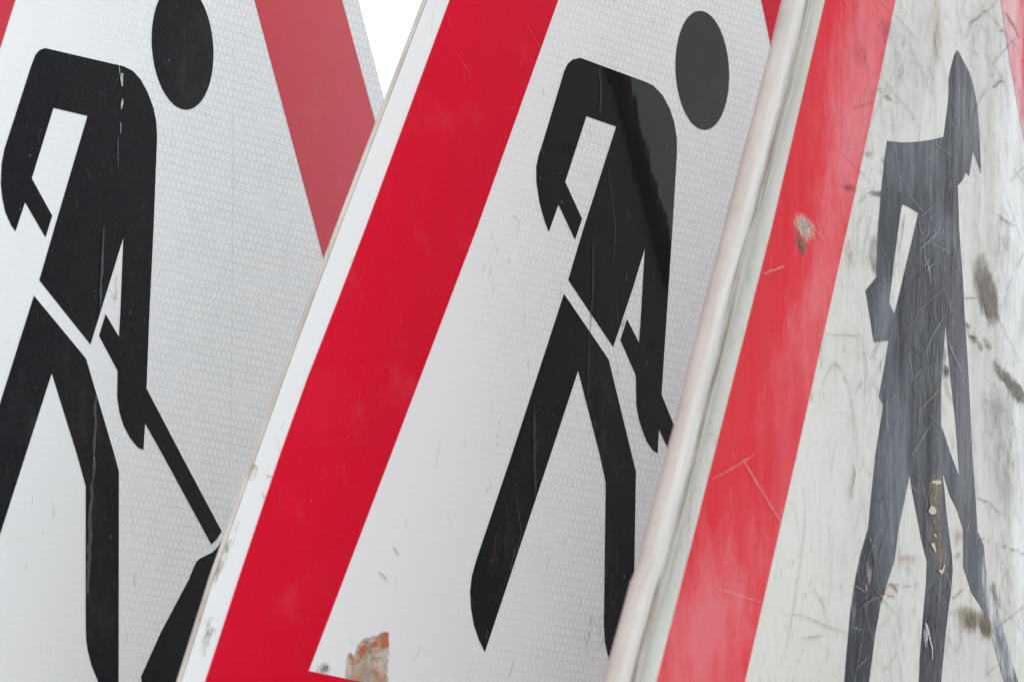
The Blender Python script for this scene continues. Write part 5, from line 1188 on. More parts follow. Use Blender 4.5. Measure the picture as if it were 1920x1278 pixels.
        ["litehair", 0.3, [[61.7, 279.6], [60.6, 277.9], [59.7, 276.2], [58.9, 274.5]]],
        ["litehair", 0.3, [[1.1, 281.1], [0.7, 279.1], [0.3, 277.1], [0.0, 275.1]]],
        ["litehair", 0.3, [[-28.7, 310.8], [-28.0, 308.0], [-27.0, 305.2], [-25.6, 302.5]]],
        ["litehair", 0.3, [[-16.6, 317.7], [-16.1, 314.1], [-16.0, 310.4], [-16.5, 306.7]]],
        ["litehair", 0.3, [[9.3, 308.8], [10.0, 307.9], [10.5, 307.1], [10.9, 306.1]]],
        ["litehair", 0.3, [[35.0, 303.1], [33.1, 299.3], [30.9, 295.5], [28.6, 291.7]]],
        ["litehair", 0.3, [[-0.7, 298.0], [2.5, 295.9], [6.4, 293.8], [11.1, 291.9]]],
        ["litehair", 0.3, [[7.7, 275.5], [11.3, 274.4], [14.5, 273.2], [17.5, 272.0]]],
        ["litehair", 0.3, [[-29.2, 260.1], [-33.3, 258.1], [-37.6, 256.1], [-42.1, 254.1]]],
        ["litehair", 0.3, [[-40.9, 316.9], [-40.5, 315.2], [-39.8, 313.6], [-38.9, 312.0]]],
        ["litehair", 0.3, [[-44.9, 299.9], [-45.3, 298.8], [-45.5, 297.7], [-45.6, 296.5]]],
        ["litehair", 0.3, [[-25.7, 297.1], [-26.4, 295.9], [-27.3, 294.7], [-28.4, 293.5]]],
        ["litehair", 0.3, [[-50.6, 328.7], [-45.9, 327.1], [-39.9, 325.6], [-32.4, 324.3]]],
        ["litehair", 0.3, [[61.2, 289.6], [58.6, 285.9], [56.8, 282.4], [55.9, 278.9]]],
        ["litehair", 0.3, [[-20.9, 270.4], [-19.6, 269.2], [-18.6, 268.1], [-17.7, 266.9]]],
        ["litehair", 0.3, [[30.7, 339.4], [28.1, 337.0], [27.4, 334.8], [28.6, 332.8]]],
        ["litehair", 0.3, [[-13.3, 304.8], [-18.1, 303.1], [-22.3, 301.5], [-26.0, 299.9]]],
        ["litehair", 0.3, [[-38.2, 253.5], [-38.7, 251.7], [-38.8, 250.0], [-38.3, 248.3]]],
        ["litehair", 0.3, [[59.6, 314.7], [60.8, 310.7], [59.5, 306.4], [55.9, 301.9]]],
        ["litehair", 0.3, [[-5.4, 266.1], [-6.3, 263.6], [-7.5, 261.0], [-9.1, 258.4]]],
        ["litehair", 0.3, [[-41.6, 304.9], [-40.2, 303.8], [-38.5, 302.8], [-36.5, 301.8]]],
        ["litehair", 0.3, [[44.1, 353.8], [44.0, 352.6], [43.8, 351.4], [43.6, 350.2]]],
        ["litehair", 0.3, [[-29.8, 313.5], [-30.0, 312.6], [-29.9, 311.7], [-29.5, 310.8]]],
        ["litehair", 0.3, [[20.7, 334.4], [21.3, 331.9], [20.9, 329.2], [19.6, 326.5]]],
        ["litehair", 0.3, [[-7.3, 331.3], [-6.5, 330.0], [-5.0, 328.7], [-3.0, 327.5]]],
        ["litehair", 0.3, [[25.8, 316.1], [27.2, 313.8], [29.0, 311.6], [31.2, 309.5]]],
        ["litehair", 0.3, [[-9.1, 309.2], [-6.6, 307.1], [-4.4, 304.9], [-2.8, 302.7]]],
        ["litehair", 0.3, [[-34.5, 309.0], [-33.8, 306.6], [-33.4, 304.2], [-33.4, 301.8]]],
        ["litehair", 0.3, [[26.5, 310.6], [26.7, 309.4], [26.8, 308.3], [27.1, 307.1]]],
        ["litehair", 0.3, [[-13.1, 319.2], [-13.9, 318.4], [-14.5, 317.7], [-14.8, 316.9]]],
        ["litehair", 0.3, [[-15.6, 324.6], [-18.0, 323.7], [-20.1, 322.8], [-22.0, 321.9]]],
        ["litehair", 0.3, [[-11.8, 305.3], [-16.1, 303.9], [-20.3, 302.6], [-24.4, 301.3]]],
        ["litehair", 0.3, [[19.1, 316.9], [18.3, 314.4], [18.9, 312.1], [20.8, 309.9]]],
        ["litehair", 0.3, [[20.1, 321.0], [19.7, 319.5], [19.0, 317.8], [17.8, 316.1]]],
        ["litehair", 0.3, [[29.7, 322.5], [31.6, 320.1], [31.9, 317.6], [30.8, 314.9]]],
        ["litehair", 0.3, [[-15.5, 324.0], [-15.1, 323.0], [-14.9, 322.0], [-14.8, 321.0]]],
        ["litehair", 0.3, [[-35.9, 316.6], [-33.4, 315.6], [-30.7, 314.5], [-27.8, 313.4]]],
        ["litehair", 0.3, [[-9.6, 303.7], [-9.4, 302.9], [-9.1, 302.1], [-8.7, 301.3]]],
        ["litehair", 0.3, [[31.5, 331.9], [29.7, 331.4], [27.8, 330.8], [26.0, 330.3]]],
        ["litehair", 0.3, [[-15.4, 328.4], [-22.2, 326.1], [-28.0, 324.0], [-32.9, 322.1]]],
        ["litehair", 0.3, [[-26.5, 304.4], [-26.4, 302.9], [-26.5, 301.3], [-26.6, 299.7]]],
        ["litehair", 0.3, [[-19.1, 306.7], [-20.5, 306.0], [-21.9, 305.3], [-23.2, 304.5]]],
        ["litehair", 0.3, [[-27.9, 321.6], [-27.7, 318.9], [-27.5, 316.2], [-27.3, 313.4]]],
        ["litehair", 0.3, [[-15.4, 321.9], [-15.9, 321.0], [-16.1, 320.0], [-15.8, 319.2]]],
        ["litehair", 0.3, [[33.1, 230.2], [31.4, 225.7], [31.1, 221.3], [32.5, 217.1]]],
        ["litehair", 0.3, [[24.0, 147.3], [24.6, 146.0], [24.9, 144.7], [25.0, 143.4]]],
        ["litehair", 0.3, [[-85.4, 154.0], [-83.3, 152.7], [-80.9, 151.5], [-78.1, 150.2]]],
        ["litehair", 0.3, [[-96.6, 165.3], [-98.5, 161.3], [-99.1, 157.4], [-98.5, 153.6]]],
        ["litehair", 0.3, [[-83.9, 141.2], [-84.7, 139.3], [-84.7, 137.5], [-84.1, 135.8]]],
        ["litehair", 0.3, [[6.9, 151.4], [6.2, 149.7], [5.6, 148.0], [5.1, 146.4]]],
        ["litehair", 0.3, [[-19.4, 201.7], [-19.5, 198.0], [-18.1, 194.4], [-15.3, 191.0]]],
        ["litehair", 0.3, [[-64.8, 133.5], [-64.7, 131.1], [-65.4, 128.6], [-66.9, 126.1]]],
        ["litehair", 0.3, [[-18.2, 222.3], [-18.6, 220.7], [-18.8, 219.2], [-19.0, 217.6]]],
        ["litehair", 0.3, [[-27.8, 172.0], [-27.5, 170.7], [-26.6, 169.4], [-24.8, 168.2]]],
        ["litehair", 0.3, [[-29.1, 196.9], [-31.7, 194.1], [-34.0, 191.3], [-36.2, 188.5]]],
        ["litehair", 0.3, [[-51.1, 195.2], [-51.4, 192.0], [-51.8, 188.9], [-52.3, 185.8]]],
        ["litehair", 0.35, [[7.9, 386.9], [6.8, 385.8], [5.8, 384.7], [5.1, 383.7]]],
        ["litehair", 0.35, [[39.7, 392.1], [39.3, 390.7], [39.9, 389.4], [41.4, 388.3]]],
        ["litehair", 0.35, [[65.3, 390.1], [65.3, 389.1], [65.1, 388.0], [64.6, 386.9]]],
        ["litehair", 0.35, [[59.1, 354.0], [61.9, 353.5], [64.6, 352.9], [67.1, 352.4]]],
        ["litehair", 0.35, [[21.9, 367.1], [22.1, 366.2], [22.1, 365.2], [21.9, 364.3]]],
        ["litehair", 0.35, [[23.4, 385.5], [22.7, 383.4], [22.2, 381.2], [22.0, 379.2]]],
        ["litehair", 0.35, [[9.4, 366.3], [13.1, 365.9], [16.6, 365.4], [20.0, 364.9]]],
        ["litehair", 0.35, [[5.7, 358.9], [7.5, 357.3], [9.4, 355.7], [11.3, 354.2]]],
        ["litehair", 0.35, [[25.5, 373.6], [25.0, 371.6], [24.6, 369.7], [24.4, 367.8]]],
        ["litehair", 0.35, [[58.3, 381.6], [55.7, 377.8], [53.0, 374.0], [50.4, 370.3]]],
        ["litehair", 0.35, [[51.3, 376.3], [50.9, 374.3], [49.9, 372.2], [48.5, 370.0]]],
        ["litehair", 0.35, [[14.2, 376.0], [13.4, 374.9], [12.9, 374.0], [12.7, 373.1]]],
        ["litehair", 0.35, [[69.5, 373.1], [66.2, 370.6], [62.2, 368.0], [57.6, 365.3]]],
        ["litehair", 0.35, [[38.6, 366.4], [41.3, 364.5], [43.5, 362.5], [45.1, 360.5]]],
        ["litehair", 0.35, [[43.4, 395.2], [47.9, 394.9], [52.4, 394.5], [56.8, 394.1]]],
        ["litehair", 0.35, [[30.4, 379.6], [30.1, 378.5], [30.4, 377.4], [31.2, 376.4]]],
        ["litehair", 0.35, [[47.6, 380.4], [47.6, 379.1], [47.7, 377.8], [47.7, 376.5]]],
        ["litehair", 0.35, [[10.3, 383.2], [10.4, 381.5], [10.8, 379.8], [11.6, 378.2]]],
        ["litehair", 0.35, [[56.6, 388.4], [57.4, 387.0], [57.7, 385.5], [57.7, 383.9]]],
        ["litehair", 0.35, [[28.0, 368.3], [26.3, 363.7], [25.5, 359.2], [25.5, 354.8]]],
        ["litehair", 0.35, [[20.2, 378.8], [21.2, 376.0], [19.7, 372.8], [15.8, 369.3]]],
        ["litehair", 0.35, [[50.0, 402.1], [52.7, 401.8], [55.1, 401.5], [57.3, 401.1]]],
        ["litehair", 0.35, [[43.7, 381.8], [45.4, 377.9], [44.6, 373.7], [41.4, 369.1]]],
        ["litehair", 0.35, [[19.2, 382.5], [21.2, 382.0], [22.9, 381.4], [24.4, 380.8]]],
        ["litehair", 0.35, [[52.2, 358.4], [53.1, 357.2], [53.4, 355.9], [53.2, 354.5]]],
        ["litehair", 0.35, [[17.5, 377.4], [15.9, 374.0], [14.6, 370.8], [13.7, 367.5]]],
        ["darkhair", 0.6, [[-86.8, 242.3], [-87.0, 239.8], [-87.2, 237.3], [-87.5, 234.9]]],
        ["darkhair", 0.6, [[1.4, 205.2], [4.9, 197.5], [3.2, 189.4], [-3.7, 180.9]]],
        ["darkhair", 0.6, [[-24.2, 335.6], [-25.3, 333.1], [-26.1, 330.7], [-26.4, 328.4]]],
        ["darkhair", 0.6, [[-6.4, 277.1], [-6.4, 274.6], [-6.1, 272.1], [-5.3, 269.6]]],
        ["darkhair", 0.6, [[-59.2, 188.1], [-61.2, 184.6], [-62.7, 181.2], [-63.5, 177.8]]],
        ["darkhair", 0.6, [[57.0, 175.8], [56.4, 171.8], [56.8, 167.9], [58.3, 164.1]]],
        ["darkhair", 0.6, [[-24.0, 301.8], [-37.9, 295.6], [-49.9, 289.6], [-60.0, 283.8]]],
        ["darkhair", 0.6, [[-85.7, 257.5], [-85.9, 255.8], [-86.1, 254.1], [-86.2, 252.4]]],
        ["darkhair", 0.6, [[-15.7, 147.9], [-14.1, 146.1], [-12.7, 144.2], [-11.3, 142.4]]],
        ["darkhair", 0.6, [[-87.1, 319.8], [-87.4, 315.1], [-87.2, 310.3], [-86.7, 305.6]]],
        ["darkhair", 0.6, [[-28.3, 245.9], [-28.3, 244.4], [-28.6, 242.9], [-29.2, 241.4]]],
        ["darkhair", 0.6, [[-75.3, 198.4], [-74.0, 196.6], [-73.6, 194.8], [-74.0, 193.0]]],
        ["darkhair", 0.6, [[-19.3, 318.2], [-22.7, 312.3], [-27.8, 306.3], [-34.5, 300.0]]],
        ["darkhair", 0.6, [[-35.6, 162.5], [-35.3, 161.3], [-35.2, 160.1], [-35.1, 158.9]]],
        ["darkhair", 0.6, [[-29.1, 157.0], [-28.0, 153.3], [-27.6, 149.5], [-27.8, 145.8]]],
        ["darkhair", 0.6, [[6.6, 257.4], [11.6, 254.1], [19.3, 251.0], [29.8, 248.1]]],
        ["darkhair", 0.6, [[8.2, 260.2], [7.8, 258.6], [7.5, 257.0], [7.5, 255.5]]],
        ["darkhair", 0.6, [[-10.3, 236.7], [-13.0, 234.2], [-14.8, 231.8], [-15.7, 229.5]]],
        ["darkhair", 0.6, [[-93.8, 296.8], [-92.9, 295.2], [-92.2, 293.6], [-91.7, 292.0]]],
        ["darkhair", 0.6, [[-8.5, 340.0], [-7.7, 338.8], [-6.9, 337.6], [-6.2, 336.4]]],
        ["darkhair", 0.6, [[6.7, 294.6], [6.0, 293.1], [5.5, 291.5], [5.3, 290.0]]],
        ["darkhair", 0.6, [[-82.3, 209.9], [-78.6, 204.1], [-76.5, 198.2], [-76.1, 192.1]]],
        ["darkhair", 0.6, [[-52.9, 248.3], [-51.9, 246.9], [-51.1, 245.4], [-50.5, 243.9]]],
        ["darkhair", 0.6, [[27.1, 351.1], [29.1, 348.7], [29.9, 346.1], [29.6, 343.4]]],
        ["darkhair", 0.6, [[-44.3, 225.4], [-44.6, 223.9], [-44.9, 222.4], [-45.1, 220.9]]],
        ["darkhair", 0.6, [[-42.2, 325.3], [-43.0, 323.6], [-43.0, 321.9], [-42.3, 320.4]]],
        ["darkhair", 0.6, [[-9.2, 359.1], [-4.9, 354.4], [-3.0, 349.3], [-3.6, 344.0]]],
        ["darkhair", 0.6, [[18.6, 183.2], [20.4, 178.8], [22.0, 174.4], [23.4, 170.0]]],
        ["darkhair", 0.6, [[34.6, 165.4], [37.5, 159.2], [37.6, 152.9], [34.7, 146.3]]],
        ["darkhair", 0.6, [[-58.8, 191.9], [-57.5, 186.0], [-57.0, 180.0], [-57.5, 174.0]]],
        ["darkhair", 0.6, [[39.5, 198.9], [38.8, 197.6], [38.0, 196.3], [37.3, 195.0]]],
        ["darkhair", 0.6, [[42.2, 361.4], [44.4, 359.2], [45.5, 356.8], [45.7, 354.3]]],
        ["darkhair", 0.6, [[-35.2, 345.4], [-35.7, 341.0], [-35.0, 336.8], [-33.0, 332.8]]],
        ["darkhair", 0.6, [[-68.6, 312.4], [-65.5, 305.8], [-63.4, 299.0], [-62.2, 292.1]]],
        ["darkhair", 0.6, [[44.1, 174.9], [37.1, 173.0], [30.2, 171.1], [23.6, 169.2]]],
        ["darkhair", 0.6, [[7.3, 281.9], [7.5, 280.5], [8.0, 279.0], [8.8, 277.6]]],
        ["darkhair", 0.6, [[-14.1, 259.1], [-12.2, 257.4], [-9.3, 255.9], [-5.4, 254.4]]],
        ["darkhair", 0.6, [[19.0, 237.9], [22.1, 235.6], [22.6, 233.0], [20.4, 230.1]]],
        ["darkhair", 0.6, [[-55.9, 139.9], [-53.5, 135.8], [-51.6, 131.5], [-50.2, 127.3]]],
        ["darkhair", 0.6, [[41.3, 202.6], [40.3, 199.5], [40.0, 196.4], [40.4, 193.3]]],
        ["darkhair", 0.6, [[36.1, 299.3], [38.3, 297.8], [40.1, 296.3], [41.7, 294.8]]],
        ["darkhair", 0.6, [[-59.6, 297.3], [-56.2, 295.9], [-52.9, 294.5], [-49.8, 293.1]]],
        ["darkhair", 0.6, [[-55.2, 272.2], [-48.7, 269.1], [-38.3, 266.4], [-23.7, 264.1]]],
        ["darkhair", 0.6, [[-76.7, 204.7], [-80.1, 202.8], [-83.3, 200.9], [-86.1, 199.1]]],
        ["darkhair", 0.6, [[54.8, 251.2], [54.8, 244.6], [57.7, 238.2], [63.5, 232.0]]],
        ["darkhair", 0.6, [[-11.2, 289.1], [-11.3, 285.0], [-9.4, 281.1], [-5.4, 277.4]]],
        ["darkhair", 0.6, [[-15.9, 232.9], [-15.6, 227.7], [-13.7, 222.6], [-10.1, 217.7]]],
        ["darkhair", 0.6, [[16.7, 190.3], [16.1, 189.0], [15.7, 187.7], [15.3, 186.5]]],
        ["darkhair", 0.6, [[13.9, 183.8], [5.7, 177.8], [-6.5, 171.7], [-22.2, 165.3]]],
        ["darkhair", 0.6, [[-78.4, 247.4], [-77.9, 245.4], [-77.5, 243.5], [-77.2, 241.5]]],
        ["dgrey", 0.4, [[-70.8, 284.6], [-69.5, 280.7], [-68.2, 276.8], [-67.1, 272.9]]],
        ["dgrey", 0.4, [[11.7, 357.2], [11.5, 354.3], [10.6, 351.3], [9.0, 348.1]]],
        ["dgrey", 0.4, [[-30.8, 139.9], [-31.5, 138.3], [-32.3, 136.7], [-33.2, 135.1]]],
        ["dgrey", 0.4, [[17.0, 153.6], [13.6, 149.6], [10.7, 145.6], [8.5, 141.6]]],
        ["dgrey", 0.4, [[86.1, 145.0], [87.2, 143.5], [88.3, 142.1], [89.4, 140.6]]],
        ["dgrey", 0.4, [[-72.0, 224.2], [-77.3, 220.2], [-81.2, 216.3], [-83.7, 212.6]]],
        ["dgrey", 0.4, [[-111.8, 168.8], [-111.8, 165.8], [-111.8, 162.8], [-111.9, 159.8]]],
        ["dgrey", 0.4, [[-2.9, 226.4], [-0.1, 221.0], [2.6, 215.6], [5.2, 210.2]]],
        ["dgrey", 0.4, [[63.1, 345.2], [63.6, 343.0], [64.0, 340.8], [64.2, 338.5]]],
        ["dgrey", 0.4, [[-17.8, 257.0], [-18.7, 254.1], [-18.4, 251.3], [-16.9, 248.6]]],
        ["dgrey", 0.4, [[-52.2, 265.4], [-51.8, 259.4], [-51.7, 253.5], [-51.8, 247.5]]],
        ["dgrey", 0.4, [[6.3, 137.3], [5.3, 135.9], [4.4, 134.4], [3.7, 132.9]]],
        ["dgrey", 0.4, [[4.2, 229.6], [0.4, 224.7], [-3.6, 219.8], [-7.8, 214.9]]],
        ["dgrey", 0.4, [[-20.4, 210.7], [-20.7, 204.8], [-20.2, 199.0], [-18.8, 193.2]]],
        ["dgrey", 0.4, [[-83.5, 300.5], [-84.3, 297.2], [-83.9, 294.1], [-82.4, 291.0]]],
        ["dgrey", 0.4, [[38.3, 297.4], [40.4, 295.7], [42.3, 294.0], [44.0, 292.3]]],
        ["dgrey", 0.4, [[-46.7, 187.6], [-45.2, 180.5], [-43.6, 173.4], [-42.0, 166.4]]],
        ["dgrey", 0.4, [[70.8, 160.9], [71.4, 159.0], [70.9, 157.0], [69.2, 155.0]]],
        ["dgrey", 0.4, [[-106.3, 198.0], [-109.4, 193.7], [-111.5, 189.4], [-112.6, 185.3]]],
        ["dgrey", 0.4, [[-81.3, 195.8], [-81.9, 194.1], [-82.1, 192.4], [-81.8, 190.8]]],
        ["dgrey", 0.4, [[-95.7, 251.1], [-89.9, 245.9], [-81.8, 240.9], [-71.3, 236.0]]],
        ["dgrey", 0.4, [[-41.6, 216.9], [-35.4, 215.6], [-29.7, 214.2], [-24.4, 212.8]]],
        ["dgrey", 0.4, [[-92.5, 144.3], [-92.1, 142.8], [-92.0, 141.3], [-92.2, 139.8]]],
        ["dgrey", 0.4, [[-66.9, 144.7], [-65.6, 137.3], [-65.4, 129.8], [-66.4, 122.2]]],
        ["dgrey", 0.4, [[2.8, 168.3], [-4.6, 163.5], [-10.9, 158.7], [-16.2, 154.0]]],
        ["dgrey", 0.4, [[-101.2, 265.1], [-102.5, 257.4], [-103.7, 249.7], [-104.8, 242.0]]],
        ["dgrey", 0.4, [[58.0, 209.6], [57.2, 203.5], [58.2, 197.6], [60.9, 191.9]]],
        ["dgrey", 0.4, [[58.1, 215.3], [58.8, 211.9], [59.6, 208.5], [60.5, 205.1]]],
        ["dgrey", 0.4, [[-102.1, 253.1], [-104.3, 247.2], [-104.4, 241.5], [-102.5, 235.9]]],
        ["dgrey", 0.4, [[-96.0, 326.3], [-102.6, 323.3], [-109.4, 320.3], [-116.4, 317.3]]],
        ["dgrey", 0.4, [[67.6, 229.1], [62.1, 224.5], [58.0, 220.1], [55.1, 215.8]]],
        ["dgrey", 0.4, [[41.2, 214.4], [43.5, 209.9], [46.1, 205.4], [49.0, 200.9]]],
        ["dgrey", 0.4, [[56.2, 159.0], [55.6, 156.0], [55.9, 153.1], [57.1, 150.2]]],
        ["dgrey", 0.4, [[-36.5, 295.1], [-37.0, 291.1], [-37.4, 287.2], [-37.9, 283.2]]],
        ["dgrey", 0.4, [[-109.7, 204.2], [-104.3, 198.8], [-101.4, 193.1], [-101.1, 187.2]]],
        ["dgrey", 0.4, [[-88.1, 223.8], [-93.3, 216.0], [-96.1, 208.4], [-96.5, 201.1]]],
        ["dgrey", 0.4, [[45.2, 248.1], [49.9, 242.2], [52.9, 236.1], [54.0, 229.9]]],
        ["dgrey", 0.4, [[-105.7, 300.8], [-105.1, 298.5], [-104.3, 296.2], [-103.4, 293.9]]],
        ["dgrey", 0.4, [[-94.4, 310.0], [-89.1, 305.3], [-83.0, 300.7], [-75.9, 296.2]]],
        ["dgrey", 0.4, [[-101.1, 310.2], [-106.4, 303.5], [-109.0, 297.1], [-109.0, 291.1]]],
        ["dgrey", 0.4, [[18.9, 157.0], [15.6, 148.9], [14.3, 140.9], [14.8, 133.0]]],
        ["dgrey", 0.4, [[37.5, 341.4], [39.1, 339.2], [40.5, 336.9], [41.7, 334.6]]],
        ["dgrey", 0.4, [[-92.2, 195.7], [-90.9, 192.1], [-89.2, 188.5], [-87.1, 185.0]]],
        ["dgrey", 0.4, [[-87.1, 178.9], [-88.9, 174.7], [-90.1, 170.5], [-91.0, 166.3]]],
        ["dgrey", 0.4, [[-26.1, 261.6], [-26.3, 259.4], [-26.5, 257.3], [-26.7, 255.1]]],
        ["dgrey", 0.4, [[-41.9, 158.6], [-41.2, 155.8], [-40.7, 153.0], [-40.5, 150.2]]],
        ["dgrey", 0.4, [[-36.9, 296.2], [-36.4, 293.8], [-35.8, 291.4], [-35.1, 289.0]]],
        ["dgrey", 0.4, [[35.6, 311.3], [28.5, 308.6], [21.0, 305.7], [13.1, 302.9]]],
        ["dgrey", 0.4, [[-14.5, 261.4], [-15.1, 258.5], [-14.8, 255.7], [-13.7, 253.0]]],
        ["dgrey", 0.4, [[-53.3, 186.3], [-54.7, 185.0], [-56.4, 183.6], [-58.2, 182.2]]],
        ["dgrey", 0.4, [[51.7, 313.6], [52.4, 311.5], [53.0, 309.4], [53.6, 307.3]]],
        ["dgrey", 0.4, [[57.6, 285.7], [53.2, 278.5], [52.1, 271.6], [54.1, 265.0]]],
        ["dgrey", 0.4, [[-99.7, 226.2], [-98.6, 224.5], [-97.8, 222.8], [-97.2, 221.1]]],
        ["dgrey", 0.4, [[19.9, 168.9], [18.4, 162.7], [18.6, 156.7], [20.7, 150.7]]],
        ["dgrey", 0.4, [[46.1, 211.9], [47.6, 209.0], [50.5, 206.2], [54.9, 203.6]]],
        ["dgrey", 0.4, [[-7.6, 294.9], [6.1, 290.8], [19.9, 286.8], [33.7, 282.7]]],
        ["dgrey", 0.4, [[55.2, 367.2], [55.2, 365.6], [55.1, 364.1], [55.0, 362.6]]],
        ["dgrey", 0.4, [[89.3, 149.4], [88.3, 147.0], [87.7, 144.7], [87.4, 142.4]]],
        ["dgrey", 0.4, [[-78.2, 250.3], [-79.5, 242.6], [-79.8, 235.0], [-79.2, 227.5]]],
        ["dgrey", 0.4, [[-89.6, 140.9], [-89.9, 136.9], [-90.7, 132.9], [-91.9, 128.9]]],
        ["pale", 0.3, [[-115.7, 366.8], [-114.6, 363.3], [-113.7, 359.7], [-113.1, 356.2]]],
        ["pale", 0.3, [[-106.2, 373.1], [-104.4, 367.3], [-101.3, 361.7], [-96.8, 356.2]]],
        ["pale", 0.3, [[-145.0, 154.1], [-145.2, 152.8], [-145.6, 151.5], [-146.3, 150.1]]],
        ["pale", 0.3, [[-147.2, 357.0], [-147.4, 354.8], [-147.1, 352.8], [-146.1, 350.8]]],
        ["pale", 0.3, [[-81.6, 286.1], [-81.1, 284.5], [-80.7, 282.8], [-80.2, 281.2]]],
        ["pale", 0.3, [[-213.8, 285.8], [-214.1, 282.5], [-214.6, 279.2], [-215.0, 275.9]]],
        ["pale", 0.3, [[-154.4, 193.6], [-154.1, 188.1], [-153.1, 182.6], [-151.5, 177.2]]],
        ["pale", 0.3, [[-221.4, 173.0], [-223.1, 170.4], [-224.4, 167.9], [-225.4, 165.3]]],
        ["pale", 0.3, [[-126.0, 209.2], [-123.8, 204.0], [-121.5, 198.8], [-119.3, 193.6]]],
        ["pale", 0.3, [[-129.6, 367.9], [-129.7, 366.6], [-129.7, 365.3], [-129.7, 364.1]]],
        ["pale", 0.3, [[-150.3, 265.9], [-153.5, 263.7], [-156.6, 261.5], [-159.6, 259.3]]],
        ["pale", 0.3, [[-108.3, 207.2], [-106.7, 204.4], [-105.9, 201.7], [-105.7, 198.8]]],
        ["pale", 0.3, [[-132.5, 233.3], [-127.1, 232.3], [-122.2, 231.3], [-117.7, 230.2]]],
        ["pale", 0.3, [[-129.8, 390.5], [-129.2, 388.0], [-129.2, 385.3], [-129.8, 382.6]]],
        ["pale", 0.3, [[-203.9, 185.0], [-203.8, 182.7], [-202.8, 180.5], [-200.8, 178.3]]],
        ["pale", 0.3, [[-105.9, 255.2], [-103.6, 251.7], [-102.3, 248.1], [-102.0, 244.4]]],
        ["pale", 0.3, [[-276.4, 149.6], [-273.6, 148.3], [-271.2, 146.9], [-269.0, 145.6]]],
        ["pale", 0.3, [[-143.8, 378.0], [-142.2, 372.2], [-141.5, 366.3], [-141.5, 360.3]]],
        ["pale", 0.3, [[-158.2, 353.8], [-155.7, 348.4], [-153.3, 342.9], [-150.9, 337.4]]],
        ["pale", 0.3, [[-161.6, 203.3], [-160.8, 202.0], [-160.4, 200.7], [-160.6, 199.3]]],
        ["pale", 0.3, [[-149.1, 228.3], [-145.6, 222.4], [-143.6, 216.5], [-142.9, 210.4]]],
        ["pale", 0.3, [[-253.4, 192.9], [-253.5, 190.0], [-252.7, 187.1], [-250.9, 184.2]]],
        ["pale", 0.3, [[-198.3, 150.8], [-195.7, 150.3], [-193.0, 149.7], [-190.4, 149.2]]],
        ["pale", 0.3, [[-261.5, 149.1], [-259.6, 148.1], [-258.0, 147.2], [-256.5, 146.2]]],
        ["pale", 0.3, [[-154.9, 343.8], [-156.6, 341.9], [-158.6, 339.9], [-160.8, 338.0]]],
        ["pale", 0.3, [[-253.1, 207.4], [-251.3, 205.9], [-249.7, 204.4], [-248.3, 202.9]]],
        ["dred", 0.32, [[-115.7, 363.6], [-115.9, 360.5], [-116.2, 357.4], [-116.7, 354.3]]],
        ["dred", 0.32, [[-136.1, 344.9], [-135.8, 341.9], [-135.6, 338.9], [-135.3, 335.9]]],
        ["dred", 0.32, [[-99.8, 386.4], [-95.8, 385.9], [-92.1, 385.4], [-88.7, 384.8]]],
        ["dred", 0.32, [[-160.7, 346.0], [-160.4, 342.4], [-160.1, 338.7], [-159.6, 335.1]]],
        ["dred", 0.32, [[-131.9, 311.9], [-132.6, 309.6], [-133.4, 307.3], [-134.4, 305.0]]],
        ["dred", 0.32, [[-116.0, 355.0], [-115.6, 353.8], [-115.5, 352.6], [-115.6, 351.4]]],
        ["dred", 0.32, [[-122.5, 356.0], [-120.1, 354.8], [-118.1, 353.5], [-116.5, 352.2]]],
        ["dred", 0.32, [[-156.0, 386.2], [-156.4, 385.1], [-156.5, 384.1], [-156.3, 383.1]]],
        ["dred", 0.32, [[-129.3, 369.6], [-129.0, 367.9], [-129.2, 366.2], [-129.9, 364.4]]],
        ["dred", 0.32, [[-112.3, 339.3], [-111.1, 337.5], [-110.1, 335.6], [-109.4, 333.8]]],
        ["dred", 0.32, [[-87.4, 398.1], [-89.0, 392.6], [-89.2, 387.3], [-88.0, 382.1]]],
        ["dred", 0.32, [[-105.1, 317.6], [-111.9, 312.6], [-117.4, 307.7], [-121.8, 303.0]]],
        ["dred", 0.32, [[-153.0, 377.7], [-153.0, 374.3], [-152.3, 370.9], [-150.9, 367.7]]],
        ["dred", 0.32, [[-104.5, 395.9], [-102.7, 395.6], [-100.8, 395.3], [-98.9, 395.0]]],
        ["dred", 0.32, [[-90.3, 398.1], [-90.2, 393.0], [-89.4, 388.0], [-87.9, 383.1]]],
        ["dred", 0.32, [[-173.2, 324.6], [-172.5, 320.3], [-172.5, 315.9], [-173.3, 311.4]]],
        ["dred", 0.32, [[-132.8, 347.4], [-132.2, 346.2], [-132.0, 345.0], [-132.0, 343.8]]],
        ["dred", 0.32, [[-88.4, 376.7], [-89.0, 374.9], [-88.8, 373.2], [-88.0, 371.6]]],
        ["dred", 0.32, [[-84.3, 360.0], [-83.9, 357.1], [-83.6, 354.1], [-83.5, 351.2]]],
        ["dred", 0.32, [[-145.4, 366.0], [-145.7, 364.6], [-145.8, 363.2], [-145.7, 361.8]]],
        ["dred", 0.32, [[-112.1, 325.7], [-109.7, 320.6], [-108.5, 315.4], [-108.5, 310.1]]],
        ["dred", 0.32, [[-156.0, 380.3], [-157.2, 379.2], [-158.0, 378.1], [-158.4, 377.1]]],
        ["dred", 0.32, [[-97.6, 383.8], [-97.3, 382.7], [-96.8, 381.6], [-96.2, 380.6]]],
        ["dred", 0.32, [[-123.1, 345.1], [-125.7, 341.1], [-127.1, 337.2], [-127.2, 333.4]]],
        ["dred", 0.32, [[-152.4, 376.6], [-152.1, 374.0], [-153.0, 371.3], [-154.9, 368.5]]],
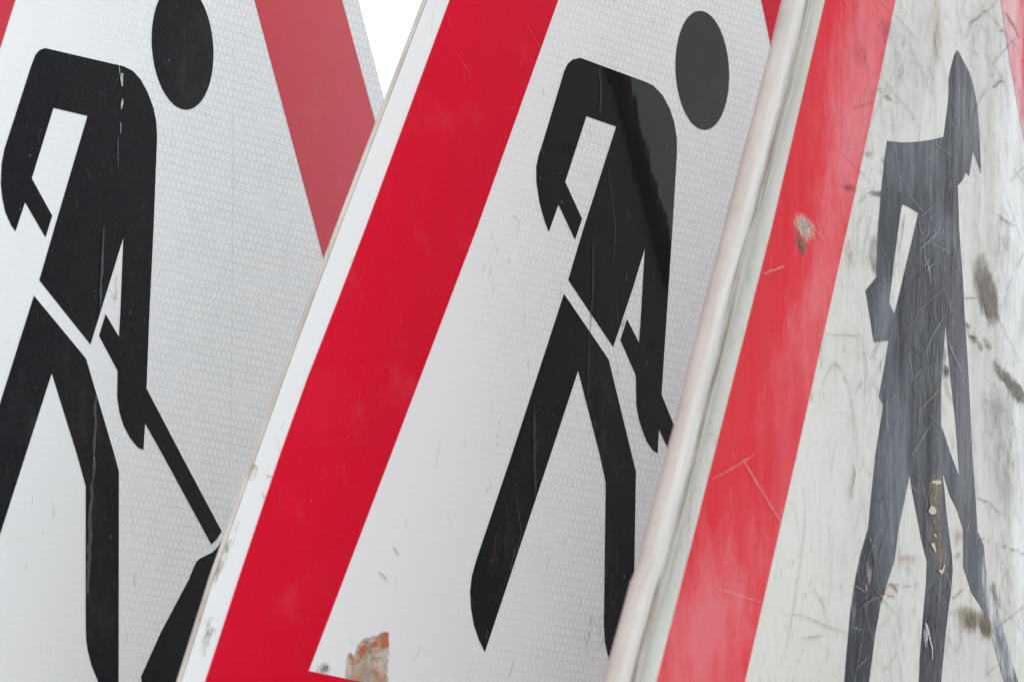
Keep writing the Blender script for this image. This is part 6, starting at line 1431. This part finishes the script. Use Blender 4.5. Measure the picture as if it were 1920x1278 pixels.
        ["dred", 0.32, [[-129.1, 343.1], [-128.3, 342.1], [-128.0, 341.1], [-127.9, 340.0]]],
        ["dred", 0.32, [[-117.1, 350.7], [-121.6, 346.8], [-126.2, 342.9], [-131.1, 339.1]]],
        ["dred", 0.32, [[-155.7, 352.0], [-156.0, 350.1], [-156.7, 348.1], [-157.8, 346.1]]],
        ["dred", 0.32, [[-172.3, 338.2], [-175.2, 336.7], [-178.3, 335.2], [-181.7, 333.6]]],
        ["dred", 0.32, [[-141.0, 383.1], [-142.0, 378.4], [-142.4, 373.8], [-142.2, 369.4]]],
        ["dred", 0.32, [[-155.1, 347.6], [-156.1, 345.1], [-156.9, 342.6], [-157.6, 340.1]]],
        ["dred", 0.32, [[-142.4, 397.6], [-142.8, 393.3], [-142.0, 389.2], [-140.0, 385.3]]],
        ["dred", 0.32, [[-127.9, 351.0], [-136.1, 347.9], [-143.9, 344.9], [-151.5, 341.9]]],
        ["dred", 0.32, [[-120.2, 387.6], [-120.2, 385.7], [-119.8, 383.9], [-119.0, 382.1]]],
        ["dred", 0.32, [[-128.9, 315.1], [-129.1, 311.4], [-129.1, 307.7], [-128.8, 304.1]]],
        ["dred", 0.32, [[-120.5, 382.7], [-120.1, 380.4], [-119.4, 378.1], [-118.3, 375.8]]],
        ["dred", 0.32, [[-137.2, 353.4], [-137.1, 352.4], [-137.0, 351.3], [-136.8, 350.3]]],
        ["dred", 0.32, [[-150.8, 319.0], [-152.0, 315.3], [-151.9, 311.7], [-150.8, 308.3]]],
        ["dred", 0.32, [[-99.1, 398.6], [-100.7, 396.3], [-101.5, 394.1], [-101.5, 392.0]]],
        ["dred", 0.32, [[-115.7, 357.6], [-113.4, 354.8], [-111.2, 351.9], [-109.1, 349.1]]],
        ["dred", 0.32, [[-135.2, 357.2], [-136.2, 352.5], [-136.4, 347.9], [-135.8, 343.3]]],
        ["dred", 0.32, [[-158.4, 311.9], [-158.4, 310.6], [-158.1, 309.2], [-157.8, 307.9]]],
        ["dred", 0.32, [[-121.5, 350.7], [-123.3, 349.3], [-124.6, 348.0], [-125.2, 346.8]]],
        ["dred", 0.32, [[-179.2, 326.0], [-180.5, 321.7], [-181.0, 317.5], [-180.5, 313.5]]],
        ["white", 0.3, [[96.5, 275.7], [96.6, 272.4], [97.4, 269.1], [98.7, 265.9]]],
        ["white", 0.3, [[-19.0, 266.8], [-20.8, 261.8], [-19.7, 257.2], [-15.9, 252.8]]],
        ["white", 0.3, [[9.2, 275.9], [16.5, 271.8], [25.4, 268.0], [36.0, 264.2]]],
        ["white", 0.3, [[40.2, 172.5], [33.3, 170.0], [27.6, 167.6], [23.1, 165.4]]],
        ["white", 0.3, [[-43.6, 375.5], [-45.2, 372.2], [-46.2, 369.0], [-46.7, 365.8]]],
        ["white", 0.3, [[-7.4, 218.0], [-4.9, 214.3], [-5.2, 210.2], [-8.4, 206.0]]],
        ["white", 0.3, [[-32.3, 147.6], [-29.6, 143.0], [-27.6, 138.4], [-26.3, 133.7]]],
        ["white", 0.3, [[103.7, 367.3], [100.0, 366.0], [96.1, 364.8], [91.8, 363.5]]],
        ["white", 0.3, [[95.6, 318.4], [94.2, 315.9], [93.4, 313.4], [93.2, 311.0]]],
        ["white", 0.3, [[-42.1, 183.3], [-40.9, 180.3], [-41.4, 177.1], [-43.4, 173.8]]],
        ["white", 0.3, [[1.5, 194.6], [1.7, 188.3], [2.9, 182.0], [5.1, 175.8]]],
        ["white", 0.3, [[84.7, 361.3], [74.1, 357.6], [63.5, 353.9], [53.5, 350.3]]],
        ["white", 0.3, [[109.9, 366.4], [111.9, 362.6], [112.7, 358.6], [112.5, 354.5]]],
        ["white", 0.3, [[-20.1, 379.7], [-20.9, 374.2], [-21.0, 368.9], [-20.4, 363.6]]],
        ["white", 0.3, [[125.1, 194.9], [124.7, 190.0], [125.8, 185.2], [128.2, 180.5]]],
        ["white", 0.3, [[-23.0, 341.0], [-21.9, 337.0], [-20.5, 333.0], [-18.7, 329.1]]],
        ["white", 0.3, [[-22.4, 318.4], [-22.9, 316.7], [-24.1, 314.8], [-25.8, 312.9]]],
        ["white", 0.3, [[53.3, 204.3], [51.0, 202.5], [48.9, 200.7], [47.1, 199.0]]],
        ["white", 0.3, [[-26.5, 155.9], [-27.3, 151.7], [-31.3, 147.3], [-38.5, 142.7]]],
        ["white", 0.3, [[69.8, 208.4], [67.8, 203.9], [66.2, 199.5], [64.9, 195.1]]],
        ["white", 0.3, [[12.5, 236.1], [11.2, 234.2], [10.3, 232.3], [9.8, 230.5]]],
        ["white", 0.3, [[-26.0, 213.6], [-24.6, 210.9], [-22.6, 208.2], [-19.8, 205.6]]],
        ["white", 0.3, [[42.9, 281.8], [41.2, 277.7], [42.9, 273.9], [48.1, 270.5]]],
        ["white", 0.3, [[-15.2, 255.5], [-15.7, 253.3], [-16.2, 251.2], [-16.9, 249.1]]],
        ["white", 0.3, [[48.9, 317.7], [48.5, 316.4], [48.4, 315.1], [48.7, 313.9]]],
        ["white", 0.3, [[10.8, 342.0], [9.8, 340.4], [8.7, 338.8], [7.6, 337.2]]],
        ["white", 0.3, [[115.1, 203.8], [111.0, 199.2], [107.3, 194.6], [103.8, 190.1]]],
        ["white", 0.3, [[114.3, 205.6], [115.5, 203.1], [116.2, 200.4], [116.6, 197.8]]],
        ["white", 0.3, [[-39.7, 162.7], [-39.9, 159.2], [-41.1, 155.6], [-43.4, 151.9]]],
        ["white", 0.3, [[-5.9, 359.4], [-5.7, 358.1], [-5.5, 356.7], [-5.5, 355.3]]],
        ["white", 0.3, [[117.4, 353.2], [116.8, 351.5], [116.8, 349.8], [117.3, 348.2]]],
        ["white", 0.3, [[-49.0, 263.8], [-45.7, 260.3], [-43.8, 256.6], [-43.5, 252.8]]],
        ["white", 0.3, [[96.9, 291.1], [97.8, 285.6], [99.2, 280.2], [100.9, 274.8]]],
        ["white", 0.3, [[3.4, 177.1], [2.0, 171.1], [1.7, 165.1], [2.3, 159.3]]],
        ["white", 0.3, [[121.4, 311.6], [116.8, 307.6], [111.5, 303.6], [105.4, 299.6]]],
        ["white", 0.3, [[-35.8, 170.1], [-36.0, 168.7], [-35.9, 167.2], [-35.6, 165.8]]],
        ["white", 0.3, [[12.8, 179.7], [17.7, 175.8], [22.7, 171.8], [27.8, 167.9]]],
        ["white", 0.3, [[70.8, 216.5], [71.7, 214.1], [71.4, 211.6], [70.1, 209.0]]],
        ["white", 0.3, [[101.5, 164.5], [101.3, 163.0], [101.0, 161.6], [100.5, 160.1]]],
        ["white", 0.3, [[11.9, 256.6], [13.1, 254.9], [13.6, 253.1], [13.1, 251.2]]],
    ],
    'scuffs': [
        ["taupe", [77.5, 304.2], [17.7, 1.9], [8.5, -10.5], 420, 9, 1.1],
        ["taupe", [83.9, 298.5], [12.5, 1.4], [5.9, -6.2], 160, 10, 1.2],
        ["brown", [86.6, 301.1], [14.7, 1.6], [7.7, -9.7], 70, 6, 0.8],
        ["taupe", [109.0, 270.7], [8.2, 0.8], [12.0, -3.9], 150, 7, 1.0],
        ["taupe", [126.7, 265.5], [8.1, 0.8], [9.6, -5.1], 170, 8, 1.1],
        ["brown", [44.0, 285.2], [4.9, 0.5], [5.0, -2.2], 30, 4, 1.0],
        ["brown", [55.1, 281.0], [7.1, 0.7], [6.2, -1.6], 40, 5, 1.2],
        ["taupe", [82.9, 281.3], [8.3, 0.9], [7.6, -2.4], 40, 5, 1.1],
        ["brown", [70.7, 278.9], [5.3, 0.5], [2.2, -1.8], 26, 4, 0.9],
        ["olive", [57.4, 163.0], [15.4, 1.0], [3.3, -4.7], 190, 7, 1.1],
        ["olive", [85.0, 162.1], [9.0, 0.6], [3.0, -4.3], 130, 8, 1.1],
        ["brown", [69.7, 162.0], [23.3, 1.5], [3.5, -4.7], 60, 6, 0.8],
        ["taupe", [35.0, 163.8], [15.3, 1.0], [2.0, -2.1], 50, 5, 0.7],
        ["brown", [-6.3, 208.3], [10.1, 0.8], [1.2, -7.4], 260, 7, 1.0],
        ["taupe", [-5.5, 209.4], [9.2, 0.8], [1.2, -7.4], 170, 9, 1.2],
        ["brown", [-2.0, 192.1], [9.3, 0.7], [2.0, -6.4], 130, 6, 0.9],
        ["tan", [-5.7, 213.8], [8.4, 0.7], [1.0, -3.0], 90, 3, 0.9],
        ["chip", [-5.1, 202.9], [7.6, 0.6], [1.4, -10.9], 60, 2.6, 0.6],
        ["tan", [-2.0, 192.1], [8.5, 0.6], [1.4, -10.9], 110, 3, 0.7],
        ["darkhair", [-5.1, 202.9], [11.0, 0.9], [1.5, -13.1], 150, 4, 0.6],
        ["darkhair", [-18.9, 276.4], [21.5, 2.2], [-2.5, -44.2], 220, 9, 0.6],
        ["darkhair", [-8.3, 154.4], [13.4, 0.8], [-2.3, -17.6], 160, 7, 0.7],
        ["brown", [8.6, 262.6], [5.2, 0.5], [1.0, -2.6], 110, 4, 1.0],
        ["brown", [6.5, 269.0], [3.5, 0.3], [1.0, -3.0], 25, 4, 0.7],
        ["dust", [103.8, 248.0], [30.2, 2.7], [7.2, -21.1], 420, 9, 0.8],
        ["dust", [93.5, 256.2], [26.5, 2.5], [3.9, -8.8], 240, 4, 1.0],
        ["dust", [114.8, 226.1], [15.5, 1.3], [3.6, -15.7], 200, 8, 0.8],
        ["white", [-177.3, 300.8], [9.6, 1.1], [3.8, -4.2], 120, 4, 0.8],
        ["tan", [-180.2, 299.0], [12.0, 1.4], [3.8, -5.0], 60, 4, 0.7],
        ["brown", [-175.5, 301.2], [7.8, 0.9], [3.8, -3.3], 60, 3, 0.7],
        ["brown", [-179.9, 293.2], [3.6, 0.4], [1.9, -2.3], 55, 5, 1.0],
        ["dgrey", [-98.3, 298.2], [8.6, 1.0], [1.7, -8.8], 60, 3.4, 0.45],
        ["dgrey", [-92.9, 294.5], [5.3, 0.6], [1.6, -4.6], 30, 3.4, 0.45],
        ["brown", [-123.8, 296.0], [5.6, 0.6], [1.5, -4.5], 40, 3, 0.5],
        ["dgrey", [-88.9, 324.5], [8.8, 1.1], [3.4, -0.7], 40, 4, 0.7],
        ["dgrey", [-102.9, 338.9], [6.5, 0.8], [2.7, -1.4], 40, 3, 0.5],
        ["dred", [-126.2, 322.3], [8.7, 1.1], [4.4, -1.0], 60, 5, 0.8],
        ["dgrey", [-85.5, 338.5], [6.1, 0.8], [2.1, -1.0], 26, 3, 0.5],
        ["tan", [-80.6, 364.5], [4.8, 0.7], [2.8, -0.9], 36, 4, 0.9],
        ["tan", [-88.2, 366.7], [6.1, 0.8], [2.8, -1.1], 20, 3, 0.5],
        ["dgrey", [-81.9, 391.1], [11.1, 1.6], [2.3, -5.1], 80, 3, 0.7],
        ["dgrey", [-62.1, 376.4], [37.7, 5.2], [3.2, -21.4], 260, 2.0, 0.7],
        ["brown", [25.5, 406.6], [59.4, 8.7], [3.5, -13.0], 60, 2.5, 0.7],
        ["dgrey", [-94.6, 330.9], [16.2, 2.0], [-11.4, -35.7], 160, 2.0, 0.6],
        ["tan", [-119.0, 164.3], [39.0, 2.7], [-17.0, -32.6], 160, 2.2, 0.6],
        ["brown", [91.8, 288.0], [31.0, 3.2], [8.6, -35.7], 140, 3, 0.6],
        ["dgrey", [101.8, 257.0], [33.2, 3.1], [7.2, -19.9], 200, 1.8, 0.8],
        ["tan", [-12.5, 401.1], [8.3, 1.2], [2.3, -11.9], 70, 8, 0.8],
        ["tan", [-105.2, 347.9], [9.1, 1.2], [1.7, -8.4], 70, 2.2, 0.5],
        ["dred", [-114.9, 376.7], [7.6, 1.1], [4.1, -5.5], 80, 3, 0.6],
        ["dred", [-122.9, 385.2], [19.0, 2.7], [0.7, -14.9], 60, 3, 0.4],
        ["lite", [-3.1, 319.7], [15.4, 1.8], [-4.7, -5.4], 130, 5, 0.6],
        ["lite", [-4.3, 311.1], [35.1, 4.1], [0.7, -13.2], 150, 8, 0.5],
        ["lite", [-4.1, 261.3], [13.6, 1.3], [1.9, -4.7], 170, 4, 0.6],
        ["lite", [38.6, 262.2], [9.6, 0.9], [2.2, -5.6], 60, 4, 0.5],
        ["lite", [-58.4, 300.6], [7.3, 0.8], [0.2, -4.3], 20, 3, 0.5],
        ["lite", [27.3, 375.4], [24.8, 3.4], [6.6, -17.1], 90, 8, 0.5],
        ["lite", [-14.9, 276.8], [34.0, 3.5], [2.3, -43.8], 260, 10, 0.4],
        ["lite", [-5.3, 174.3], [18.7, 1.3], [0.7, -13.1], 150, 6, 0.5],
        ["lite", [79.5, 173.4], [9.5, 0.6], [8.4, -13.0], 120, 8, 0.8],
        ["lite", [110.3, 157.3], [7.4, 0.5], [9.3, -10.8], 140, 8, 0.9],
        ["steel", [-17.9, 151.6], [3.2, 0.2], [0.2, -3.9], 40, 6, 1.0],
        ["dgrey", [-13.7, 254.9], [34.1, 3.3], [2.6, -48.1], 160, 9, 0.5],
        ["tan", [-52.1, 174.3], [22.6, 1.6], [0.3, -5.4], 60, 3, 0.6],
        ["brown", [-45.0, 181.3], [16.8, 1.2], [0.1, -1.7], 50, 3, 0.6],
        ["brown", [33.6, 188.1], [7.5, 0.6], [0.1, -1.3], 26, 3, 0.7],
        ["brown", [98.3, 178.1], [4.9, 0.3], [1.9, -4.9], 40, 4, 0.7],
        ["brown", [104.2, 172.8], [6.2, 0.4], [1.7, -2.2], 20, 4, 0.6],
        ["tan", [-66.8, 166.2], [7.1, 0.5], [1.5, -1.6], 40, 4, 1.2],
        ["brown", [18.9, 174.2], [4.5, 0.3], [0.1, -1.8], 40, 3, 0.9],
        ["tan", [33.1, 195.9], [7.5, 0.6], [2.1, -3.4], 40, 4, 0.8],
        ["dust", [-114.7, 207.0], [46.4, 3.8], [-15.4, -70.7], 300, 5, 0.5],
        ["tan", [-138.6, 188.2], [37.5, 2.9], [-15.8, -53.4], 140, 3, 0.45],
        ["tan", [-54.8, 375.2], [38.4, 5.3], [1.4, -28.3], 160, 3, 0.4],
        ["grey", [76.8, 382.1], [27.0, 3.6], [10.2, -39.8], 120, 8, 0.45],
        ["grey", [106.7, 321.6], [21.8, 2.5], [7.0, -19.9], 80, 9, 0.5],
        ["grey", [112.5, 191.6], [21.0, 1.5], [7.4, -36.0], 120, 7, 0.6],
        ["grey", [22.0, 151.9], [38.0, 2.3], [4.4, -13.0], 60, 8, 0.5],
        ["grey", [-50.9, 151.7], [30.5, 1.9], [-1.9, -19.5], 70, 5, 0.4],
        ["pale", [-190.4, 262.9], [23.9, 2.5], [-21.5, -43.4], 40, 8, 0.5],
    ],
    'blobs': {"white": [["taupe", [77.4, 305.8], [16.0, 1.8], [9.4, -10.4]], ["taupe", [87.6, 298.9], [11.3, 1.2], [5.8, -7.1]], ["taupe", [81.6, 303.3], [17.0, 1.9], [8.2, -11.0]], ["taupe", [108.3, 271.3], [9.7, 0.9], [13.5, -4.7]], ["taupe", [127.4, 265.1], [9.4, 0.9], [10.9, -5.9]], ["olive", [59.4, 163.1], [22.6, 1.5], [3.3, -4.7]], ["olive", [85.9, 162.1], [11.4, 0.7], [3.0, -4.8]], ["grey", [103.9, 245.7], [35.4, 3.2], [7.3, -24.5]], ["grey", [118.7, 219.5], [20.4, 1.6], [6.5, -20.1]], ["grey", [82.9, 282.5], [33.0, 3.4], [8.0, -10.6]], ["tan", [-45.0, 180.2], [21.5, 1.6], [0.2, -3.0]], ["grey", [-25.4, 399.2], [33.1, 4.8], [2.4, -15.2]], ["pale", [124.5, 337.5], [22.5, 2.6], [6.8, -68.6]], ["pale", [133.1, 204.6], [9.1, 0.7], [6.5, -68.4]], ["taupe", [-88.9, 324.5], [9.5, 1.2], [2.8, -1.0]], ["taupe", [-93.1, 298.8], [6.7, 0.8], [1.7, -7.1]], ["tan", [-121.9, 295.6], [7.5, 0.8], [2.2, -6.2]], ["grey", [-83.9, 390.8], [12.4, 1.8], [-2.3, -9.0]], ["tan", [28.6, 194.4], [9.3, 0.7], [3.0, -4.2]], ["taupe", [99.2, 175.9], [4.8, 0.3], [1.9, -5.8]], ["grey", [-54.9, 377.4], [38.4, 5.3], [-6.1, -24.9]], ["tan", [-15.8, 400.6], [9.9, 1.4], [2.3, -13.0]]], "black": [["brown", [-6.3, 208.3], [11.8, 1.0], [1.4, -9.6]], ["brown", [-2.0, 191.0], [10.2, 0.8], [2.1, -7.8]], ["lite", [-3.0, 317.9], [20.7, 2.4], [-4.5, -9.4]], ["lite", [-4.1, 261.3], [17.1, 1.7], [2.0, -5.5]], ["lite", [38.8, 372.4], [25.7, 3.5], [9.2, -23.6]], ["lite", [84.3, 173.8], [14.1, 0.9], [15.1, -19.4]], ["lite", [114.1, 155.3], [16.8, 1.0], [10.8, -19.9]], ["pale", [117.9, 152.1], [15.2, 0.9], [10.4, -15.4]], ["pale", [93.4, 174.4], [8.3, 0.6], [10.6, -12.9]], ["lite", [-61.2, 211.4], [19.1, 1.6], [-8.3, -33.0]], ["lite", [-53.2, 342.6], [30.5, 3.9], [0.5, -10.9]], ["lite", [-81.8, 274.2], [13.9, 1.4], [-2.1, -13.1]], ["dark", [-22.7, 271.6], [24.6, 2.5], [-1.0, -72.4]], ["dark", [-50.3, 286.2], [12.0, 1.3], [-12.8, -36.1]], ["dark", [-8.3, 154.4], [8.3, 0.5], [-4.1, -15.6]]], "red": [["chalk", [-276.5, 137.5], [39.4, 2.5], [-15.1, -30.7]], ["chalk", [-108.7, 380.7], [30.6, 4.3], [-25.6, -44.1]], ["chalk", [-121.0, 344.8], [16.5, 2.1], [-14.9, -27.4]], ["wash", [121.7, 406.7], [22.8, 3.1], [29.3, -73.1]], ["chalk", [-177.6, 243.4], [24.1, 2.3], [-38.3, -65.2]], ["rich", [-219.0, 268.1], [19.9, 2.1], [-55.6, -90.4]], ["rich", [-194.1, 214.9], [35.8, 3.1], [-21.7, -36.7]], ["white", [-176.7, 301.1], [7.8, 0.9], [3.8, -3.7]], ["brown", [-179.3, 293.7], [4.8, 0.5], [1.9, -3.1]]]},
}

GROUP = "roadworks warning signs standing one behind the other"

# ------------------------------------------------------------------ setting
def build_ground():
    bm = bmesh.new()
    s = 2500.0
    vs = [bm.verts.new(p) for p in ((-s, -s, 0), (s, -s, 0), (s, s, 0), (-s, s, 0))]
    bm.faces.new(vs)
    me = bpy.data.meshes.new("ground"); bm.to_mesh(me); bm.free()
    o = link("ground", me, None, [mat_ground()])
    o['kind'] = "structure"
build_ground()

# ------------------------------------------------------------------ the two reflective signs
red = mat_red("red_reflective_film")
red_faded = mat_red("faded_red_reflective_film", (0.52, 0.022, 0.045), (0.56, 0.05, 0.075), 0.26, 0.42)
black = mat_black("black_film")
alu = mat_plate("aluminium_plate", (0.72, 0.72, 0.72), (0.64, 0.64, 0.64), 0.45)

alu_edge = mat_plate("dirty_plate_edge", (0.40, 0.385, 0.36), (0.27, 0.25, 0.22), 0.55)

def reflective_sign(data, label, sheet_mat, red, seed):
    root = sign_root(data, label, GROUP)
    pan = data['panel']
    cs = corners(pan)
    rp = round_corners(pan, 26.0, cs)
    pb = plate(rp, 2.0)
    for f in pb.faces:
        if f.normal.z > -0.5: f.material_index = 1
    done(pb, "panel", root, [alu, alu_edge])
    keys = used_keys(data)
    bm = bmesh.new()
    film(bm, [round_corners(inset(pan, 1.0), 25.0, cs)], 0.22, 0, 0.02)
    mats = [sheet_mat] + [MARK[k] for k in keys]
    if 'patch' in data:
        film(bm, [data['patch']], 0.50, len(mats)); mats.append(mat_residue())
        for q in data['patch_orange']:
            film(bm, [q], 0.60, len(mats))
        mats.append(mat_mark("orange_paper", (0.66, 0.20, 0.08), 0.9, 0.8, 0.4))
    wear(bm, data, 1, keys, seed)
    done(bm, "reflective_sheet", root, mats)
    bm = bmesh.new()
    film(bm, [round_corners(data['outer'], 22.0, corners(data['outer'])), data['inner']], 0.36)
    done(bm, "red_border", root, [red])
    for k, nm in (('head', "worker_head"), ('body', "worker_body"), ('legs', "worker_legs"), ('heap', "earth_heap")):
        bm = bmesh.new()
        film(bm, [data[k]], 0.38)
        done(bm, nm, root, [black])
    return root

reflective_sign(SIGN_BACK, "white warning sign with digging worker, heap and cracked black film, leftmost, behind the others",
                mat_sheet_hex("honeycomb_sheet_back", -0.075, 0.055, 0.05), red_faded, 11)
reflective_sign(SIGN_MIDDLE, "warning sign with torn orange sticker remains in its lower corner, between two other signs",
                mat_sheet_hex("honeycomb_sheet_middle", -0.18, -0.03), red, 12)

# ------------------------------------------------------------------ the old sign with the rolled rim
def rolled_rim(path, r, parent, mat, bow):
    pts = round_corners(path, 40.0, corners(path))
    # evenly fine path
    P = [Vector(p) for p in pts]; fine = []
    for a, b in zip(P, P[1:] + P[:1]):
        k = max(1, int((b - a).length / 12.0))
        for j in range(k): fine.append(a.lerp(b, j / k))
    n = len(fine); S = 28
    cen = sum(fine, Vector((0, 0))) / n
    bm = bmesh.new()
    l_ang = bm.verts.layers.float.new("around")
    l_run = bm.verts.layers.float.new("along")
    run = 0.0
    rows = []
    for i, p in enumerate(fine):
        t = (fine[(i + 1) % n] - fine[i - 1]).normalized()
        o = Vector((-t.y, t.x))
        if o.dot(p - cen) < 0: o = -o
        row = []
        rr = r * (1 + 0.025 * math.sin(i * 0.37) + 0.02 * math.sin(i * 1.13) + 0.02 * math.sin(i * 2.31))
        for k in range(S):
            a = 2 * math.pi * k / S
            q = p + o * rr * math.cos(a)
            v = bm.verts.new((q.x * MM, q.y * MM, (rr * math.sin(a) - 0.3) * MM))
            v[l_ang] = a / (2 * math.pi) if a < 4.8 else 0.0      # 0 at the outer side, 0.25 at the front, 0.5 inside
            v[l_run] = run
            row.append(v)
        rows.append(row)
        run += (fine[(i + 1) % n] - p).length * MM
    for i in range(n):
        a, b = rows[i], rows[(i + 1) % n]
        for k in range(S):
            bm.faces.new((a[k], a[(k + 1) % S], b[(k + 1) % S], b[k]))
    bend(bm, bow)
    bmesh.ops.recalc_face_normals(bm, faces=bm.faces)
    for f in bm.faces: f.smooth = True
    me = bpy.data.meshes.new("rolled_rim"); bm.to_mesh(me); bm.free()
    return link("rolled_rim", me, parent, [mat])

def old_sign(data, label):
    root = sign_root(data, label, GROUP)
    pan = data['panel']
    cs = corners(pan)
    back = mat_plate("old_grey_back", (0.80, 0.80, 0.80), (0.72, 0.72, 0.72), 0.5)
    done(plate(round_corners(inset(pan, 3.0), 36.0, cs), 1.6), "panel", root, [back], data['bow'])
    rolled_rim(pan, 6.4, root, mat_tube(), data['bow'])
    keys = used_keys(data)
    bm = bmesh.new()
    film(bm, [round_corners(inset(pan, 4.0), 35.0, cs)], 0.20, 0, 0.02)
    wear(bm, data, 1, keys, 13)
    done(bm, "enamel_face", root, [mat_old_white(data['blobs']['white'])] + [MARK[k] for k in keys], data['bow'])
    bm = bmesh.new()
    film(bm, [round_corners(data['outer'], 24.0, corners(data['outer'])), data['inner']], 0.34)
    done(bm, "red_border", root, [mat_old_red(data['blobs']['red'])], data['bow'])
    bm = bmesh.new()
    film(bm, [data['body']] + data['holes'], 0.36)
    done(bm, "worker_symbol", root, [mat_old_black(data['blobs']['black'])], data['bow'])
    return root

old_sign(SIGN_OLD, "old scratched sign with rounded rim and worn grey worker in a cap, rightmost")
